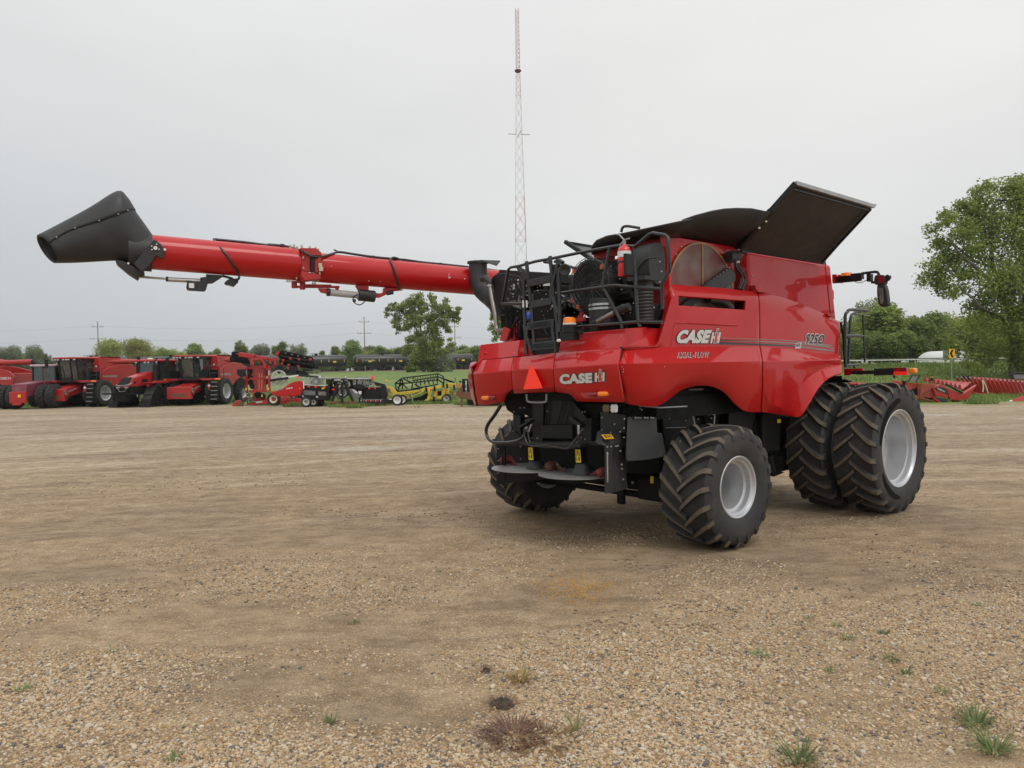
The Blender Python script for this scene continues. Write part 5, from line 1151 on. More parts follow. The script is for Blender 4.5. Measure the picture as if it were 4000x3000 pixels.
decal_strip(g, 'r2', [(616,1322),(905,1330),(1180,1343),(1400,1362),(1474,1385)], [(616,1328),(905,1340),(1180,1353),(1400,1376),(1480,1393)], .003, 0, 16)
decal_strip(g, 'r2', [(616,1306),(905,1314),(1180,1328),(1400,1356),(1455,1360)], [(616,1309),(905,1318),(1180,1334),(1400,1366),(1466,1369)], .003, 0, 16)
g.build('stripe', 'decalg', comb, recalc=False)
g = MB(); decal_strip(g, 'r2', [(608,1336),(750,1345),(1000,1356),(1180,1366)], [(608,1357),(750,1359),(1000,1366),(1180,1374)], .0045, 0, 12); decal_strip(g, 'r2', [(612,1320),(760,1326),(900,1334)], [(612,1328),(760,1331),(900,1336)], .0045, 0, 8); g.build('stripe', 'decalk', comb, recalc=False)
# recessed pressing above the logo and a bead
g = MB(); g.tube([onpanel('r2', x, y, .0) for x, y in ((232,1375),(262,1198),(300,1194),(520,1200),(740,1214))], .008, 6); g.tube([onpanel('r2', x, y, .0) for x, y in ((360,1194),(560,1204),(740,1213))], .012, 6); g.build('pressed_bead', 'red', comb)
g = MB()
for r_, pts in (('r3', [(1305,378),(1318,398),(1315,420),(935,262),(950,300),(1650,378),(1300,130)]), ('r3', [(433,268),(545,350),(960,290)])):
    for x, y in pts: 
        q = onpanel(r_, x, y, .002); g.ball(q, .006, 5)
g.build('splash_marks', 'white', comb)
# ---------------- machines in the row behind ----------------
def far_text(txt, P0, P1, P2, mat, parent, bold=.03, nrm=None):
    """P0 lower left, P1 lower right, P2 upper left (coordinates of the parent)"""
    vs, fs = text_mesh(txt, bold); x0 = min(v.x for v in vs); x1 = max(v.x for v in vs); y0 = min(v.y for v in vs); y1 = max(v.y for v in vs)
    g = MB(); g.add([P0+(P1-P0)*((v.x-x0)/(x1-x0))+(P2-P0)*((v.y-y0)/(y1-y0)) for v in vs], fs); return g.build('lettering', mat, parent, recalc=False)
def far_combine(label, loc, rz):
    t = thing('combine_harvester', label, 'combine harvester', loc, rz, 'combine harvesters parked in the row behind')
    for sy in (-1, 1):
        for yy in (1.45, 2.15): make_wheel((0, sy*yy, 1.0), 1.0, .6, .54, 20, False, t, sy, .07, simple=True, tm='rubbg')
        make_wheel((-3.7, sy*1.6, .72), .74, .6, .34, 16, False, t, sy, .07, simple=True, tm='rubbg')
    g = MB()
    for s_ in (-1, 1):
        pf = [(-5.3, 1.6), (-5.5, 2.3), (-5.1, 2.75), (-3.6, 3.15), (-2.6, 3.15), (-1.2, 2.9), (-.5, 2.55), (-.45, 1.95), (-1.1, 1.95), (-1.35, 1.5), (-2.6, 1.4), (-3.0, 1.75), (-3.7, 1.9), (-4.4, 1.75), (-4.7, 1.6)]
        g = MB(); g.prism([V(x, s_*1.45, z) for x, z in pf], V(0, s_*.12, 0)); sp_ = g.build('side_panel', 'redbg', t, bevel=.03)
        g = MB(); g.prism([V(x, s_*1.574, z) for x, z in ((-2.2, 2.15), (-.6, 2.2), (-.6, 2.3), (-2.2, 2.32))], V(0, s_*.004, 0)); g.build('stripe', 'decalg', sp_)
    g = MB(); g.bx((-5.3, -1.45, 1.6), (-4.9, 1.45, 2.6)); g.build('rear_hood', 'redbg', t, bevel=.05)
    g = MB(); g.bx((-5.0, -1.4, 1.2), (-.3, 1.4, 2.6)); g.bx((-4.6, -.8, .8), (.4, .8, 1.6)); g.bx((-.3, -1.2, .7), (.3, 1.2, 1.9)); g.bx((-3.9, -1.5, .6), (-3.5, 1.5, .9)); g.build('chassis', 'dark', t)
    g = MB(); g.bx((-3.0, -1.45, 2.6), (-.62, 1.38, 3.66)); g.bx((-1.0, .8, 2.0), (-.63, 1.42, 3.3)); g.prism([V(-3.0, -1.4, 3.66), V(-.65, -1.4, 3.66), V(-.8, -1.2, 3.74), V(-2.9, -1.2, 3.74)], V(0, 2.6, 0)); tk = g.build('grain_tank', 'redbg', t, bevel=.03)
    g = MB(); g.ball(V(-.62, 1.1, 3.0), .07, 8); g.build('lamp', 'white', tk)
    g = MB()
    for z in (2.1, 2.75): g.bx((-.64, .82, z), (-.60, 1.4, z+.58))
    g.build('access_door', 'redbg', tk, bevel=.01)
    g = MB(); g.cyl(V(-1.1, 1.15, 3.35), V(-7.2, 1.75, 3.42), .2, 20); g.cyl(V(-.9, 1.0, 3.3), V(-1.5, 1.1, 3.3), .26, 16); au = g.build('auger_tube', 'redbg', t)
    g = MB(); g.cyl(V(-4.2, 1.4, 3.38), V(-4.3, 1.4, 3.38), .24, 20); g.cyl(V(-7.0, 1.72, 3.5), V(-7.5, 1.8, 3.1), .24, 16); g.build('auger_band', 'blkm', au)
    # cab
    g = MB(); a = [V(-.6, -.8, 1.95), V(.75, -.78, 1.95), V(1.0, -.5, 1.95), V(1.05, .5, 1.95), V(.75, .78, 1.95), V(-.6, .8, 1.95)]
    b = [V(p.x+(.22 if p.x > 0 else 0), p.y, 3.5) for p in a]; n = 6
    g.add(a+b, [tuple(range(5, -1, -1)), tuple(range(6, 12))]+[(i, (i+1) % 6, 6+(i+1) % 6, 6+i) for i in range(6)]); cb = g.build('cab_glazing', 'glass', t, ang=20)
    g = MB()
    for p, q in zip(a, b): g.beam(p, q, .08, .08)
    g.bx((-.6, -.85, 1.88), (1.1, .85, 1.97)); g.bx((-.6, -.9, 3.40), (1.28, .9, 3.56)); g.build('cab_frame', 'blkm', cb)
    g = MB(); g.bx((-.7, -.98, 3.56), (1.35, .98, 3.70)); rf = g.build('cab_roof', 'redbg', t, bevel=.06)
    g = MB()
    for y in (-.95, -.7, -.45, .0, .25, .45, .95): g.bx((1.30, y-.08, 3.47), (1.37, y+.08, 3.56))
    g.build('work_lamps', 'lamp', rf)
    g = MB(); g.bx((-.2, -.3, 2.0), (.2, .3, 3.1)); g.bx((.5, -.1, 2.0), (.6, .1, 2.8)); g.build('seat', 'rust', cb)
    # platform, feeder
    g = MB(); g.bx((.75, -2.0, 1.84), (.95, 2.3, 1.98)); g.bx((-.5, .95, 1.80), (.9, 2.1, 1.9)); g.bx((-.5, -1.5, 1.80), (.9, -.9, 1.9)); pl_ = g.build('platform', 'redbg', t, bevel=.015)
    g = MB(); g.bx((.94, -2.1, 1.86), (1.0, -1.85, 1.97)); g.build('marker_lamp', 'orange', pl_); g = MB(); g.bx((.94, 2.05, 1.86), (1.0, 2.45, 1.97)); g.build('marker_lamp', 'orange', pl_)
    g = MB(); g.hexa([V(.2, -.6, 1.1), V(.2, .6, 1.1), V(2.15, .65, .65), V(2.15, -.65, .65)][::-1], [V(.2, -.6, 1.75), V(.2, .6, 1.75), V(2.15, .65, 1.35), V(2.15, -.65, 1.35)][::-1]); g.bx((2.1, -.95, .50), (2.35, .95, 1.38)); fd_ = g.build('feeder_house', 'redbg', t, bevel=.04)
    g = MB(); g.bx((2.34, -.6, .66), (2.36, .55, .92)); g.cyl(V(2.2, .95, 1.1), V(2.2, 1.06, 1.1), .16, 12); g.build('feeder_mouth', 'rust', fd_)
    g = MB()
    for k in range(5): g.tube(smooth_path([V(2.25, .96, 1.3-.05*k), V(2.35, 1.05+.02*k, 1.0), V(2.05, 1.0, .8)]), .02, 5)
    g.cyl(V(2.1, .85, 1.1), V(1.0, .8, 1.4), .05, 8); g.cyl(V(2.1, -.85, .8), V(1.0, -.8, 1.2), .06, 8); g.build('hoses', 'grey', fd_)
    # ladder, rails, mirrors
    g = MB(); g.beam(V(1.25, 1.82, .35), V(1.05, 1.82, 1.85), .05, .04); g.beam(V(1.25, 2.32, .35), V(1.05, 2.32, 1.85), .05, .04); g.bx((1.0, 1.8, .5), (1.06, 2.34, 1.8)); ld = g.build('ladder', 'blkm', t)
    for k in range(5):
        g = MB(); z = .42+.31*k; g.bx((1.16-.04*k, 1.83, z), (1.32-.04*k, 2.31, z+.05)); g.build('step', 'galv', ld)
    g = MB(); g.tube(smooth_path([V(.75, 1.5, 1.9), V(.75, 1.5, 2.8), V(.6, 1.5, 2.9), V(-.3, 1.5, 2.9), V(-.45, 1.5, 2.7), V(-.45, 1.5, 1.9)], 3), .025, 6); g.tube([V(.75, 2.3, 1.9), V(.75, 2.3, 2.75), V(.2, 2.3, 2.75), V(.2, 2.3, 1.9)], .025, 6); g.tube([V(.75, 1.5, 2.35), V(-.4, 1.5, 2.35)], .02, 6); g.build('handrail', 'rail', t)
    for s_ in (-1, 1):
        g = MB(); g.tube([V(1.2, s_*.9, 3.5), V(1.35, s_*1.45, 3.52)], .03, 6); g.bx((1.3, s_*1.35, 2.95 if s_ < 0 else 2.9), (1.38, s_*1.6, 3.5)); g.build('mirror', 'blkm', t)
    g = MB(); g.cyl(V(1.2, 1.68, 1.15), V(1.2, 1.68, 1.55), .08, 10); g.cyl(V(1.2, 1.68, 1.55), V(1.2, 1.68, 1.66), .03, 8); fx = g.build('fire_extinguisher', 'redbg', t, bevel=.02)
    g = MB(); g.cyl(V(1.2, 1.68, 1.38), V(1.2, 1.68, 1.5), .083, 10); g.build('label_plate', 'white', fx)
    return t
RZ = rad(-98)
cA = far_combine('red combine with a glass cab, parked between the faded maroon tractor and the tracked tractor', (-32.6, 57.4, gz(-33.6, 57)), rad(-103))
cB = dup(cA, (-23.7, 57.4, gz(-24.35, 57.2)), RZ, 'red combine with a glass cab, parked just left of the folded red planter')
cC = dup(cA, (-43.3, 59.4, .08), rad(182), 'red combine cut off by the left edge, its auger tube pointing right')
far_text('CASE IH', V(-4.35, 1.585, 2.12), V(-5.2, 1.585, 2.12), V(-4.35, 1.585, 2.30), 'white', cC)
# old articulated tractor with faded maroon paint
t = thing('tractor', 'old faded maroon four-wheel-drive tractor with dual tyres, second from the left of the row', 'tractor', (-34.9, 56.4, .08), rad(-90))
for xx in (1.1, -2.4):
    for sy in (-1, 1):
        for yy in (1.05, 1.75): make_wheel((xx, sy*yy, .86), .88, .56, .42, 18, False, t, sy, .07, simple=True, tm='rubbg', rm='maroon')
g = MB(); g.hexa([V(-.6, -.55, .9), V(2.4, -.55, .9), V(2.4, .55, .9), V(-.6, .55, .9)], [V(-.6, -.6, 2.0), V(2.3, -.5, 1.8), V(2.3, .5, 1.8), V(-.6, .6, 2.0)]); g.build('bonnet', 'maroon', t, bevel=.06)
g = MB(); g.bx((2.35, -.58, .45), (2.55, .58, 1.25)); g.bx((2.5, -.3, .3), (2.7, .3, .45)); g.build('front_plate', 'redm', t, bevel=.03)
g = MB(); g.bx((2.55, .05, .85), (2.565, .25, 1.05)); g.build('warning_sticker', 'yel', t)
g = MB(); g.bx((-2.3, -.85, 1.7), (-.6, .85, 2.0)); g.bx((-3.9, -.8, .8), (-2.2, .8, 1.5)); g.bx((-3.4, -1.9, 1.78), (-1.6, -.8, 1.84)); g.bx((-3.4, .8, 1.78), (-1.6, 1.9, 1.84)); g.build('rear_frame', 'maroon', t, bevel=.03)
g = MB(); g.bx((-2.2, -.85, 2.0), (-.65, .85, 3.05)); cg = g.build('cab_glazing', 'glass', t)
g = MB()
for x in (-2.2, -1.4, -.65):
    for y in (-.85, .85): g.bx((x-.05, y-.05, 2.0), (x+.05, y+.05, 3.05))
g.bx((-.67, -.1, 2.0), (-.6, 0, 3.05)); g.build('cab_frame', 'blkm', cg)
g = MB(); g.bx((-2.35, -1.0, 3.05), (-.5, 1.0, 3.2)); g.build('cab_roof', pmat('faded_roof', (.55, .42, .45), .6, var=.2), t, bevel=.04)
g = MB(); g.bx((-1.3, -.3, 3.2), (-1.2, .3, 3.27)); g.build('roof_bar', 'blkm', t)
g = MB(); g.cyl(V(.6, .75, 1.8), V(.6, .75, 2.9), .05, 8); g.build('exhaust', 'rust', t)
# tracked tractor
t = thing('tracked_tractor', 'red tractor on triangular rubber tracks with a black grille, parked between two combines', 'tractor', (-26.7, 56.6, .08), rad(-103))
def track(x, y, p, w_=.72):
    P = [(x-1.0, .0), (x+1.0, .0), (x+1.12, .12), (x+1.1, .30), (x+.28, 1.5), (x+.05, 1.62), (x-.28, 1.5), (x-1.1, .30), (x-1.12, .12)]
    S_ = smooth_path([V(a, 0, b) for a, b in P+[P[0]]], 4)[:-1]; c = V(x, 0, .6)
    g = MB(); inner = [c+(q-c)*.88 for q in S_]; n = len(S_)
    vs = [q+V(0, y-w_/2, 0) for q in S_]+[q+V(0, y+w_/2, 0) for q in S_]+[q+V(0, y-w_/2, 0) for q in inner]+[q+V(0, y+w_/2, 0) for q in inner]
    fs = []
    for i in range(n):
        j = (i+1) % n; fs += [(i, j, n+j, n+i), (2*n+j, 2*n+i, 3*n+i, 3*n+j), (j, i, 2*n+i, 2*n+j), (n+i, n+j, 3*n+j, 3*n+i)]
    g.add(vs, fs)
    for i in range(0, n):
        q = S_[i]; d = (q-c).normalized()
        g.beam(q+V(0, y-w_/2, 0)+d*.02, q+V(.03, y, 0)+d*.03, .07, .06); g.beam(q+V(.03, y, 0)+d*.03, q+V(0, y+w_/2, 0)+d*.02, .07, .06)
    tr_ = g.build('track', 'rubbg', p)
    g = MB(); g.cyl(V(x, y-w_*.35, 1.05), V(x, y+w_*.42, 1.05), .42, 18)
    for xx in (-.85, .85): g.cyl(V(x+xx, y-w_*.4, .35), V(x+xx, y+w_*.45, .35), .26, 14)
    for xx in (-.4, 0, .4): g.cyl(V(x+xx, y-w_*.4, .22), V(x+xx, y+w_*.4, .22), .14, 12)
    g.prism([V(x-.8, y-.1, .35), V(x+.8, y-.1, .35), V(x, y-.1, 1.2)], V(0, .35, 0)); g.build('track_wheels', 'blkm', tr_)
for xx in (1.3, -2.6):
    for yy in (-1.25, 1.25): track(xx, yy, t)
g = MB(); g.hexa([V(.3, -.5, 1.55), V(3.0, -.42, 1.35), V(3.0, .42, 1.35), V(.3, .5, 1.55)], [V(.3, -.48, 2.55), V(2.4, -.34, 2.12), V(2.4, .34, 2.12), V(.3, .48, 2.55)]); g.build('bonnet', 'redbg', t, bevel=.08, segs=3)
g = MB(); g.prism([V(2.42, -.36, 2.125), V(2.42, .36, 2.125), V(3.03, .42, 1.6), V(3.03, -.42, 1.6)], V(.03, 0, .03)); g.bx((2.6, -.45, .7), (3.0, .45, 1.4)); g.build('grille', 'dark', t, bevel=.02)
g = MB(); g.tube(smooth_path([V(3.05, -.48, 1.62), V(3.1, 0, 1.56), V(3.05, .48, 1.62), V(2.7, .52, 1.74)], 4), .035, 6); g.bx((3.0, .2, 1.38), (3.06, .48, 1.5)); g.bx((3.0, -.48, 1.38), (3.06, -.2, 1.5)); g.tube([V(3.03, -.4, 1.4), V(3.06, -.2, 1.15), V(3.06, .2, 1.15), V(3.03, .4, 1.4)], .02, 6); g.build('headlamp', 'galv', t)
g = MB(); g.bx((1.1, .47, 1.75), (1.6, .52, 2.0)); g.bx((2.2, .42, 1.7), (2.35, .46, 1.85)); g.build('side_vent', 'blkm', t)
g = MB(); g.bx((-.3, -.7, .9), (2.9, .7, 1.5)); g.bx((-3.8, -.6, .8), (-.3, .6, 1.5)); g.bx((2.9, -.6, .45), (3.3, .6, 1.0)); g.bx((3.2, -1.4, .95), (3.3, 1.4, 1.05)); g.build('chassis', 'dark', t)
g = MB(); g.bx((-1.5, -.85, 1.6), (.25, .85, 3.25)); cg = g.build('cab_glazing', 'glass', t)
g = MB()
for x in (-1.5, .25):
    for y in (-.85, .85): g.bx((x-.06, y-.06, 1.6), (x+.06, y+.06, 3.25))
g.build('cab_frame', 'blkm', cg)
g = MB(); g.bx((-1.7, -1.0, 3.25), (.5, 1.0, 3.42)); rf = g.build('cab_roof', 'redbg', t, bevel=.06)
g = MB(); g.ball(V(.1, 0, 3.46), .22, 10, 0, (1, 1, .4)); g.build('roof_dome', 'cream', rf)
g = MB()
for y in (-.85, -.1, .2, .85): g.bx((.5, y-.07, 3.16), (.56, y+.07, 3.26))
g.build('work_lamps', 'lamp', rf)
g = MB(); g.cyl(V(.15, -.95, 1.6), V(.15, -.95, 3.3), .17, 14); g.cyl(V(.15, -.95, 3.3), V(.15, -.95, 3.65), .12, 12); g.cyl(V(.15, -.95, 3.6), V(.15, -.95, 3.64), .2, 12); g.build('air_intake', 'blkm', t)
g = MB(); g.cyl(V(.5, .75, 1.7), V(.5, .75, 3.0), .2, 14); g.tube(smooth_path([V(.5, .75, 3.0), V(.5, .75, 3.3), V(.35, .8, 3.5)]), .08, 8); g.build('exhaust', 'blkm', t)
g = MB(); g.tube([V(-3.8, 1.2, 1.75), V(-1.8, 1.2, 1.85), V(-1.4, 1.2, 1.75), V(-.6, 1.2, 1.75), V(1.2, 1.2, 1.8), V(2.0, 1.2, 1.5)], .08, 6); g.bx((-3.4, .5, 1.68), (-1.6, 1.6, 1.76)); g.bx((.4, .6, 1.7), (1.9, 1.65, 1.76)); g.build('fender', 'redbg', t)
g = MB(); g.bx((-3.2, -.9, 1.5), (-1.6, .9, 2.6)); g.build('rear_tank', 'blkm', t, bevel=.08)

# ---- implements: measured on their own upright planes, built with real thickness ----
class Imp:
    def __init__(s, name, label, cat, kx, y, reg='k', group=None):
        p = Wd('k', kx, 1500, y=y); s.o = V(p.x, y, gz(p.x, y)); s.y = y; s.e = thing(name, label, cat, s.o, 0, group)
    def P(s, reg, X, Y, dy=0): return Wd(reg, X, Y, y=s.y+dy)-s.o
    def slab(s, g, reg, pts, dy=0, d=.1, m=0): g.prism([s.P(reg, x, y, dy) for x, y in pts], V(0, d, 0), m)
    def bar(s, g, reg, a, b, w_=.1, dy=0, m=0, dy2=None): g.beam(s.P(reg, *a, dy), s.P(reg, *b, dy if dy2 is None else dy2), w_, w_, m)
    def tub(s, g, reg, pts, r=.03, dy=0, m=0, sm=4): g.tube(smooth_path([s.P(reg, x, y, dy) for x, y in pts], sm), r, 6, m)
    def disc(s, g, reg, c, r, dy=0, th=.08, m=0, n=20, ax=(0, 1, 0)): c = s.P(reg, *c, dy); g.cyl(c, c+V(*ax)*th, r, n, m)
    def ring(s, g, reg, c, r, dy=0, w_=.08, t_=.04, m=0): c = s.P(reg, *c, dy); g.lathe([(0, r-w_), (0, r), (t_, r), (t_, r-w_), (0, r-w_)], c, (0, 1, 0), 24, m)
# folded planter
I = Imp('planter', 'big folded red planter with upright bar rack and black row units', 'planter', 1000, 53.5); E = I.e
g = MB(); I.slab(g, 'g2', [(520,990),(1180,880),(1180,950),(1150,975),(525,1035)], 0, .2); I.slab(g, 'g2', [(540,770),(850,765),(850,800),(540,810)], .3, .15); I.bar(g, 'g2', (590, 800), (660, 940), .1, .2); I.bar(g, 'g2', (1100, 970), (1440, 960), .35, 1.2); I.slab(g, 'g2', [(600,960),(1420,960),(1400,900),(620,900)], 1.6, .15); fr = g.build('main_frame', 'redbg', E, bevel=.02)
g = MB()
for x in (487, 883): I.slab(g, 'g2', [(x-18,365),(x+22,360),(x+22,790),(x-12,800)], .1, .18)
fr2 = g.build('upright', 'redbg', E, bevel=.01)
g = MB()
for x in (487, 883): I.slab(g, 'g2', [(x-12,430),(x+16,430),(x+16,510),(x-10,512)], .09, .01)
for x in (545,): I.slab(g, 'g2', [(655,965),(770,958),(775,985),(655,1002)], -.01, .01)
g.build('sticker', 'lgrey', fr2)
g = MB()
for x in (620, 655, 690, 735, 780, 820): I.slab(g, 'g2', [(x-14,400),(x+14,395),(x+16,770),(x-14,775)], .3+.1*(x % 3), .12)
I.slab(g, 'g2', [(520,370),(880,360),(880,400),(520,410)], .35, .12); I.slab(g, 'g2', [(540,555),(840,550),(840,585),(540,590)], .35, .1); g.build('bar_rack', 'redbg', E, bevel=.01)
g = MB()
for x, y in ((555, 440), (840, 470), (570, 640), (700, 850), (760, 870), (650, 870), (550, 540), (830, 620), (600, 700)): I.disc(g, 'g2', (x, y), .22, .5, .3)
I.disc(g, 'g2', (400, 630), .32, -.2, .1); I.slab(g, 'g2', [(330,410),(470,405),(480,520),(400,550),(330,500)], -.1, .3); g.build('row_unit_hopper', 'blkm', E, bevel=.03)
g = MB(); I.bar(g, 'g2', (375, 150), (640, 190), .3, 0); I.bar(g, 'g2', (640, 190), (860, 225), .22, .1); I.bar(g, 'g2', (520, 170), (600, 300), .16, 0); I.bar(g, 'g2', (600, 290), (595, 345), .2, 0); I.bar(g, 'g2', (730, 200), (820, 330), .16, 0); I.bar(g, 'g2', (820, 320), (815, 390), .2, 0); I.slab(g, 'g2', [(350,130),(400,125),(410,160),(380,205),(355,160)], -.1, .2)
I.slab(g, 'g2', [(850,215),(1020,205),(1025,260),(860,270)], .3, .4); I.slab(g, 'g2', [(995,120),(1055,95),(1060,150),(1010,185)], .0, .2); I.bar(g, 'g2', (890, 260), (920, 320), .1, .3); I.bar(g, 'g2', (1000, 240), (1000, 340), .2, .3); I.slab(g, 'g2', [(590,350),(1000,340),(1000,375),(590,385)], .5, .15); g.build('wing_arm', 'redbg', E, bevel=.02)
def rowunits(name, x0, y0, x1, y1, n, th, dy):
    for k in range(n):
        f = k/(n-1); g = MB(); x = x0+(x1-x0)*f; y = y0+(y1-y0)*f
        I.slab(g, 'g2', [(x-28,y-22),(x+12,y-30),(x+32,y+10),(x+18,y+th),(x-10,y+th+10),(x-30,y+20)], dy+.12*k, .25)
        I.disc(g, 'g2', (x, y+th*.8), .24, dy+.12*k-.05, .08); I.disc(g, 'g2', (x+8, y), .16, dy+.12*k-.06, .08)
        ru = g.build('row_unit', 'dark', E, bevel=.02)
        g = MB(); I.bar(g, 'g2', (x-20, y-8), (x+25, y), .05, dy+.12*k-.1); g.build('link', 'galv' if k % 2 else 'blkm', ru)
rowunits('a', 265, 140, 510, 170, 6, 110, .6)
rowunits('b', 1110, 120, 1600, 230, 10, 60, .3); rowunits('c', 1120, 220, 1620, 280, 9, 80, .6)
g = MB()
I.bar(g, 'g2', (1080, 175), (1640, 270), .12, .2); I.bar(g, 'g2', (1100, 250), (1640, 330), .15, .5)
I.slab(g, 'g2', [(1440,400),(1640,420),(1560,440),(1480,430)], 1.0, .3); g.build('tool_bar', 'blkm', E)
g = MB()
for x, y in ((1125, 250), (1250, 220), (1400, 235), (1590, 235), (1215, 385), (1105, 310), (1220, 330), (1385, 355)): I.slab(g, 'g2', [(x-20,y-14),(x+22,y-16),(x+26,y+22),(x-12,y+26)], .1, .2)
g.build('red_bracket', 'redbg', E, bevel=.02)
g = MB(); I.disc(g, 'g2', (1065, 410), .30, .1, .2); I.disc(g, 'g2', (1300, 425), .30, .1, .2); I.slab(g, 'g2', [(1130,440),(1480,430),(1560,480),(1575,520),(1140,480)], .4, .3); g.build('gauge_wheel', 'blkm', E)
for cx, r_, w_ in ((980, .47, .5), (1370, .47, .45)):
    c = I.P('g2', cx, 968, .1 if cx < 1000 else 2.0); c.z = r_-.02; make_wheel(c, r_, w_, .25, 14, False, E, -1, .06, simple=True, tm='rubbg', rm='cream')
    # axle sits crosswise to the drawbar
g = MB(); I.slab(g, 'g2', [(250,1010),(330,945),(380,940),(405,985),(390,1060),(310,1080),(250,1050)], -.2, .3); g.build('hitch_cover', 'redbg', E, bevel=.05)
g = MB(); I.disc(g, 'g2', (395, 1010), .24, -.25, .06); I.slab(g, 'g2', [(385,1060),(440,1090),(490,1100),(480,1112),(420,1118)], -.2, .1); g.build('hitch', 'rust', E)
g = MB()
for k in range(16):
    x = 420+random.random()*220; y = 820+random.random()*100; I.tub(g, 'g2', [(x, y), (x+random.uniform(-40, 40), y+40), (x+random.uniform(-60, 60), y+90)], .02, -.05)
I.tub(g, 'g2', [(410,800),(380,900),(420,990),(500,1030),(520,960),(490,900)], .03, -.05); hz_ = g.build('hydraulic_hoses', 'hose', E)
g = MB()
for k in range(22): g.ball(I.P('g2', 430+random.random()*200, 820+random.random()*120, -.08), random.uniform(.02, .05), 6, random.choice((0, 0, 1)))
for x, y in ((580, 870), (765, 865), (490, 750), (878, 748)): I.slab(g, 'g2', [(x-8,y-22),(x+10,y-22),(x+10,y+22),(x-8,y+22)], -.02, .02, 2)
g.build('couplers', ['lgrey', 'redbg', 'yel'], hz_)
# draper header with red end shield on its cart
I = Imp('draper_header', 'black grain header with red end shield and pale reel rings, on a small-wheeled cart', 'header', 1150, 50.6); E = I.e
g = MB(); g.prism(smooth_path([I.P('g2', x, y, -.1) for x, y in ((925,800),(1060,770),(1180,700),(1260,650),(1380,610),(1450,615),(1472,680),(1460,790),(1420,850),(1300,880),(1150,880),(1020,870),(940,840),(925,800))], 3)[:-1], V(0, .15, 0)); es = g.build('end_shield', 'red', E, bevel=.04)
far_text('CASE IH', I.P('g2', 1182, 758, -.26), I.P('g2', 1295, 742, -.26), I.P('g2', 1182, 732, -.26), 'white', es)
g = MB(); I.slab(g, 'g2', [(1040,770),(1050,757),(1135,745),(1140,758)], -.12, .01); g.build('number_strip', 'decalg', es)
g = MB(); g.ball(I.P('g2', 948, 775, -.12), .05, 6); g.ball(I.P('g2', 1415, 745, -.12), .05, 6); g.build('marker_lamp', 'orange', es)
def reel_ring(c, r, dy, reg='g2', mat='lgrey', holes=7):
    g = MB(); C_ = I.P(reg, *c, dy); g.lathe([(0, r*.82), (0, r), (.03, r), (.03, r*.82), (0, r*.82)], C_, (0, 1, 0), 28); g.lathe([(0, 0), (0, r*.3), (.03, r*.3), (.03, 0)], C_, (0, 1, 0), 16)
    for k in range(holes):
        a = 2*math.pi*k/holes+.2; d = V(math.cos(a), 0, math.sin(a)); g.beam(C_+d*r*.25+V(0, .015, 0), C_+d*r*.86+V(0, .015, 0), .10*r/.5, .03)
    return g.build('reel_ring', mat, E)
reel_ring((1060, 550), .50, .25); reel_ring((1080, 650), .52, .05); reel_ring((1500, 610), .36, .5); reel_ring((1700, 620), .5, .6)
g = MB(); I.slab(g, 'f2', [(470,460),(460,350),(560,250),(680,250),(750,300),(820,440),(640,470)], .7, .1); g.build('reel_shield', 'galv', E, bevel=.03)
g = MB(); I.slab(g, 'g2', [(1100,540),(1390,503),(1395,520),(1240,555),(1110,560)], -.05, .08); I.slab(g, 'g2', [(1480,620),(1495,620),(1495,745),(1478,745)], -.15, .05); I.slab(g, 'f2', [(280,455),(900,490),(900,505),(280,470)], .0, .08); g.build('white_rail', 'white', E)
g = MB(); I.bar(g, 'g2', (905, 605), (1220, 560), .16, -.1); I.tub(g, 'g2', [(1180,495),(1400,515),(1700,540),(1850,555)], .06, .5); I.tub(g, 'g2', [(1440,870),(1370,890),(1320,910),(1270,880)], .02, -.1); g.build('reel_arm', 'blkm', E)
g = MB(); I.slab(g, 'f2', [(240,475),(920,500),(960,560),(1000,800),(200,770),(180,700)], .3, .25); I.slab(g, 'f2', [(60,770),(1000,790),(980,930),(100,850)], .1, .6); I.slab(g, 'f2', [(910,300),(1010,300),(1000,700),(1000,800),(920,800)], -.05, .2); g.build('header_frame', 'blkm', E, bevel=.02)
g = MB(); I.slab(g, 'f2', [(260,610),(600,650),(600,770),(200,750)], .28, .02); I.slab(g, 'f2', [(680,660),(900,660),(940,780),(700,770)], .28, .02); g.build('canvas_panel', 'grey', E)
g = MB()
for x, y in ((412, 515), (612, 527), (865, 540)): I.slab(g, 'f2', [(x-35,y-20),(x+35,y-18),(x+35,y+18),(x-35,y+16)], .27, .03)
I.slab(g, 'f2', [(65,222),(145,218),(140,262),(68,258)], -.1, .03); g.build('reflector', 'refl', E)
g = MB(); I.slab(g, 'f2', [(785,545),(870,550),(865,595),(780,590)], .26, .02); g.ball(I.P('f2', 735, 735, .25), .06, 6); g.build('yellow_sticker', 'yel', E)
g = MB(); I.slab(g, 'f2', [(225,775),(270,775),(270,820),(225,818)], .08, .01); I.slab(g, 'f2', [(620,785),(680,785),(680,840),(620,838)], .08, .01); g.ball(I.P('f2', 940, 478, -.06), .05, 6); g.ball(I.P('f2', 735, 260, .5), .13, 8); g.build('light_plate', 'lgrey', E)
for cx, r_, rr_, dy in ((350, .34, .2, -.4), (560, .30, .15, .3), (640, .34, .16, .7), (765, .24, .12, 1.0)):
    c = I.P('f2', cx, 1080, dy); c.z = r_; make_wheel(c, r_, .26, rr_, 12, False, E, -1, .04, simple=True, tm='rubbg', rm='cream' if cx == 765 else 'lgrey')
g = MB(); I.bar(g, 'f2', (560, 900), (560, 1060), .14, .3); I.bar(g, 'f2', (770, 900), (770, 1040), .1, .9); g.build('cart_leg', 'dark', E)
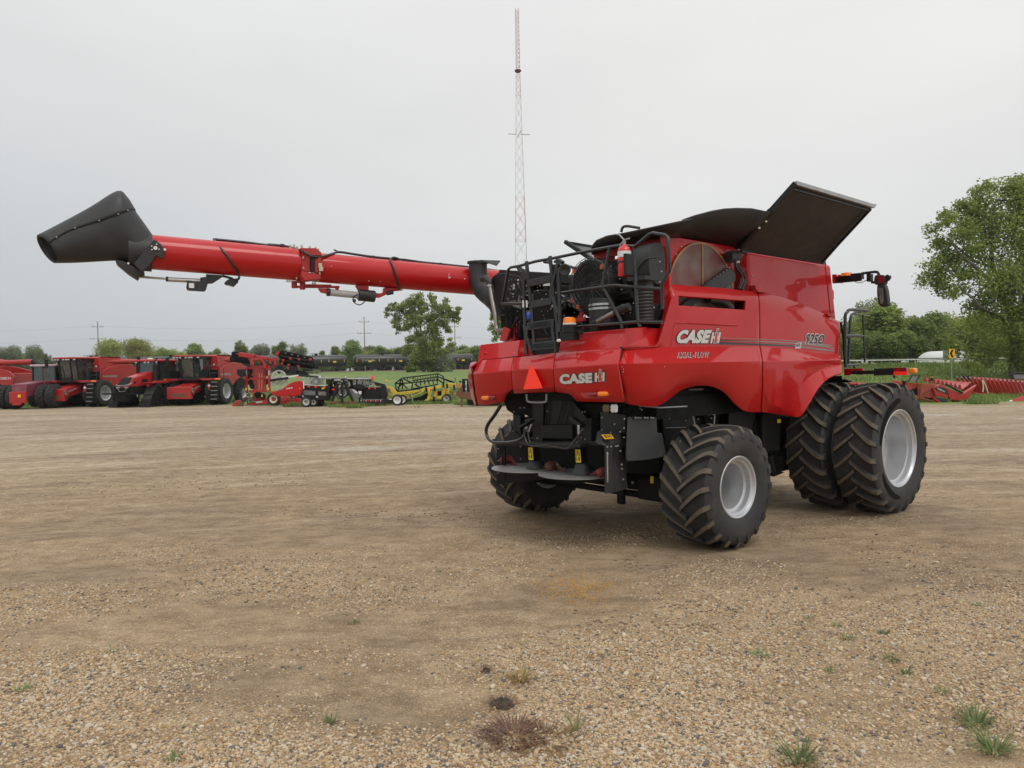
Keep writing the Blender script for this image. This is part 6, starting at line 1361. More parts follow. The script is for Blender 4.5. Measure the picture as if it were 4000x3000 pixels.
g = MB(); I.bar(g, 'f2', (800, 1130), (1680, 1260), .16, -.8, dy2=-1.4); dbw = g.build('drawbar', 'galv', E, bevel=.01)
g = MB(); g.ball((I.P('f2', 1230, 1180, -1.15)), .12, 8, 0, (1.6, 1, .7)); g.build('jack', 'white', dbw); g = MB(); I.slab(g, 'f2', [(1660,1220),(1720,1230),(1740,1280),(1680,1290)], -1.5, .15); g.build('hitch', 'blkm', dbw)
# black header trailer with a triangular nose
I = Imp('header_trailer', 'black trailer with triangular nose frame and spare wheel, carrying a long black header', 'trailer', 1290, 50.0); E = I.e
g = MB(); I.bar(g, 'f2', (1060, 330), (1090, 330), .2, 0); I.slab(g, 'f2', [(1030,330),(1070,275),(1420,280),(1400,390),(1260,400),(1040,380)], -.05, .12)
I.slab(g, 'f2', [(1180,430),(1290,430),(1120,930),(1040,930)], -.05, .14); I.slab(g, 'f2', [(1400,310),(1450,330),(1700,900),(1720,960),(1650,960),(1400,420)], -.05, .14); I.slab(g, 'f2', [(1330,380),(1400,380),(1395,1180),(1335,1180)], -.15, .14)
g.build('nose_frame', 'blkm', E, bevel=.01)
g = MB(); I.slab(g, 'f2', [(1000,940),(1760,940),(1810,960),(1770,1010),(1020,1010)], -.1, .2); g.build('cross_beam', 'rust', E, bevel=.015)
g = MB(); I.slab(g, 'f2', [(1240,293),(1335,303),(1330,352),(1240,345)], -.07, .01); I.slab(g, 'f2', [(1145,310),(1230,305),(1230,350),(1145,345)], -.07, .01); I.slab(g, 'f2', [(1340,350),(1388,350),(1388,388),(1340,385)], -.07, .01); I.slab(g, 'f2', [(1320,735),(1368,738),(1368,765),(1320,762)], -.16, .01); g.build('sticker', 'lgrey', E)
g = MB(); I.slab(g, 'f2', [(1205,740),(1250,720),(1330,850),(1320,895),(1240,890)], .4, .1); I.slab(g, 'f2', [(1575,580),(1700,585),(1850,750),(1820,900),(1760,880),(1600,740)], .3, .1); g.build('end_panel', 'grey', E)
g = MB(); I.slab(g, 'f2', [(1640,590),(1740,605),(1855,710),(1760,715)], .28, .02); I.slab(g, 'f2', [(1840,640),(1935,650),(1925,740),(1860,740)], .2, .05); g.build('white_panel', 'white', E)
c = I.P('f2', 1400, 690, .1); make_wheel(c, .36, .25, .24, 10, False, E, -1, .03, simple=True, tm='rubbg', rm='galv', name='spare_wheel')
g = MB(); I.slab(g, 'f2', [(1680,470),(1800,440),(1960,450),(2020,510),(2010,620),(1700,560)], .2, .4); I.slab(g, 'g3', [(385,765),(720,770),(870,770),(890,830),(640,840),(400,815)], .1, .3); I.slab(g, 'g3', [(460,590),(690,590),(690,780),(410,780)], .8, .2); I.slab(g, 'g3', [(690,570),(760,580),(790,700),(760,780),(690,780)], .5, .3); I.slab(g, 'g3', [(580,515),(760,560),(750,590),(620,580)], .6, .1); g.build('header_body', 'blkm', E, bevel=.02)
g = MB(); I.tub(g, 'f2', [(700,270),(1000,280),(1450,290),(2212,300)], .06, 1.0); I.tub(g, 'g3', [(180,480),(400,485),(560,478)], .05, 1.0)
I.slab(g, 'g3', [(460,588),(690,592),(690,604),(460,600)], .75, .03); I.slab(g, 'g3', [(390,775),(720,775),(720,782),(390,782)], .08, .02)
for x, y in ((180,465),(560,470),(545,478)): g.ball(I.P('g3', x, y, .95), .11, 8)
g.build('reel_tube', 'galv', E)
rs_ = random.Random(4); g = MB()
for k in range(26):
    x = 980+rs_.random()*1150; y = 300+rs_.random()*190; I.bar(g, 'f2', (x, y), (x+rs_.uniform(60, 220), y+rs_.uniform(-30, 60)), rs_.uniform(.04, .11), 1.3+rs_.random()*.6)
for x in (1010, 1130, 1480, 1600, 1760, 1900, 2050): I.slab(g, 'f2', [(x, 330), (x+70, 320), (x+95, 560), (x+10, 600)], 1.7, .12)
I.slab(g, 'f2', [(980, 520), (2212, 545), (2212, 760), (980, 790)], 2.0, .25)
g.build('reel_bats', 'dark', E)
for c_, r_ in (((380, 530), .42), ((500, 540), .46), ((150, 560), .4)): reel_ring(c_, r_, 1.2, 'g3', 'galv')
g = MB()
for k in range(9): x = 400+k*35; I.slab(g, 'g3', [(x,790),(x+17,790),(x+17,802),(x,802)], .08, .02, k % 2)
I.slab(g, 'g3', [(808,768),(870,770),(870,780),(808,778)], .08, .02, 0); g.build('reflective_strip', ['white', 'refl'], E)
g = MB(); I.slab(g, 'g3', [(572,425),(600,470),(590,485),(560,485),(552,455)], .8, .03); g.build('slow_vehicle_triangle', 'smv', E)
g = MB()
for x, y in ((522, 617), (607, 615)): I.slab(g, 'g3', [(x-12,y-10),(x+12,y-10),(x+12,y+8),(x-12,y+8)], .73, .03)
I.slab(g, 'f2', [(1085,580),(1145,580),(1145,622),(1085,620)], -.08, .03); g.build('reflector', 'refl', E)
for cx, dy in ((450, 1.4), (900, .2)):
    c = I.P('g3', cx if cx < 800 else 930, 800, dy); c.z = .36; make_wheel(c, .37, .26, .22, 10, False, E, -1, .03, simple=True, tm='rubbg', rm='white')
c = I.P('g3', 1000, 810, 1.2); c.z = .34; make_wheel(c, .34, .22, .2, 10, False, E, -1, .03, simple=True, tm='rubbg', rm='white')
c = I.P('g3', 600, 800, 1.6); c.z = .36; make_wheel(c, .37, .4, .2, 10, False, E, -1, .03, simple=True, tm='rubbg', rm='blkm')
g = MB(); g.ball(I.P('g3', 770, 510, .5), .08, 8, 0); g.tube([I.P('g3', 772, 520, .5), I.P('g3', 765, 580, .5)], .03, 6, 1); g.build('marker_post', ['orange', 'lgrey'], E)
# yellow swather header
I = Imp('swather_header', 'yellow grain swather header with a black skeleton reel, standing in the grass', 'header', 1640, 52.5); E = I.e
g = MB(); I.slab(g, 'f3', [(20,230),(60,190),(150,180),(220,230),(330,330),(340,370),(230,370),(190,320),(120,330),(340,430),(345,480),(180,420),(80,350),(40,290)], 0, .15)
I.slab(g, 'f3', [(340,320),(850,270),(830,300),(700,350),(400,385),(345,375)], -.05, .15); I.slab(g, 'f3', [(420,500),(580,400),(600,460),(470,520),(430,525)], .1, .12); I.slab(g, 'f3', [(430,400),(540,390),(580,450),(460,490)], .1, .1)
I.slab(g, 'f3', [(670,405),(880,320),(910,240),(1380,150),(1390,210),(960,270),(950,310),(690,420)], 0, .2); I.slab(g, 'f3', [(1400,160),(1500,110),(1720,100),(1740,130),(1650,160),(1640,210),(1560,200),(1400,200)], .3, .3)
I.slab(g, 'f3', [(1080,300),(1150,290),(1080,530),(980,525),(990,490),(1030,490)], .0, .12); I.slab(g, 'f3', [(1055,240),(1110,245),(1100,360),(1055,355)], -.1, .08); I.slab(g, 'f3', [(1230,310),(1280,300),(1240,460),(1180,460)], .1, .12); I.slab(g, 'f3', [(1400,250),(1485,250),(1440,440),(1390,480),(1260,475),(1270,430),(1380,400)], .1, .14); I.slab(g, 'f3', [(1500,240),(1590,235),(1540,410),(1450,410)], .3, .14); I.slab(g, 'f3', [(1080,440),(1180,450),(1180,480),(1090,480)], .1, .1)
g.build('deck_frame', 'swyel', E, bevel=.015)
g = MB(); I.ring(g, 'f3', (105, 265), .13, -.06, .04, .05); I.disc(g, 'f3', (105, 265), .05, -.08, .05); I.tub(g, 'f3', [(150,280),(190,350),(240,385),(340,385)], .03, -.08); g.build('drive_pulley', 'galv', E)
far_text('Grain Belt Header', I.P('f3', 372, 350, -.07), I.P('f3', 735, 318, -.07), I.P('f3', 372, 335, -.07), 'decalk', E, bold=.0)
g = MB()
for a, b in (((270,105),(410,0)), ((270,105),(310,310)), ((310,310),(860,230)), ((410,0),(330,310)), ((440,5),(440,250)), ((470,0),(680,100)), ((680,100),(670,240)), ((270,110),(440,110)), ((330,220),(440,110)), ((440,110),(560,230)), ((440,105),(700,90)), ((680,40),(1290,-50)), ((690,90),(1300,20)), ((1300,20),(1430,110)), ((1290,-50),(1440,0)), ((1440,0),(1430,180)), ((700,240),(1300,130)), ((740,130),(910,230)), ((1440,0),(1700,90)), ((1480,30),(1650,80))): I.bar(g, 'f3', a, b, .09, .5)
for k in range(8): x = 720+k*80; I.bar(g, 'f3', (x, 42-k*11), (x+5, 88-k*8), .05, .6)
for a, b in (((440,-20),(1290,-120)), ((1290,-125),(1420,-60)), ((430,-15),(400,10)), ((1290,-120),(1290,20)), ((1420,-60),(1430,20)), ((700,-50),(700,0))): I.bar(g, 'f3', a, b, .08, 1.0)
for k in range(12): x = 560+k*62; I.bar(g, 'f3', (x, -32-k*7.4), (x+4, 20-k*7), .045, .95)
g.build('reel', 'blkm', E)
for k in range(6):
    g = MB(); c = I.P('f3', 760+k*100, 120-k*16, .8); g.lathe([(0, .05), (.05, .24), (.1, .05)], c, V(1, .3, .1), 14); g.build('auger_flight', 'grey' if k < 5 else 'rust', E)
g = MB(); I.slab(g, 'f3', [(510,160),(665,125),(668,142),(515,175)], .4, .02); g.build('sticker', 'white', E)
g = MB(); I.slab(g, 'f3', [(480,520),(880,420),(1040,330),(1030,480),(980,520),(640,570)], .3, .5); I.slab(g, 'f3', [(1020,520),(1500,490),(1500,530),(1040,545)], .3, .3); I.slab(g, 'f3', [(920,520),(1030,540),(1025,590),(920,570)], .4, .2); I.slab(g, 'f3', [(1280,300),(1380,290),(1380,400),(1290,400)], .3, .1)
for x, y in ((1210, 230), (1420, 150), (1010, 260), (1510, 170), (1680, 200), (1190, 480)): I.slab(g, 'f3', [(x-22,y-60),(x+20,y-50),(x+26,y+50),(x-16,y+70)], -.1, .2)
I.slab(g, 'f3', [(370,400),(430,390),(440,470),(380,470)], -.05, .2); g.build('canvas_deck', 'dark', E, bevel=.02)
g = MB(); I.tub(g, 'f3', [(650,370),(680,500),(700,720)], .06, -.3); g.build('stand_leg', 'galv', E)
g = MB()
for x, y in ((1120, 255), (1470, 265), (1250, 330)): I.slab(g, 'f3', [(x-18,y-22),(x+18,y-18),(x+16,y+20),(x-16,y+20)], -.12, .03)
I.slab(g, 'f3', [(1785,120),(1835,110),(1820,200),(1785,205)], -.1, .03); g.build('reflector', 'refl', E)
c = I.P('f3', 1500, 480, .2); c.z = .33; make_wheel(c, .33, .4, .18, 10, False, E, 1, .03, simple=True, tm='rubbg', rm='lgrey')
g = MB(); I.tub(g, 'f3', [(1700,60),(1720,0),(1680,-30)], .03, .4); I.tub(g, 'f3', [(1600,290),(1640,330),(1640,400),(1560,430),(1700,450)], .03, .1); I.tub(g, 'f3', [(1730,100),(1760,200),(1700,260)], .02, .1); g.build('hoses', 'hose', E)
# rusty trailer nose by the big combine
I = Imp('flat_trailer', 'rusty brown trailer nose with a black upright, half hidden by the big combine', 'trailer', 1830, 47.5); E = I.e
g = MB(); I.slab(g, 'f3', [(1700,380),(1870,150),(1890,320),(2150,320),(2200,490),(1850,490),(1800,430)], 0, .25); I.slab(g, 'f3', [(1840,480),(1885,480),(1880,745),(1850,745)], 0, .12); I.slab(g, 'f3', [(1690,410),(1710,410),(1705,490),(1690,490)], .05, .1); g.bx(I.P('f3', 2150, 330), I.P('f3', 2150, 480)+V(3.2, 2.2, 0)); g.build('trailer_frame', 'rust', E, bevel=.015)
g = MB(); I.slab(g, 'f3', [(1870,0),(2020,0),(2060,320),(1880,320)], .3, .15); I.slab(g, 'f3', [(1990,490),(2130,500),(2130,640),(2000,600)], .5, .3); I.slab(g, 'f3', [(1800,45),(1850,40),(1860,80),(1810,90)], .2, .1); g.build('upright', 'blkm', E)
g = MB(); I.slab(g, 'f3', [(1955,40),(1985,45),(1985,340),(1960,330)], .28, .02); g.build('steel_strip', 'galv', E)
g = MB()
for y in (50, 105, 225): I.slab(g, 'f3', [(1950,y),(1985,y),(1985,y+30),(1952,y+30)], .26, .01)
g.build('sticker', 'white', E)
g = MB(); g.ball(I.P('f3', 1702, 360, -.02), .05, 6); g.build('marker_lamp', 'orange', E)
# ---- corn heads on the right ----
def snout(g, tip, base, w_, h_, m=0, mt=1):
    d = base-tip; s_ = V(0, 0, 1).cross(d).normalized()*w_/2; up = V(0, 0, 1)
    mid = tip+d*.35
    rings = [[tip+d*.06+s_*.12, tip+d*.06+up*h_*.12, tip+d*.06-s_*.12], [mid+s_*.6, mid+up*h_*.6+s_*.15, mid+up*h_*.6-s_*.15, mid-s_*.6], [base+s_, base+up*h_+s_*.3, base+up*h_-s_*.3, base-s_]]
    r0 = [tip+s_*.05, tip+up*.03+s_*.02, tip+up*.03-s_*.02, tip-s_*.05]; r1 = [tip+d*.08+s_*.18, tip+d*.08+up*h_*.16+s_*.06, tip+d*.08+up*h_*.16-s_*.06, tip+d*.08-s_*.18]
    R_ = [r0, r1, rings[1], rings[2]]
    g.add([p for r in R_ for p in r], [(0, 1, 2, 3)]+[(i*4+j, i*4+j+1, i*4+5+j, i*4+4+j) for i in (1, 2) for j in range(3)]+[(8+4, 8+7, 8+6, 8+5)], m)
    g.add([p for r in R_[:2] for p in r], [(j, j+1, 5+j, 4+j) for j in range(3)], mt)
I = Imp('corn_header', 'red corn header with a decorated side shield, nearest beyond the front tyres', 'header', 3640, 43.5, group='corn headers resting at the yard edge'); E = I.e
g = MB(); I.slab(g, 'f4', [(930,330),(1000,300),(1060,330),(1110,420),(1115,500),(940,470),(905,350)], -.1, .15); I.slab(g, 'f4', [(915,480),(1110,530),(1110,570),(1070,590),(960,555),(915,520)], -.1, .15); ss = g.build('side_shield', 'redbg', E, bevel=.03)
g = MB(); I.slab(g, 'f4', [(925,345),(1020,335),(1085,365),(1115,410),(1110,445),(960,385)], -.12, .01); I.slab(g, 'f4', [(925,478),(1090,510),(1110,550),(1050,560),(960,510)], -.115, .02); g.build('dark_decal', 'decalk', ss)
far_text('CASE IH', I.P('f4', 960, 362, -.16), I.P('f4', 1066, 415, -.16), I.P('f4', 966, 345, -.16), 'white', ss)
def slabsnout(g, pts, dy=0, d=.3, m=0): I.slab(g, 'f4', pts, dy, d, m)
g = MB()
top = [I.P('f4', x, y, -.1) for x, y in ((1050,330),(1320,435),(1540,300),(1420,500),(1340,550),(1150,530),(1125,480),(1110,400))]
ridge = [p+V(.1, .28, .12) for p in top]; back = [p+V(.2, .55, -.02) for p in top]
g.add(top+back, [tuple(range(8)), tuple(range(15, 7, -1))]+[(i, (i+1) % 8, 8+(i+1) % 8, 8+i) for i in range(8)]); g.build('snout', 'redbg', E, bevel=.05)
g = MB(); I.tub(g, 'f4', [(1080,295),(1140,325),(1230,375),(1330,425)], .06, -.12); g.build('crop_guard', 'blkm', E)
for k in range(9):
    x = 1300-k*40; g = MB(); tip = I.P('f4', 1445-k*70, 272-k*3, .9+k*.75); bs = I.P('f4', 1285-k*62, 372-k*14, .9+k*.75)
    snout(g, tip, bs, .5, .28); g.build('snout', ['redbg', 'lgrey'], E, ang=25)
g = MB(); I.slab(g, 'f4', [(700,280),(940,300),(930,560),(700,520)], .1, .2); I.slab(g, 'f4', [(545,270),(700,290),(700,460),(600,460),(545,430)], .4, .3); I.slab(g, 'f4', [(360,245),(480,265),(480,340),(345,290)], 1.0, .4); I.slab(g, 'f4', [(590,455),(940,545),(940,565),(600,470)], -.05, .1); g.build('header_frame', pmat('worn_orange_red', (.36, .06, .03), .6, var=.35, scale=3), E, bevel=.015)
g = MB(); I.slab(g, 'f4', [(600,370),(680,350),(680,450),(600,455)], .3, .05); I.slab(g, 'f4', [(780,480),(915,500),(915,530),(780,505)], .05, .05); I.slab(g, 'f4', [(480,250),(540,260),(545,370),(480,350)], .9, .3); g.build('drive_box', 'dark', E)
g = MB(); I.bar(g, 'f4', (770, 440), (900, 340), .05, .05); I.slab(g, 'f4', [(720,290),(735,290),(735,500),(715,500)], .05, .03); g.build('brace', 'rust', E)
g = MB(); I.bar(g, 'f4', (545, 265), (600, 170), .05, .2); I.bar(g, 'f4', (655, 265), (715, 168), .05, .2); I.bar(g, 'f4', (600, 168), (715, 166), .04, .2); I.slab(g, 'f4', [(560,258),(605,176),(705,176),(655,258)], .22, .01, 1); g.build('back_screen', ['blkm', 'grey'], E)
g = MB(); I.slab(g, 'f4', [(1130,545),(1350,550),(1350,590),(1140,575)], 0, .5); g.tube([I.P('f4', 1360, 540), I.P('f4', 1460, 548)], .03, 6); g.build('skid', 'dark', E)
g = MB(); I.slab(g, 'f4', [(865,215),(890,195),(905,215),(915,250),(880,250)], 2.0, .15, 0); I.slab(g, 'f4', [(880,190),(905,190),(905,205),(880,205)], 2.0, .15, 1); g.build('gearbox', ['blkm', 'yelo'], E)
I = Imp('corn_header', 'long red corn header with many upturned snouts, stretching out of the right edge', 'header', 3850, 49, group='corn headers resting at the yard edge'); E = I.e
for k in range(17):
    g = MB(); x = 1240+k*62.5; tip = I.P('f4', x, 175+k*4.2, .3); bs = I.P('f4', x+105, 395+k*8, .9-k*.03); d = bs-tip; s_ = V(.17, .05, 0)
    m1 = tip+d*.45; m2 = tip+d*.12; q = V(0, -.12, .02)
    g.add([tip, m2-s_*.5, m2+q*.6, m2+s_*.5, m1-s_, m1+q, m1+s_, bs-s_*1.0, bs+q*.8, bs+s_*1.0], [(1, 2, 5, 4), (2, 3, 6, 5), (4, 5, 8, 7), (5, 6, 9, 8), (1, 4, 7, 9, 6, 3)], 0)
    g.add([tip+V(0, 0, .02), m2-s_*.52, m2+q*.62, m2+s_*.52], [(0, 2, 1), (0, 3, 2), (0, 1, 3)], 1); g.build('snout', ['redbg', 'lgrey'], E, ang=20)
g = MB()
a = [I.P('f4', x, y, dy) for x, y, dy in ((1400,330,.9),(2300,470,.4),(2300,560,.3),(2100,505,.4),(1800,470,.5),(1500,440,.7),(1470,420,.8))]
g.prism(a, V(.1, .5, 0)); I.slab(g, 'f4', [(1480,190),(2300,250),(2300,420),(1500,330)], 1.3, .3); g.build('header_frame', 'redm', E, bevel=.03)
g = MB(); I.slab(g, 'f4', [(1680,480),(1830,500),(1800,525),(1690,505)], .5, .3); I.slab(g, 'f4', [(1300,190),(1400,180),(1460,240),(1440,250)], 1.1, .2); g.build('skid', 'dark', E)
g = MB(); I.tub(g, 'f4', [(1615,240),(1625,330),(1620,410)], .035, -.1); I.tub(g, 'f4', [(1620,240),(1660,320),(1695,430)], .035, -.1); g.build('strap', 'cream', E)
g = MB(); I.tub(g, 'f4', [(2060,230),(2025,150),(2050,130),(2250,140)], .04, 1.0, sm=1); I.slab(g, 'f4', [(2060,160),(2250,160),(2250,220),(2080,220)], 1.05, .01, 1); g.build('back_screen', ['blkm', 'grey'], E)
I = Imp('corn_header', 'single red snout with a pale tip poking in at the right edge', 'header', 3990, 43, group='corn headers resting at the yard edge'); E = I.e
g = MB(); a = I.P('f4', 1995, 545); b = I.P('f4', 2500, 470, 1.0); snout(g, a, b+V(0, 0, -.3), .6, .5); g.build('snout', ['redbg', 'white'], E, ang=25)
g = MB(); g.bx(b+V(-.2, -.2, -.5), b+V(2.0, 1.5, .3)); g.build('header_frame', 'redm', E, bevel=.03)
# ---------------- railway, poles, tower, road furniture ----------------
TD = V(.9456, .3253, 0).normalized(); T0 = V(-57.5, 202, 0); TN = V(-TD.y, TD.x, 0); TZ = 1.95+.35
g = MB(); a = T0-TD*170; b = T0+TD*260
g.hexa([a-TN*2.6+V(0, 0, 2.0), b-TN*2.6+V(0, 0, 2.0), b+TN*2.6+V(0, 0, 2.0), a+TN*2.6+V(0, 0, 2.0)], [a-TN*1.6+V(0, 0, TZ+.06), b-TN*1.6+V(0, 0, TZ+.06), b+TN*1.6+V(0, 0, TZ+.06), a+TN*1.6+V(0, 0, TZ+.06)]); g.build('ballast_bed', pmat('ballast', (.20, .17, .14), .95, var=.3, scale=.8), None); tag(bpy.data.objects['ballast_bed'], kind='structure')
tr_ = thing('railway_track', 'single railway track under the black tank wagons', 'railway track', T0+V(0, 0, TZ))
for s_ in (-1, 1):
    g = MB(); g.beam(-TD*170+TN*(.72*s_)+V(0, 0, .15), TD*260+TN*(.72*s_)+V(0, 0, .15), .08, .16); g.build('rail', 'rust', tr_)
def tank_wagon():
    t = thing('tank_wagon', 'x', 'tank wagon', (0, 0, 0), math.atan2(TD.y, TD.x), 'black tank wagons on the railway')
    g = MB(); Lh = 8.0; g.lathe([(-Lh, 0), (-Lh, .5), (-Lh+.12, 1.0), (-Lh+.4, 1.38), (-Lh+.75, 1.5), (0, 1.52), (Lh-.75, 1.5), (Lh-.4, 1.38), (Lh-.12, 1.0), (Lh, .5), (Lh, 0)], V(0, 0, 2.78), (1, 0, 0), 28); tk = g.build('tank', pmat('tank_black', (.018, .018, .02), .38, 0, .2, .2, dirt=(.07, .06, .055), dirt_amt=.4, scale=.4), t, ang=50)
    g = MB(); g.cyl(V(0, 0, 4.2), V(0, 0, 4.75), .45, 14); g.cyl(V(-.9, 0, 4.2), V(-.9, 0, 4.5), .16, 10); g.tube([V(-1.6, -.7, 4.2), V(-1.6, -.7, 4.7), V(1.6, -.7, 4.7), V(1.6, -.7, 4.2)], .04, 5); g.tube([V(-1.6, .7, 4.2), V(-1.6, .7, 4.7), V(1.6, .7, 4.7), V(1.6, .7, 4.2)], .04, 5); g.build('dome_hatch', 'dark', tk)
    for s_ in (-1, 1):
        g = MB(); g.bx((s_*8.4-.7*s_, -1.3, 1.0), (s_*8.4, 1.3, 1.3)); g.bx((s_*6.0-.6, -1.2, .9), (s_*6.0+.6, 1.2, 1.6)); g.tube([V(s_*8.2, -1.3, 1.3), V(s_*8.2, -1.3, 2.3), V(s_*8.2, 1.3, 2.3), V(s_*8.2, 1.3, 1.3)], .035, 5); g.bx((s_*8.4, -.15, .8), (s_*8.9, .15, 1.1)); g.build('end_platform', 'dark', t)
        g = MB(); g.bx((s_*6.3-1.3, -1.05, .45), (s_*6.3+1.3, 1.05, .8)); bg_ = g.build('bogie', 'rubbg', t)
        for k in (-1, 1):
            g = MB()
            for yy in (-.78, .78): g.cyl(V(s_*6.3+k*.9, yy-.07, .46), V(s_*6.3+k*.9, yy+.07, .46), .45, 16)
            g.cyl(V(s_*6.3+k*.9, -.75, .46), V(s_*6.3+k*.9, .75, .46), .08, 6); g.build('wheelset', 'dark', bg_)
    g = MB(); g.bx((-.6, -.3, .7), (.6, .3, 1.3)); g.tube([V(-5, -1.45, 1.2), V(5, -1.45, 1.2)], .04, 5); g.build('outlet', 'dark', t)
    for x in (-5.6, -3.0, -1.2, 1.2, 3.2, 7.2, -7.2):
        g = MB(); g.bx((x-.07, -1.57, 2.35), (x+.07, -1.50, 3.05)); g.build('yellow_strip', 'yelo', tk)
    for x0 in (4.0, -4.4):
        g = MB()
        g.bx((x0+.3, -1.58, 2.25), (x0+1.1, -1.48, 2.65)); g.build('yellow_plate', 'yel', tk)
    vs, fs = text_mesh('GTCX 238026', .02); g = MB(); x1 = max(v.x for v in vs)
    g.add([V(-5.2+v.x/x1*3.0, -1.545, 2.55+v.y*.45) for v in vs], fs); g.build('lettering', 'lgrey', tk, recalc=False)
    return t
w0 = tank_wagon(); lab = {-4: 'black tank wagon behind the gap left of the tall auger intake of the tracked tractor', -3: 'black tank wagon glimpsed past the second combine cab', -2: 'black tank wagon mostly behind the folded planter', -1: 'black tank wagon with a yellow plate, right of the folded planter row units', 0: 'whole black tank wagon between the planter and the big tree', 1: 'black tank wagon behind the big lone tree', 2: 'black tank wagon farthest right, running behind the big combine', 3: 'black tank wagon hidden mostly by the big combine'}
s0 = (Vector((-43.3, 206.9, 0))-T0).dot(TD)+8.4
lab = {-5: 'black tank wagon seen low behind the leftmost combine', -4: 'black tank wagon top showing over the maroon tractor side', -3: 'black tank wagon whose grey top shows behind the auger of the first combine', -2: 'black tank wagon showing beside the cab of the second combine', -1: 'black tank wagon with a yellow plate just right of the planter row units', 0: 'whole black tank wagon between the planter and the lone leafy tree', 1: 'black tank wagon half screened by the lone leafy tree', 2: 'black tank wagon right of the lone leafy tree, cut by the big combine'}
kk = kidmap()
for i in range(-4, 3):
    p = T0+TD*(s0+17.75*i)+V(0, 0, TZ+.22)
    if i == 0: w0.location = p; w0['label'] = lab[0]
    else:
        c = copy_tree(w0, kk); c.location = p; c['label'] = lab[i]
# utility poles and wires
BKP = pmat('grey_timber', (.24, .22, .19), .9)
def pole(kx, ktop, y, label, second=True):
    p = Wd('k', kx, ktop, y=y); z0 = gz(p.x, y); t = thing('utility_pole', label, 'utility pole', (p.x, y, z0), 0, 'utility poles along the railway'); h = p.z-z0
    g = MB(); g.tube([V(0, 0, -.2), V(0, 0, h)], [.17, .11], 8); pl_ = g.build('pole', pmat('weathered_pole', (.22, .19, .15), .9, var=.2), t)
    for k, (dz, wd) in enumerate(((1.6, 1.4), (5.0, 2.0))):
        g = MB(); d = V(.94, .34, 0) if kx > 1000 else V(.5, -.87, 0); d = V(d.y, -d.x, 0)*1 if kx < 1000 else V(.95, .3, 0)
        g.beam(V(0, -.15, h-dz)-d*wd, V(0, -.15, h-dz)+d*wd, .09, .10); ca = g.build('crossarm', BKP, t)
        for s_ in (-1, -.6, .6, 1):
            g = MB(); g.cyl(V(0, -.15, h-dz+.05)+d*wd*s_*.95, V(0, -.15, h-dz+.4)+d*wd*s_*.95, .07, 6); g.build('insulator', 'grey', ca)
    return V(p.x, y, z0+h)
pt = [pole(381, 1255, 215, 'thin weathered utility pole over the first combine, left of the willow'), pole(1422, 1237, 225, 'utility pole with two crossarms, behind the middle tank wagons'), pole(1776, 1257, 238, 'utility pole right of the lone leafy tree')]
for k, (dz, off) in enumerate(((1.3, .9), (4.7, 1.5), (1.3, -.9), (4.7, -1.5))):
    g = MB(); pts = [V(pt[0].x-95, 200, pt[0].z-dz)]+[V(p.x, p.y+off, p.z-dz) for p in pt]+[V(pt[2].x+60, 252, pt[2].z-dz), V(pt[2].x+130, 268, pt[2].z-dz)]
    for a, b in zip(pts, pts[1:]): g.tube([a+(b-a)*(i/10)+V(0, 0, -1.8*4*(i/10)*(1-i/10)*min(1, (b-a).length/90)) for i in range(11)], .006, 4)
    o = g.build('power_line', 'grey', None); tag(o, ['upper near wire', 'lower near wire', 'upper far wire', 'lower far wire'][k]+' strung along the utility poles', 'power line', 'wires on the utility poles')
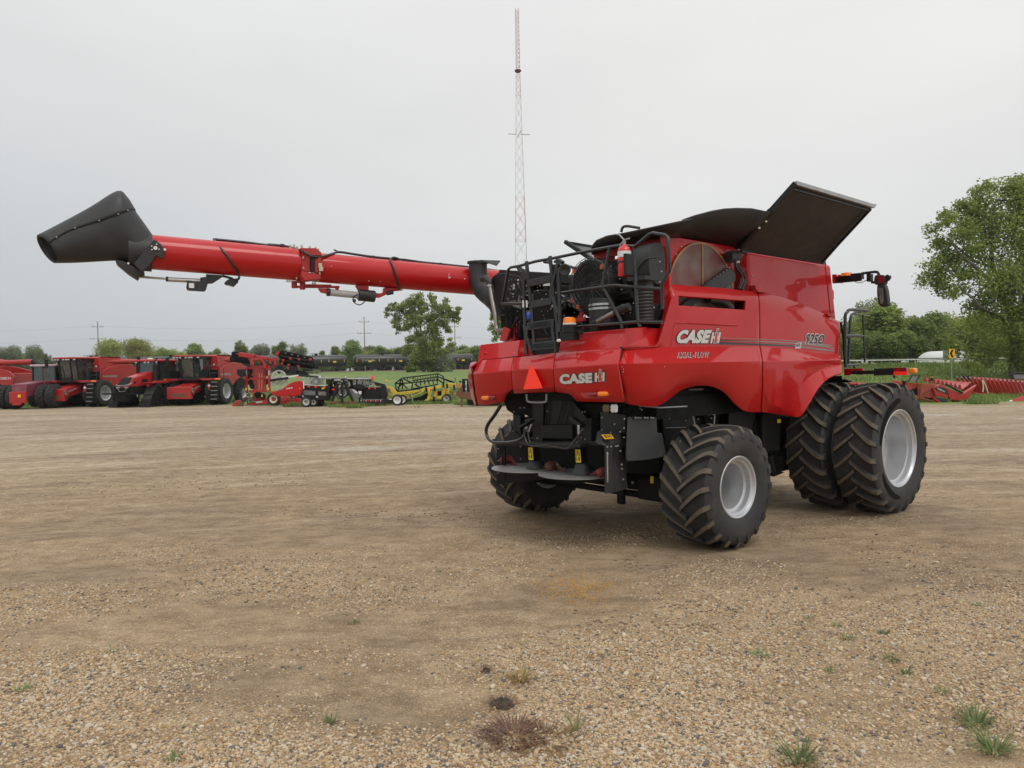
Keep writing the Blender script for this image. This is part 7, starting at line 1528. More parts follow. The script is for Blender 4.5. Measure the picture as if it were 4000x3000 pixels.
# lattice mast
def mast():
    base = Wd('k', 2042, 1439, y=212); base.z = 1.9; top = Wd('k', 2016, 35, y=212); H_ = top.z-1.9; TX = top.x-base.x
    t = thing('lattice_mast', 'very tall thin red and white lattice radio mast behind the combine', 'radio mast', base)
    def half(z): 
        f = z/H_
        return 2.15-1.62*min(f/.83, 1)**1.0 if f < .83 else .52
    zt = H_*.83; lean = lambda z: V(TX*z/H_*0, 0, 0)
    bands = [(0, .22, 'r'), (.22, .34, 'w'), (.34, .42, 'r'), (.42, .6, 'w'), (.6, .70, 'w'), (.70, .83, 'r'), (.83, 1.0, 'r')]
    RM = pmat('mast_red', (.40, .06, .07), .6); WM = pmat('mast_white', (.50, .48, .47), .6)
    for a, b, c_ in ((0, .10, 'r'), (.10, .22, 'r'), (.22, .36, 'w'), (.36, .48, 'r'), (.48, .76, 'w'), (.76, .83, 'r'), (.83, 1.0, 'r')):
        g = MB(); z0 = a*H_; z1 = b*H_; th = .11*(1-.45*a) if b <= .83 else .05
        if b <= .83:
            for sx in (-1, 1):
                for sy in (-1, 1): g.beam(V(sx*half(z0), sy*half(z0), z0), V(sx*half(z1), sy*half(z1), z1), th, th)
            n_ = max(2, int((z1-z0)/(half(z0)*2.3)))
            for k in range(n_):
                za = z0+(z1-z0)*k/n_; zb = z0+(z1-z0)*(k+1)/n_; ha = half(za); hb = half(zb)
                for q in range(4):
                    R_ = Matrix.Rotation(q*math.pi/2, 3, 'Z'); A1 = R_@V(-ha, -ha, za); A2 = R_@V(ha, -ha, za); B1 = R_@V(-hb, -hb, zb); B2 = R_@V(hb, -hb, zb)
                    g.beam(A1, B2, th*.55, th*.55); g.beam(A2, B1, th*.55, th*.55)
                    if k % 3 == 0: g.beam(A1, A2, th*.6, th*.6)
        else:
            for q in range(4):
                R_ = Matrix.Rotation(q*math.pi/2, 3, 'Z'); g.beam(R_@V(-.5, -.5, z0), R_@V(-.42, -.42, z1), .09, .09)
                for k in range(14):
                    za = z0+(z1-z0)*k/14; zb = z0+(z1-z0)*(k+1)/14; g.beam(R_@V(-.46, -.46, za), R_@V(.46, -.46, zb), .06, .06); g.beam(R_@V(-.46, -.46, za), R_@V(.46, -.46, za), .06, .06)
        g.build('mast_section', RM if c_ == 'r' else WM, t)
    g = MB(); g.lathe([(-.4, .6), (0, 1.0), (.25, .8), (.3, .5)], V(0, 0, zt), (0, 0, 1), 10); g.build('collar', pmat('mast_collar', (.20, .03, .06), .6), t)
    g = MB(); z = H_*.655
    for a in (10, 100, 190, 280): d = V(math.cos(rad(a)), math.sin(rad(a)), 0); g.beam(V(0, 0, z)+d*.5, V(0, 0, z)+d*3.0, .14, .14)
    g.build('antenna_arm', 'grey', t)
mast()
# guard rail, road, signs, shed on the right
g = MB(); g.bx((16, 87.5, 1.9), (150, 97, 2.19)); o = g.build('road', pmat('asphalt', (.10, .10, .10), .9, var=.15, scale=.5), None); tag(o, kind='structure')
t = thing('guard_rail', 'long grey steel guard rail along the raised road', 'guard rail', (60, 86.8, 2.1))
g = MB(); g.prism([V(-34, 0, .45), V(70, 0, .45), V(70, -.04, .53), V(-34, -.04, .53)], V(0, .03, 0)); g.prism([V(-34, -.04, .53), V(70, -.04, .53), V(70, 0, .60), V(-34, 0, .60)], V(0, .03, 0)); g.prism([V(-34, 0, .60), V(70, 0, .60), V(70, -.05, .72), V(-34, -.05, .72)], V(0, .03, 0)); g.build('rail_beam', 'galv', t)
for k in range(26):
    g = MB(); g.bx((-34+k*4, .05, -.4), (-33.9+k*4, .15, .7)); g.build('post', 'rust' if k % 5 == 0 else 'galv', t)
p = Wd('k', 3718, 1381, y=62.5); zb = gz(p.x, 62.5)
t = thing('chevron_sign', 'yellow road sign with a black chevron on a thin post', 'road sign', (p.x, 62.5, zb))
g = MB(); g.beam(V(0, .03, 0), V(0, .03, p.z-zb+.3), .06, .04); g.build('post', 'galv', t)
hz = p.z-zb; g = MB(); g.bx((-.24, -.02, hz-.38), (.24, .0, hz+.38)); sg = g.build('sign_plate', 'yelo', t)
g = MB(); g.prism([V(.15, -.024, hz+.32), V(-.02, -.024, hz+.32), V(-.18, -.024, hz), V(-.02, -.024, hz-.32), V(.15, -.024, hz-.32), V(0.0, -.024, hz)], V(0, .002, 0)); g.build('chevron', 'dark', sg)
p = Wd('k', 3694, 1386, y=86); t = thing('road_sign', 'plain grey back of a road sign left of the chevron sign', 'road sign', (p.x, 86, 2.1))
g = MB(); g.bx((-.3, 0, p.z-2.1-.5), (.3, .02, p.z-2.1+.6)); g.build('sign_plate', 'grey', t); g = MB(); g.beam(V(0, .05, -.2), V(0, .05, p.z-2.0), .06, .05); g.build('post', 'galv', t)
p = Wd('k', 3690, 1395, y=99); t = thing('quonset_shed', 'white round-topped shed behind the guard rail, under the big tree', 'shed', (p.x+.6, 99, 2.0))
g = MB(); g.lathe([(0, 2.5), (6, 2.5), (6, 0)], V(1, 0, -.7), (0, 1, 0), 32); g.lathe([(0, 0), (.0, 2.5)], V(1, 0, -.7), (0, 1, 0), 32); g.build('arched_roof', 'white', t)
p = Wd('k', 3375, 1420, y=84)
# ---------------- trees ----------------
def leafmat(name, c1, c2, c3):
    m, n, l, b = nmat(name); g = n.new('ShaderNodeNewGeometry'); r = n.new('ShaderNodeValToRGB'); l.new(g.outputs['Random Per Island'], r.inputs[0]); c = r.color_ramp
    c.elements[0].position = 0; c.elements[0].color = (*c1, 1); c.elements[1].position = 1; c.elements[1].color = (*c3, 1); e = c.elements.new(.5); e.color = (*c2, 1)
    tc_ = n.new('ShaderNodeTexCoord'); nz = n.new('ShaderNodeTexNoise'); nz.inputs['Scale'].default_value = .35; nz.inputs['Detail'].default_value = 3; l.new(tc_.outputs['Object'], nz.inputs[0])
    x = n.new('ShaderNodeMix'); x.data_type = 'RGBA'; x.blend_type = 'MULTIPLY'; x.inputs[0].default_value = 1; l.new(r.outputs[0], x.inputs[6])
    q = n.new('ShaderNodeMapRange'); q.inputs[1].default_value = .3; q.inputs[2].default_value = .7; q.inputs[3].default_value = .65; q.inputs[4].default_value = 1.35; l.new(nz.outputs[0], q.inputs[0]); l.new(q.outputs[0], x.inputs[7])
    oi = n.new('ShaderNodeObjectInfo'); hs_ = n.new('ShaderNodeHueSaturation'); l.new(x.outputs[2], hs_.inputs['Color'])
    mr_ = n.new('ShaderNodeMapRange'); mr_.inputs[3].default_value = .8; mr_.inputs[4].default_value = 1.25; l.new(oi.outputs['Random'], mr_.inputs[0]); l.new(mr_.outputs[0], hs_.inputs['Value'])
    mh = n.new('ShaderNodeMapRange'); mh.inputs[3].default_value = .48; mh.inputs[4].default_value = .508; l.new(oi.outputs['Random'], mh.inputs[0]); l.new(mh.outputs[0], hs_.inputs['Hue'])
    l.new(hs_.outputs[0], b.inputs['Base Color']); b.inputs['Roughness'].default_value = .65; b.inputs['Specular IOR Level'].default_value = .25
    tl = n.new('ShaderNodeBsdfTranslucent'); l.new(hs_.outputs[0], tl.inputs['Color']); ms = n.new('ShaderNodeMixShader'); ms.inputs[0].default_value = .45
    l.new(b.outputs[0], ms.inputs[1]); l.new(tl.outputs[0], ms.inputs[2]); l.new(ms.outputs[0], n['Material Output'].inputs[0]); return m
LM = {'mid': leafmat('leaf_mid', (.16, .205, .045), (.23, .29, .07), (.33, .39, .12)), 'dark': leafmat('leaf_dark', (.12, .165, .045), (.18, .235, .065), (.26, .33, .11)),
      'light': leafmat('leaf_light', (.26, .30, .07), (.34, .38, .10), (.43, .46, .16)), 'grey': leafmat('leaf_grey', (.16, .19, .11), (.22, .25, .15), (.30, .33, .22)),
      'conif': leafmat('needle', (.035, .06, .03), (.05, .08, .04), (.08, .11, .06))}
BK = pmat('bark', (.11, .09, .07), .95, var=.35, scale=3)
def leaves(centers, per, spread, size, rs):
    """centers (n,3), leaf quads scattered round each"""
    C_ = np.repeat(centers, per, axis=0); n_ = len(C_); sp_ = np.repeat(np.asarray(spread), per) if np.ndim(spread) else np.full(n_, spread)
    d = rs.normal(size=(n_, 3)); d /= np.linalg.norm(d, axis=1)[:, None]; P = C_+d*(sp_*rs.rand(n_)**.45)[:, None]*np.array([1, 1, .75])
    a = rs.normal(size=(n_, 3)); a[:, 2] *= .7; a /= np.linalg.norm(a, axis=1)[:, None]; b = np.cross(a, rs.normal(size=(n_, 3))); b /= np.linalg.norm(b, axis=1)[:, None]
    s_ = size*(.55+.9*rs.rand(n_))[:, None]; u = a*s_*.5; v = b*s_*.32
    Vt = np.stack([P-u, P+v, P+u, P-v], 1).reshape(-1, 3); return Vt
def leafmesh(name, Vt, mat, parent, loc0):
    n_ = len(Vt)//4; me = bpy.data.meshes.new(name); me.vertices.add(len(Vt)); me.vertices.foreach_set('co', (Vt-np.array(loc0)).ravel().astype(np.float32)); me.loops.add(n_*4); me.loops.foreach_set('vertex_index', np.arange(n_*4)); me.polygons.add(n_); me.polygons.foreach_set('loop_start', np.arange(n_)*4); me.polygons.foreach_set('loop_total', np.full(n_, 4)); me.materials.append(mat); me.update(); me.validate()
    o = bpy.data.objects.new(name, me); S.collection.objects.link(o); o.parent = parent; return o
def tree_proto(label, kind, h, cw, seed, nclump, per, leaf, mat, bot=.25, fork=.35):
    rs = np.random.RandomState(seed); t = thing(kind, label, 'tree', (0, 0, 0)); cz = h*(bot+1)/2; rz_ = h*(1-bot)/2
    cen = []
    lob = [(rs.uniform(-.45, .45)*cw, rs.uniform(-.45, .45)*cw, cz+rs.uniform(-.55, .55)*rz_, rs.uniform(.35, .62)) for _ in range(7)]
    while len(cen) < nclump:
        lx, ly, lz, lr = lob[rs.randint(7)]; d = rs.normal(size=3); d /= np.linalg.norm(d); r_ = rs.rand()**.35
        p = np.array([lx, ly, lz])+d*r_*lr*np.array([cw, cw, rz_*.95])
        if p[2] > h*bot*.6 and p[2] < h*1.02: cen.append(p)
    cen = np.array(cen); Vt = leaves(cen, per, cw*.27, leaf, rs)
    g = MB(); tr = h*.018+.06; fz = h*fork; g.tube(smooth_path([V(0, 0, -.3), V(rs.uniform(-.1, .1), 0, fz*.5), V(rs.uniform(-.3, .3), rs.uniform(-.3, .3), fz), V(rs.uniform(-.6, .6), rs.uniform(-.6, .6), h*.8)], 3), [tr*1.5-tr*1.35*(i/9) for i in range(10)], 8)
    for k in range(9):
        c = cen[rs.randint(len(cen))]; z0 = rs.uniform(.5, 1.3)*fz; z0 = min(z0, h*.6); g.tube(smooth_path([V(0, 0, z0), V(c[0]*.4, c[1]*.4, z0+(c[2]-z0)*.5), V(*c)], 3), [tr*.55*(1-.85*i/6) for i in range(7)], 5)
    g.build('trunk', BK, t); leafmesh('crown', Vt, mat, t, (0, 0, 0)); return t
PR = [tree_proto('p', 'broadleaf_tree', 12, 5.2, 1, 330, 46, .42, LM['mid'], .18), tree_proto('p', 'broadleaf_tree', 12, 4.6, 2, 320, 46, .42, LM['dark'], .12), tree_proto('p', 'broadleaf_tree', 12, 6.0, 3, 300, 40, .45, LM['light'], .2, .3),
      tree_proto('p', 'poplar_tree', 12, 3.0, 4, 240, 46, .38, LM['mid'], .1), tree_proto('p', 'willow_tree', 12, 6.5, 5, 190, 44, .42, LM['light'], .35, .3), tree_proto('p', 'broadleaf_tree', 12, 5.0, 6, 300, 42, .42, LM['grey'], .1)]
kk = kidmap(); used = set()
def plant(pi, kx, ktop, y, label, group, wsc=1.0, zb=None):
    p = Wd('k', kx, ktop, y=y); z0 = gz(p.x, y) if zb is None else zb; h = p.z-z0
    c = PR[pi] if pi not in used else copy_tree(PR[pi], kk); used.add(pi)
    c.location = (p.x, y, z0); s_ = h/12.0; c.scale = (s_*wsc, s_*wsc, s_); c.rotation_euler = (0, 0, random.random()*6.28); c['label'] = label; c['group'] = group; return c
GL = 'trees beyond the railway'
# far left clump
for i, (kx, kt, pi, ws, la) in enumerate(((15, 1352, 5, 1.0, 'grey-green tree at the far left edge of the skyline'), (55, 1348, 5, .8, 'grey-green tree second from the left edge'), (95, 1362, 2, .8, 'yellow-green bush-like tree in the left clump'), (130, 1346, 5, .75, 'tallest grey-green tree of the left clump'), (158, 1356, 1, .6, 'narrow dark tree at the right end of the left clump'), (178, 1385, 5, .9, 'low grey-green tree ending the left clump'))):
    plant(pi, kx, kt, 262+6*(i % 3), la, GL, ws)
for i, (kx, kt, pi, ws, la) in enumerate(((372, 1372, 1, .5, 'small dark shrubby tree left of the willow'), (440, 1322, 4, 1.0, 'left spreading willow over the first combine'), (520, 1318, 4, 1.1, 'large willow with bare dark limbs beside the tall intake'), (585, 1345, 2, .9, 'yellow-green tree right of the large willow'), (640, 1327, 0, 1.1, 'broad green tree behind the tracked tractor cab'), (695, 1345, 2, .8, 'lower light green tree behind the second combine cab'), (748, 1330, 1, 1.1, 'dark domed tree above the second combine'), (800, 1350, 0, .8, 'low green tree right of the dark domed tree'), (835, 1352, 1, .8, 'low dark tree over the second combine auger'), (880, 1356, 0, .7, 'small green tree left of the pointed dark tree'), (942, 1334, 3, 1.0, 'pointed dark tree above the planter arms'), (985, 1348, 1, .9, 'dark tree above the planter rack'), (1020, 1342, 5, .9, 'pale tree between two dark ones above the planter'), (1065, 1362, 0, .7, 'low green tree left of the tall ragged one'), (1097, 1322, 1, .8, 'tall ragged dark tree above the black row units'), (1160, 1342, 5, .9, 'grey half-leafed tree right of the ragged dark one'), (1190, 1372, 0, .9, 'low green tree over the first tank wagon'), (1262, 1362, 1, .7, 'dark small tree above the first tank wagon end'), (1305, 1342, 1, .8, 'pointed dark tree between the two tank wagons'), (1318, 1380, 2, .7, 'yellow-green low tree in the gap between tank wagons'), (1365, 1316, 1, 1.1, 'tall rounded tree left of the two-armed pole'), (1395, 1332, 0, 1.0, 'green tree touching the two-armed pole'))):
    plant(pi, kx, kt, 262+7*(i % 4), la, GL, ws)
for i in range(20):
    plant((0, 1, 0, 1, 2)[i % 5], 1425+i*25, 1338+random.uniform(-4, 6), 285+8*(i % 3), 'x', GL, 1.35)['label'] = 'bright green tree of the even tree line behind the wagons and the lone leafy tree'
for i in range(10):
    plant((1, 0)[i % 2], 200+i*100+random.uniform(-20, 20), 1400, 330, 'x', 'low trees on the far skyline', 1.6)['label'] = 'low distant tree on the skyline behind the parked machines'
for i in range(44):
    c = plant((1, 0, 5)[i % 3], i*46+random.uniform(-12, 12), 1428-i*.9+random.uniform(-7, 5), 292+5*(i % 3), 'low rounded bush in the hedge line beyond the railway', 'low bushes beyond the railway', 1.7, zb=1.0)
# right row
GR = 'trees behind the raised road'
for i, (kx, kt, pi, ws, la) in enumerate(((3285, 1205, 0, 1.0, 'green tree just right of the combine front rail'), (3335, 1190, 0, .9, 'green tree behind the platform handrail'), (3395, 1168, 5, .6, 'pale taller tree behind the mirror'), (3445, 1172, 3, 1.3, 'narrow tree under the mirror'), (3510, 1192, 0, 1.1, 'wide green tree right of the mirror'), (3555, 1218, 1, .9, 'dark tree at the dip in the row'), (3610, 1200, 1, 1.0, 'dark tree right of the dip in the row'), (3670, 1178, 0, 1.1, 'green tree left of the big tree trunk'), (3735, 1190, 2, .9, 'light green tree below the big tree crown'), (3800, 1200, 0, 1.1, 'green tree behind the big tree'), (3870, 1190, 1, 1.1, 'dark tree behind the big tree trunk'), (3950, 1180, 0, 1.1, 'green tree at the right edge behind the big tree'), (4030, 1180, 1, 1.1, 'dark tree past the right edge'))):
    plant(pi, kx, kt, 113+5*(i % 3), la, GR, ws*1.15, zb=1.6)
for i in range(11):
    plant(1, 3290+i*68, 1290+random.uniform(-20, 20), 108+2*(i % 3), 'x', 'low dark undergrowth trees behind the guard rail', 1.5, zb=1.4)['label'] = 'low dark bushy tree in the shade behind the guard rail'
def custom_tree(name, label, y, base_k, blobs, limbs, mat, leaf, dens, seed, tr=.35, group=None):
    rs = np.random.RandomState(seed); b = Wd('k', *base_k, y=y); b.z = gz(b.x, y); t = thing(name, label, 'tree', b); cs = []; sp_ = []
    for kx, ky, r_, rel in blobs:
        p = Wd('k', kx, ky, y=y); R_ = r_/FK*y; nn = max(3, int(dens*(R_**2)*rel)); d = rs.normal(size=(nn, 3)); d /= np.linalg.norm(d, axis=1)[:, None]
        c = np.array([p.x, p.y+rs.uniform(-.6, .6)*R_, p.z])+d*(rs.rand(nn)**.4*R_*.92)[:, None]; cs.append(c); sp_.append(np.full(nn, max(.7, R_*.55)))
    cs = np.concatenate(cs); sp_ = np.concatenate(sp_); Vt = leaves(cs, 42, sp_, leaf, rs)
    leafmesh('crown', Vt, mat, t, tuple(b)); g = MB()
    for pts, r0, r1 in limbs:
        P = smooth_path([Wd('k', x, yy, y=y+dy)-b for x, yy, dy in pts], 5); n_ = len(P)-1; g.tube(P, [r0+(r1-r0)*i/n_ for i in range(n_+1)], 8)
    for k in range(26):
        c = Vector(cs[rs.randint(len(cs))])-b; bi = limbs[rs.randint(len(limbs))]; pp = bi[0]; q = Wd('k', *pp[rs.randint(1, len(pp))][:2], y=y)-b
        if (c-q).length < 7: g.tube(smooth_path([q, q*.5+c*.5+V(0, 0, -.3), c], 4), [.09-.075*i/8 for i in range(9)], 5)
    g.build('trunk', BK, t); return t
custom_tree('cottonwood_tree', 'large leafy tree with open branches filling the right edge', 70, (3958, 1462),
    [(3885,760,62,1),(3960,725,55,1),(3990,800,80,1),(3800,830,60,1),(3870,880,85,1),(3765,800,32,.9),(3700,850,42,.9),(3745,915,60,1),(3640,900,30,.9),(3690,960,50,.8),(3960,920,85,.9),(3850,990,80,.9),(3730,1020,55,.9),(3650,1050,48,1),(3605,1092,26,1),(3680,1105,48,1),(3770,1090,60,.9),(3860,1100,80,1),(3970,1050,90,.9),(3720,1140,36,.8),(3900,1180,75,.8),(3980,1220,80,1),(3830,1190,50,.9),(3960,1320,90,.9),(3860,1300,60,.7),(3780,1260,50,.6),(3990,1410,60,.9),(3870,1400,55,.7),(3770,1400,45,.6),(3720,1330,50,.6),(3800,1440,40,.6),(4080,760,110,1),(4110,950,120,1),(4110,1150,130,1),(4100,1350,110,1)],
    [([(3958,1470,0),(3962,1350,0),(3950,1250,0),(3915,1150,.5),(3880,1040,.5),(3870,900,0),(3890,780,0)], .42, .05), ([(3955,1330,0),(3990,1200,0),(4040,1050,-1),(4080,900,0)], .3, .06), ([(3915,1160,.5),(3850,1080,-.5),(3760,1000,-1),(3700,930,-1)], .2, .04), ([(3945,1240,0),(3960,1140,1),(3990,980,1),(3980,820,1)], .22, .05), ([(3825,1195,-2),(3800,1165,-2),(3765,1140,-2),(3740,1110,-2)], .12, .05), ([(3940,1260,0),(3880,1230,0),(3825,1195,-2)], .16, .12)], LM['mid'], .25, 15.0, 11)
custom_tree('cottonwood_tree', 'lone leafy tree with ragged crown standing by the tank wagons', 178, (1655, 1455),
    [(1610,1180,28,1),(1640,1165,26,1),(1580,1190,22,.9),(1545,1200,22,.8),(1520,1205,18,.6),(1505,1225,15,.5),(1560,1230,28,.8),(1600,1225,30,.9),(1645,1205,28,1),(1690,1165,18,.8),(1705,1195,24,.9),(1740,1180,16,.8),(1740,1215,28,1),(1770,1225,24,.9),(1790,1210,12,.7),(1780,1250,18,.8),(1545,1265,22,.7),(1555,1290,16,.6),(1590,1270,26,.8),(1630,1255,30,.8),(1690,1245,34,1),(1735,1255,28,.9),(1755,1285,20,.7),(1700,1290,34,.9),(1640,1300,24,.6),(1610,1330,26,.9),(1660,1340,34,1),(1710,1330,30,.9),(1755,1340,20,.7),(1590,1370,24,.8),(1640,1385,36,1),(1690,1390,34,1),(1730,1385,22,.8),(1620,1425,32,1),(1670,1430,34,1),(1600,1440,20,.8),(1700,1440,22,.8)],
    [([(1655,1458,0),(1655,1400,0),(1648,1330,0),(1640,1270,0),(1625,1220,0),(1600,1190,0)], .42, .06), ([(1690,1458,0),(1692,1390,0),(1700,1330,0),(1705,1270,0),(1735,1220,0)], .3, .05), ([(1648,1330,0),(1620,1275,0),(1590,1235,0),(1560,1215,0)], .2, .04), ([(1660,1320,0),(1680,1250,0),(1690,1190,0)], .2, .04)], LM['mid'], .42, 8.5, 12)
custom_tree('shrub_tree', 'pale grey-green bushy tree right of the lone leafy tree', 176, (1735, 1456), [(1735,1420,34,1),(1715,1440,20,1),(1760,1430,22,1),(1738,1445,26,1)], [([(1735,1458,0),(1735,1430,0),(1738,1405,0)], .12, .04)], LM['grey'], .42, 9, 13)
custom_tree('cottonwood_tree', 'leafy tree peeping out behind the exhaust stack of the big combine', 150, (1985, 1440), [(1935,1240,22,.9),(1960,1260,30,1),(1925,1275,16,.7),(1945,1300,22,.8),(1935,1320,14,.7),(1990,1230,36,1),(2000,1300,40,1),(1990,1370,30,1)], [([(1985,1445,0),(1985,1350,0),(1975,1280,0),(1950,1250,0)], .3, .06)], LM['mid'], .42, 9, 14)
custom_tree('shrub_tree', 'small grey shrub in front of the middle tank wagons', 182, (1205, 1462), [(1205,1452,12,1),(1240,1455,10,1)], [([(1205,1464,0),(1205,1452,0)], .05, .02)], LM['grey'], .35, 9, 15)
# ---------------- grass, weeds, straw ----------------
def blades(name, label, xy, hgt, wd, mat, rs, lean=.35):
    n_ = len(xy); z = base_z(xy[:, 0], xy[:, 1]); h = hgt*(.5+.9*rs.rand(n_)); a = rs.rand(n_)*6.28; lx = rs.normal(size=n_)*lean*h; ly = rs.normal(size=n_)*lean*h
    b1 = np.stack([xy[:, 0]-np.cos(a)*wd, xy[:, 1]-np.sin(a)*wd, z-.02], 1); b2 = np.stack([xy[:, 0]+np.cos(a)*wd, xy[:, 1]+np.sin(a)*wd, z-.02], 1); tp = np.stack([xy[:, 0]+lx, xy[:, 1]+ly, z+h], 1)
    Vt = np.stack([b1, b2, tp], 1).reshape(-1, 3); me = bpy.data.meshes.new(name); me.vertices.add(len(Vt)); me.vertices.foreach_set('co', Vt.ravel().astype(np.float32)); me.loops.add(n_*3); me.loops.foreach_set('vertex_index', np.arange(n_*3)); me.polygons.add(n_); me.polygons.foreach_set('loop_start', np.arange(n_)*3); me.polygons.foreach_set('loop_total', np.full(n_, 3)); me.materials.append(mat); me.update(); me.validate()
    o = bpy.data.objects.new(name, me); S.collection.objects.link(o); tag(o, label, 'grass', kind='stuff'); return o
GM = leafmat('grass_blade', (.11, .18, .04), (.19, .27, .07), (.32, .36, .15))
rs = np.random.RandomState(5)
def edge_pts(n_, x0, x1, y0, y1, pw=1.6, thr=.0):
    x = rs.uniform(x0, x1, n_); y = y0+(y1-y0)*rs.rand(n_)**(1/pw) if pw < 1 else y0+(y1-y0)*rs.rand(n_)**pw
    k = np.array([noise.noise(V(a*.25, b*.6, 9.)) for a, b in zip(x, y)]); yo = np.array([3.2+3.5*noise.noise(V(a*.35, 2.2, 5.)) for a in x]); d = (y-y0-yo)/(y1-y0); e_ = np.minimum(x-x0, x1-x)/5; keep = (k > (.25-d*2.2)+thr+np.clip(1-e_, 0, 1)*.7) & (d > -.08); return np.stack([x, y], 1)[keep]
P1 = edge_pts(60000, -18.5, 9, 46.5, 66); P2 = edge_pts(40000, 12, 42, 39.5, 64); P3 = edge_pts(9000, -46, -18, 55.5, 68)
blades('grass', 'tall rough grass along the far edge of the yard', np.concatenate([P1, P2, P3]), .24, .035, GM, rs)
rs = np.random.RandomState(6)
P4 = np.stack([rs.uniform(-75, 90, 60000), rs.uniform(64, 84, 60000)], 1)
blades('meadow_grass', 'green meadow grass beyond the parked machines', P4, .30, .06, GM, rs)
WM_ = leafmat('weed_leaf', (.13, .19, .07), (.20, .28, .11), (.32, .38, .18)); SM = leafmat('straw', (.25, .16, .07), (.38, .27, .13), (.50, .40, .22)); TM = leafmat('twig', (.17, .10, .085), (.28, .18, .13), (.42, .31, .20))
def tuft(name, label, cat, kx, ky, r_, h, n_, mat, seed, group=None, flat=.5, mound=0):
    rs = np.random.RandomState(seed); p = Wd('k', kx, ky, z=.08); t = thing(name, label, cat, (p.x, p.y, gz(p.x, p.y)), 0, group); vs = []; fs = []
    for k in range(n_):
        a = rs.rand()*6.28; d = rs.rand()**.7*r_; b0 = V(math.cos(a)*d*.5, math.sin(a)*d*.5, -.01); hh = h*(.4+.8*rs.rand()); o_ = V(math.cos(a)*(d+flat*hh), math.sin(a)*(d+flat*hh), hh*(1 if rs.rand() > .3 else .4)); w_ = (.0022+.0022*rs.rand())*(1 if mat is not TM else .8); s_ = V(-math.sin(a)*w_, math.cos(a)*w_, 0); m_ = b0*.4+o_*.6+V(0, 0, hh*.25); i = len(vs)
        vs += [b0-s_, b0+s_, m_+s_, o_, m_-s_]; fs += [(i, i+1, i+2, i+4), (i+4, i+2, i+3)]
    g = MB(); g.add(vs, fs); g.build('blades', mat, t, recalc=False)
    if mound:
        g = MB(); rows = []
        for i in range(7):
            f = i/6; rows.append([V(math.cos(q)*r_*.75*(1-f)*(1+.25*noise.noise(V(math.cos(q), math.sin(q), i+seed))), math.sin(q)*r_*.75*(1-f)*(1+.2*noise.noise(V(math.cos(q)*2, math.sin(q), i))), mound*(1-(1-f)**2)-.01+.02*noise.noise(V(q*3, f*5, seed))) for q in [j*2*math.pi/18 for j in range(19)]])
        g.grid(rows); g.build('soil_clod', pmat('dark_soil', (.06, .045, .032), .95, var=.4, scale=30), t, ang=60)
    return t
GW = 'small green weeds in the gravel'
wl = [(3810,2815,.13,.11,140,'biggest pale green weed clump low on the right'), (3880,2930,.13,.12,140,'pale green weed clump at the lower right, below the biggest one'), (3120,2975,.14,.13,120,'grassy weed clump cut by the bottom edge'), (2970,2560,.10,.05,90,'flat green weed in the gravel below the rear tyre'), (3310,2490,.10,.04,100,'dark green flat weed right of centre'), (3270,2440,.05,.06,40,'little weed just above the dark flat one'), (3450,2470,.08,.05,70,'green weed right of the dark flat one'), (3480,2575,.08,.06,70,'green weed on a bare patch at the right'), (3240,2620,.05,.05,40,'lone small weed in mid gravel at right'), (3540,2630,.05,.08,50,'upright small weed at right'), (3680,2700,.05,.06,40,'small weed just above the biggest clump'), (3820,2365,.07,.05,50,'small weed far out at the right'), (3160,2410,.05,.05,35,'faint weed nearest the rear tyre'), (1380,2435,.07,.05,40,'faint weed in the gravel left of centre'), (1290,2820,.05,.07,60,'bright weed tuft bottom left of centre'), (2250,2860,.03,.16,26,'tall thin grass sprout right of the straw heap'), (680,2965,.05,.07,50,'weed at the bottom left'), (440,2545,.07,.05,40,'weed at middle left'), (90,2690,.08,.06,60,'weed near the left edge')]
for i, (kx, ky, r_, h, n_, la) in enumerate(wl): tuft('weed', la, 'weed', kx, ky, r_*.85, h*(.62 if h < .1 else .85), int(n_*.7), WM_, 100+i, GW, .8)
tuft('straw_tuft', 'tuft of dry yellow straw on the gravel', 'straw', 2030, 2655, .10, .06, 130, SM, 200, None, 1.0)
tuft('soil_clump', 'dark clod of soil with roots between two straw heaps', 'soil clod', 1960, 2745, .13, .05, 110, TM, 201, None, 1.0, .055)
tuft('soil_clump', 'tiny dark clod left of the yellow straw tuft', 'soil clod', 1898, 2620, .05, .04, 50, TM, 202, None, .8, .035)
a = tuft('straw_heap', 'widest heap of dry reddish twigs and straw near the bottom', 'straw', 2010, 2880, .24, .05, 300, TM, 203, None, 1.4)
a = tuft('straw_heap', 'pale straw trailing to the right of the reddish twig heap', 'straw', 2130, 2892, .24, .045, 150, SM, 204, None, 1.6)
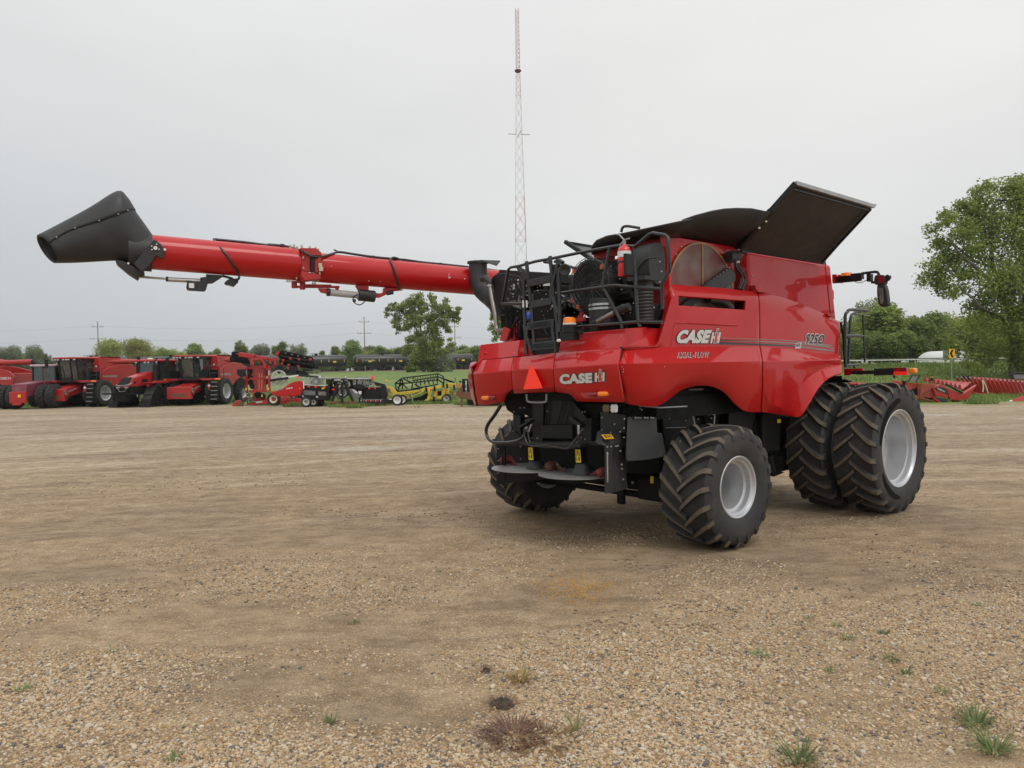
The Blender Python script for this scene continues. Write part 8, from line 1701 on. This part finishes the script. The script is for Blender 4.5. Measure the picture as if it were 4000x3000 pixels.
# spilled grain patch
def grain():
    rs = np.random.RandomState(8); p = Wd('k', 2260, 2300, z=.08); n_ = 900; q = rs.normal(size=(n_, 2))*np.array([.22, .32]); g = MB()
    for x, y in q: z = gz(p.x+x, p.y+y); g.ball(V(p.x+x, p.y+y, z+.003), .006+.004*rs.rand(), 4)
    o = g.build('spilled_grain', pmat('grain', (.42, .24, .07), .7, var=.3, scale=20), None, recalc=False); tag(o, 'golden grain spilled on the gravel below the spreader', 'grain', kind='stuff')
grain()
def clods():
    rs = np.random.RandomState(21); g = MB()
    for (x0, y0, x1, y1, n_, sp) in ((2250, 2410, 3000, 2480, 150, 22), (2600, 2360, 2900, 2385, 60, 14), (900, 2300, 1450, 2270, 130, 30), (3350, 2130, 3990, 2290, 170, 40), (3000, 2300, 3700, 2330, 90, 26), (300, 2350, 900, 2250, 120, 34), (1100, 1990, 1900, 2010, 150, 16), (200, 1905, 1200, 1860, 160, 18), (2400, 2200, 2800, 2215, 80, 12)):
        for _ in range(n_):
            t_ = rs.rand(); p = Wd('k', x0+(x1-x0)*t_+rs.normal()*12, y0+(y1-y0)*t_+rs.normal()*sp, z=.08); s_ = (.006+.012*rs.rand()**2)*max(1, p.y/14); g.ball(V(p.x, p.y, gz(p.x, p.y)+s_*.2), s_, 6, 0, (1+.6*rs.rand(), .7+.5*rs.rand(), .5+.3*rs.rand()))
    o = g.build('dirt_clods', pmat('clod', (.17, .125, .085), .95, var=.45, scale=12), None, recalc=False); tag(o, 'crumbs of dark damp soil thrown up along the wheel tracks', 'dirt', kind='stuff')
clods()
# separate countable small fittings into pieces of their own
SPLIT = {'bolts': 'bolt', 'rivets': 'rivet', 'hinge_bolts': 'bolt', 'guard_clip': 'guard_clip', 'side_camera': 'side_camera', 'tank_rear_wall': 'tank_rear_wall', 'engine_hoses': 'engine_hose', 'reflective_tape': 'reflective_tape', 'splash_marks': 'splash_mark', 'valve_block': 'valve_fitting', 'auger_band': 'auger_band', 'hydraulic_hose': 'hydraulic_hose', 'work_lamps': 'work_lamp', 'reflector': 'reflector', 'latch': 'latch', 'hinge_pin': 'hinge_pin', 'upright': 'upright', 'hose_fitting': 'hose_fitting', 'steel_line': 'steel_line', 'link_rod': 'link_rod', 'frame_rail': 'frame_rail', 'antenna_arm': 'antenna_arm', 'fitting': 'fitting', 'red_bracket': 'bracket', 'gauge_wheel': 'gauge_wheel', 'bar_rack': 'rack_bar', 'row_unit_hopper': 'row_unit_hopper', 'headlamp': 'headlamp', 'side_vent': 'side_vent'}
def islands(o, newname):
    me = o.data; n_ = len(me.vertices); par = list(range(n_))
    def find(i):
        while par[i] != i: par[i] = par[par[i]]; i = par[i]
        return i
    for e in me.edges:
        a, b = find(e.vertices[0]), find(e.vertices[1])
        if a != b: par[a] = b
    comp = {}
    for p in me.polygons: comp.setdefault(find(p.vertices[0]), []).append(p.index)
    if len(comp) < 2: return
    made = []
    for r_, pl in comp.items():
        idx = {}; vs = []; fs = []; mi = []
        for pi in pl:
            f = []
            for v in me.polygons[pi].vertices:
                if v not in idx: idx[v] = len(vs); vs.append(tuple(me.vertices[v].co))
                f.append(idx[v])
            fs.append(tuple(f)); mi.append(me.polygons[pi].material_index)
        m2 = bpy.data.meshes.new(newname); m2.from_pydata(vs, [], fs)
        for mt in me.materials: m2.materials.append(mt)
        m2.polygons.foreach_set('material_index', mi); m2.shade_smooth(); m2.set_sharp_from_angle(angle=rad(40)); made.append(m2)
    for m2 in made:
        c = o.copy(); c.data = m2; c.name = newname; S.collection.objects.link(c)
    bpy.data.objects.remove(o)
for o in list(bpy.data.objects):
    if o.type != 'MESH' or not o.parent: continue
    nm = o.name.split('.')[0]
    if SPLIT.get(nm) and not [c for c in bpy.data.objects if c.parent == o]: islands(o, SPLIT[nm])
# ---------------- damp summer air ----------------
g = MB(); g.bx((-4600, -80, -6), (4600, 4400, 112)); hz_o = g.build('haze', 'white', None); tag(hz_o, kind='stuff', label='thin pale haze over the yard and the fields', cat='haze')
hm = bpy.data.materials.new('haze'); hm.use_nodes = True; hn = hm.node_tree.nodes; hn.clear()
ho = hn.new('ShaderNodeOutputMaterial'); hv = hn.new('ShaderNodeVolumePrincipled'); hv.inputs['Density'].default_value = .0002; hv.inputs['Color'].default_value = (.93, .95, .97, 1); hv.inputs['Anisotropy'].default_value = .2
hm.node_tree.links.new(hv.outputs[0], ho.inputs['Volume']); hz_o.data.materials.clear(); hz_o.data.materials.append(hm)
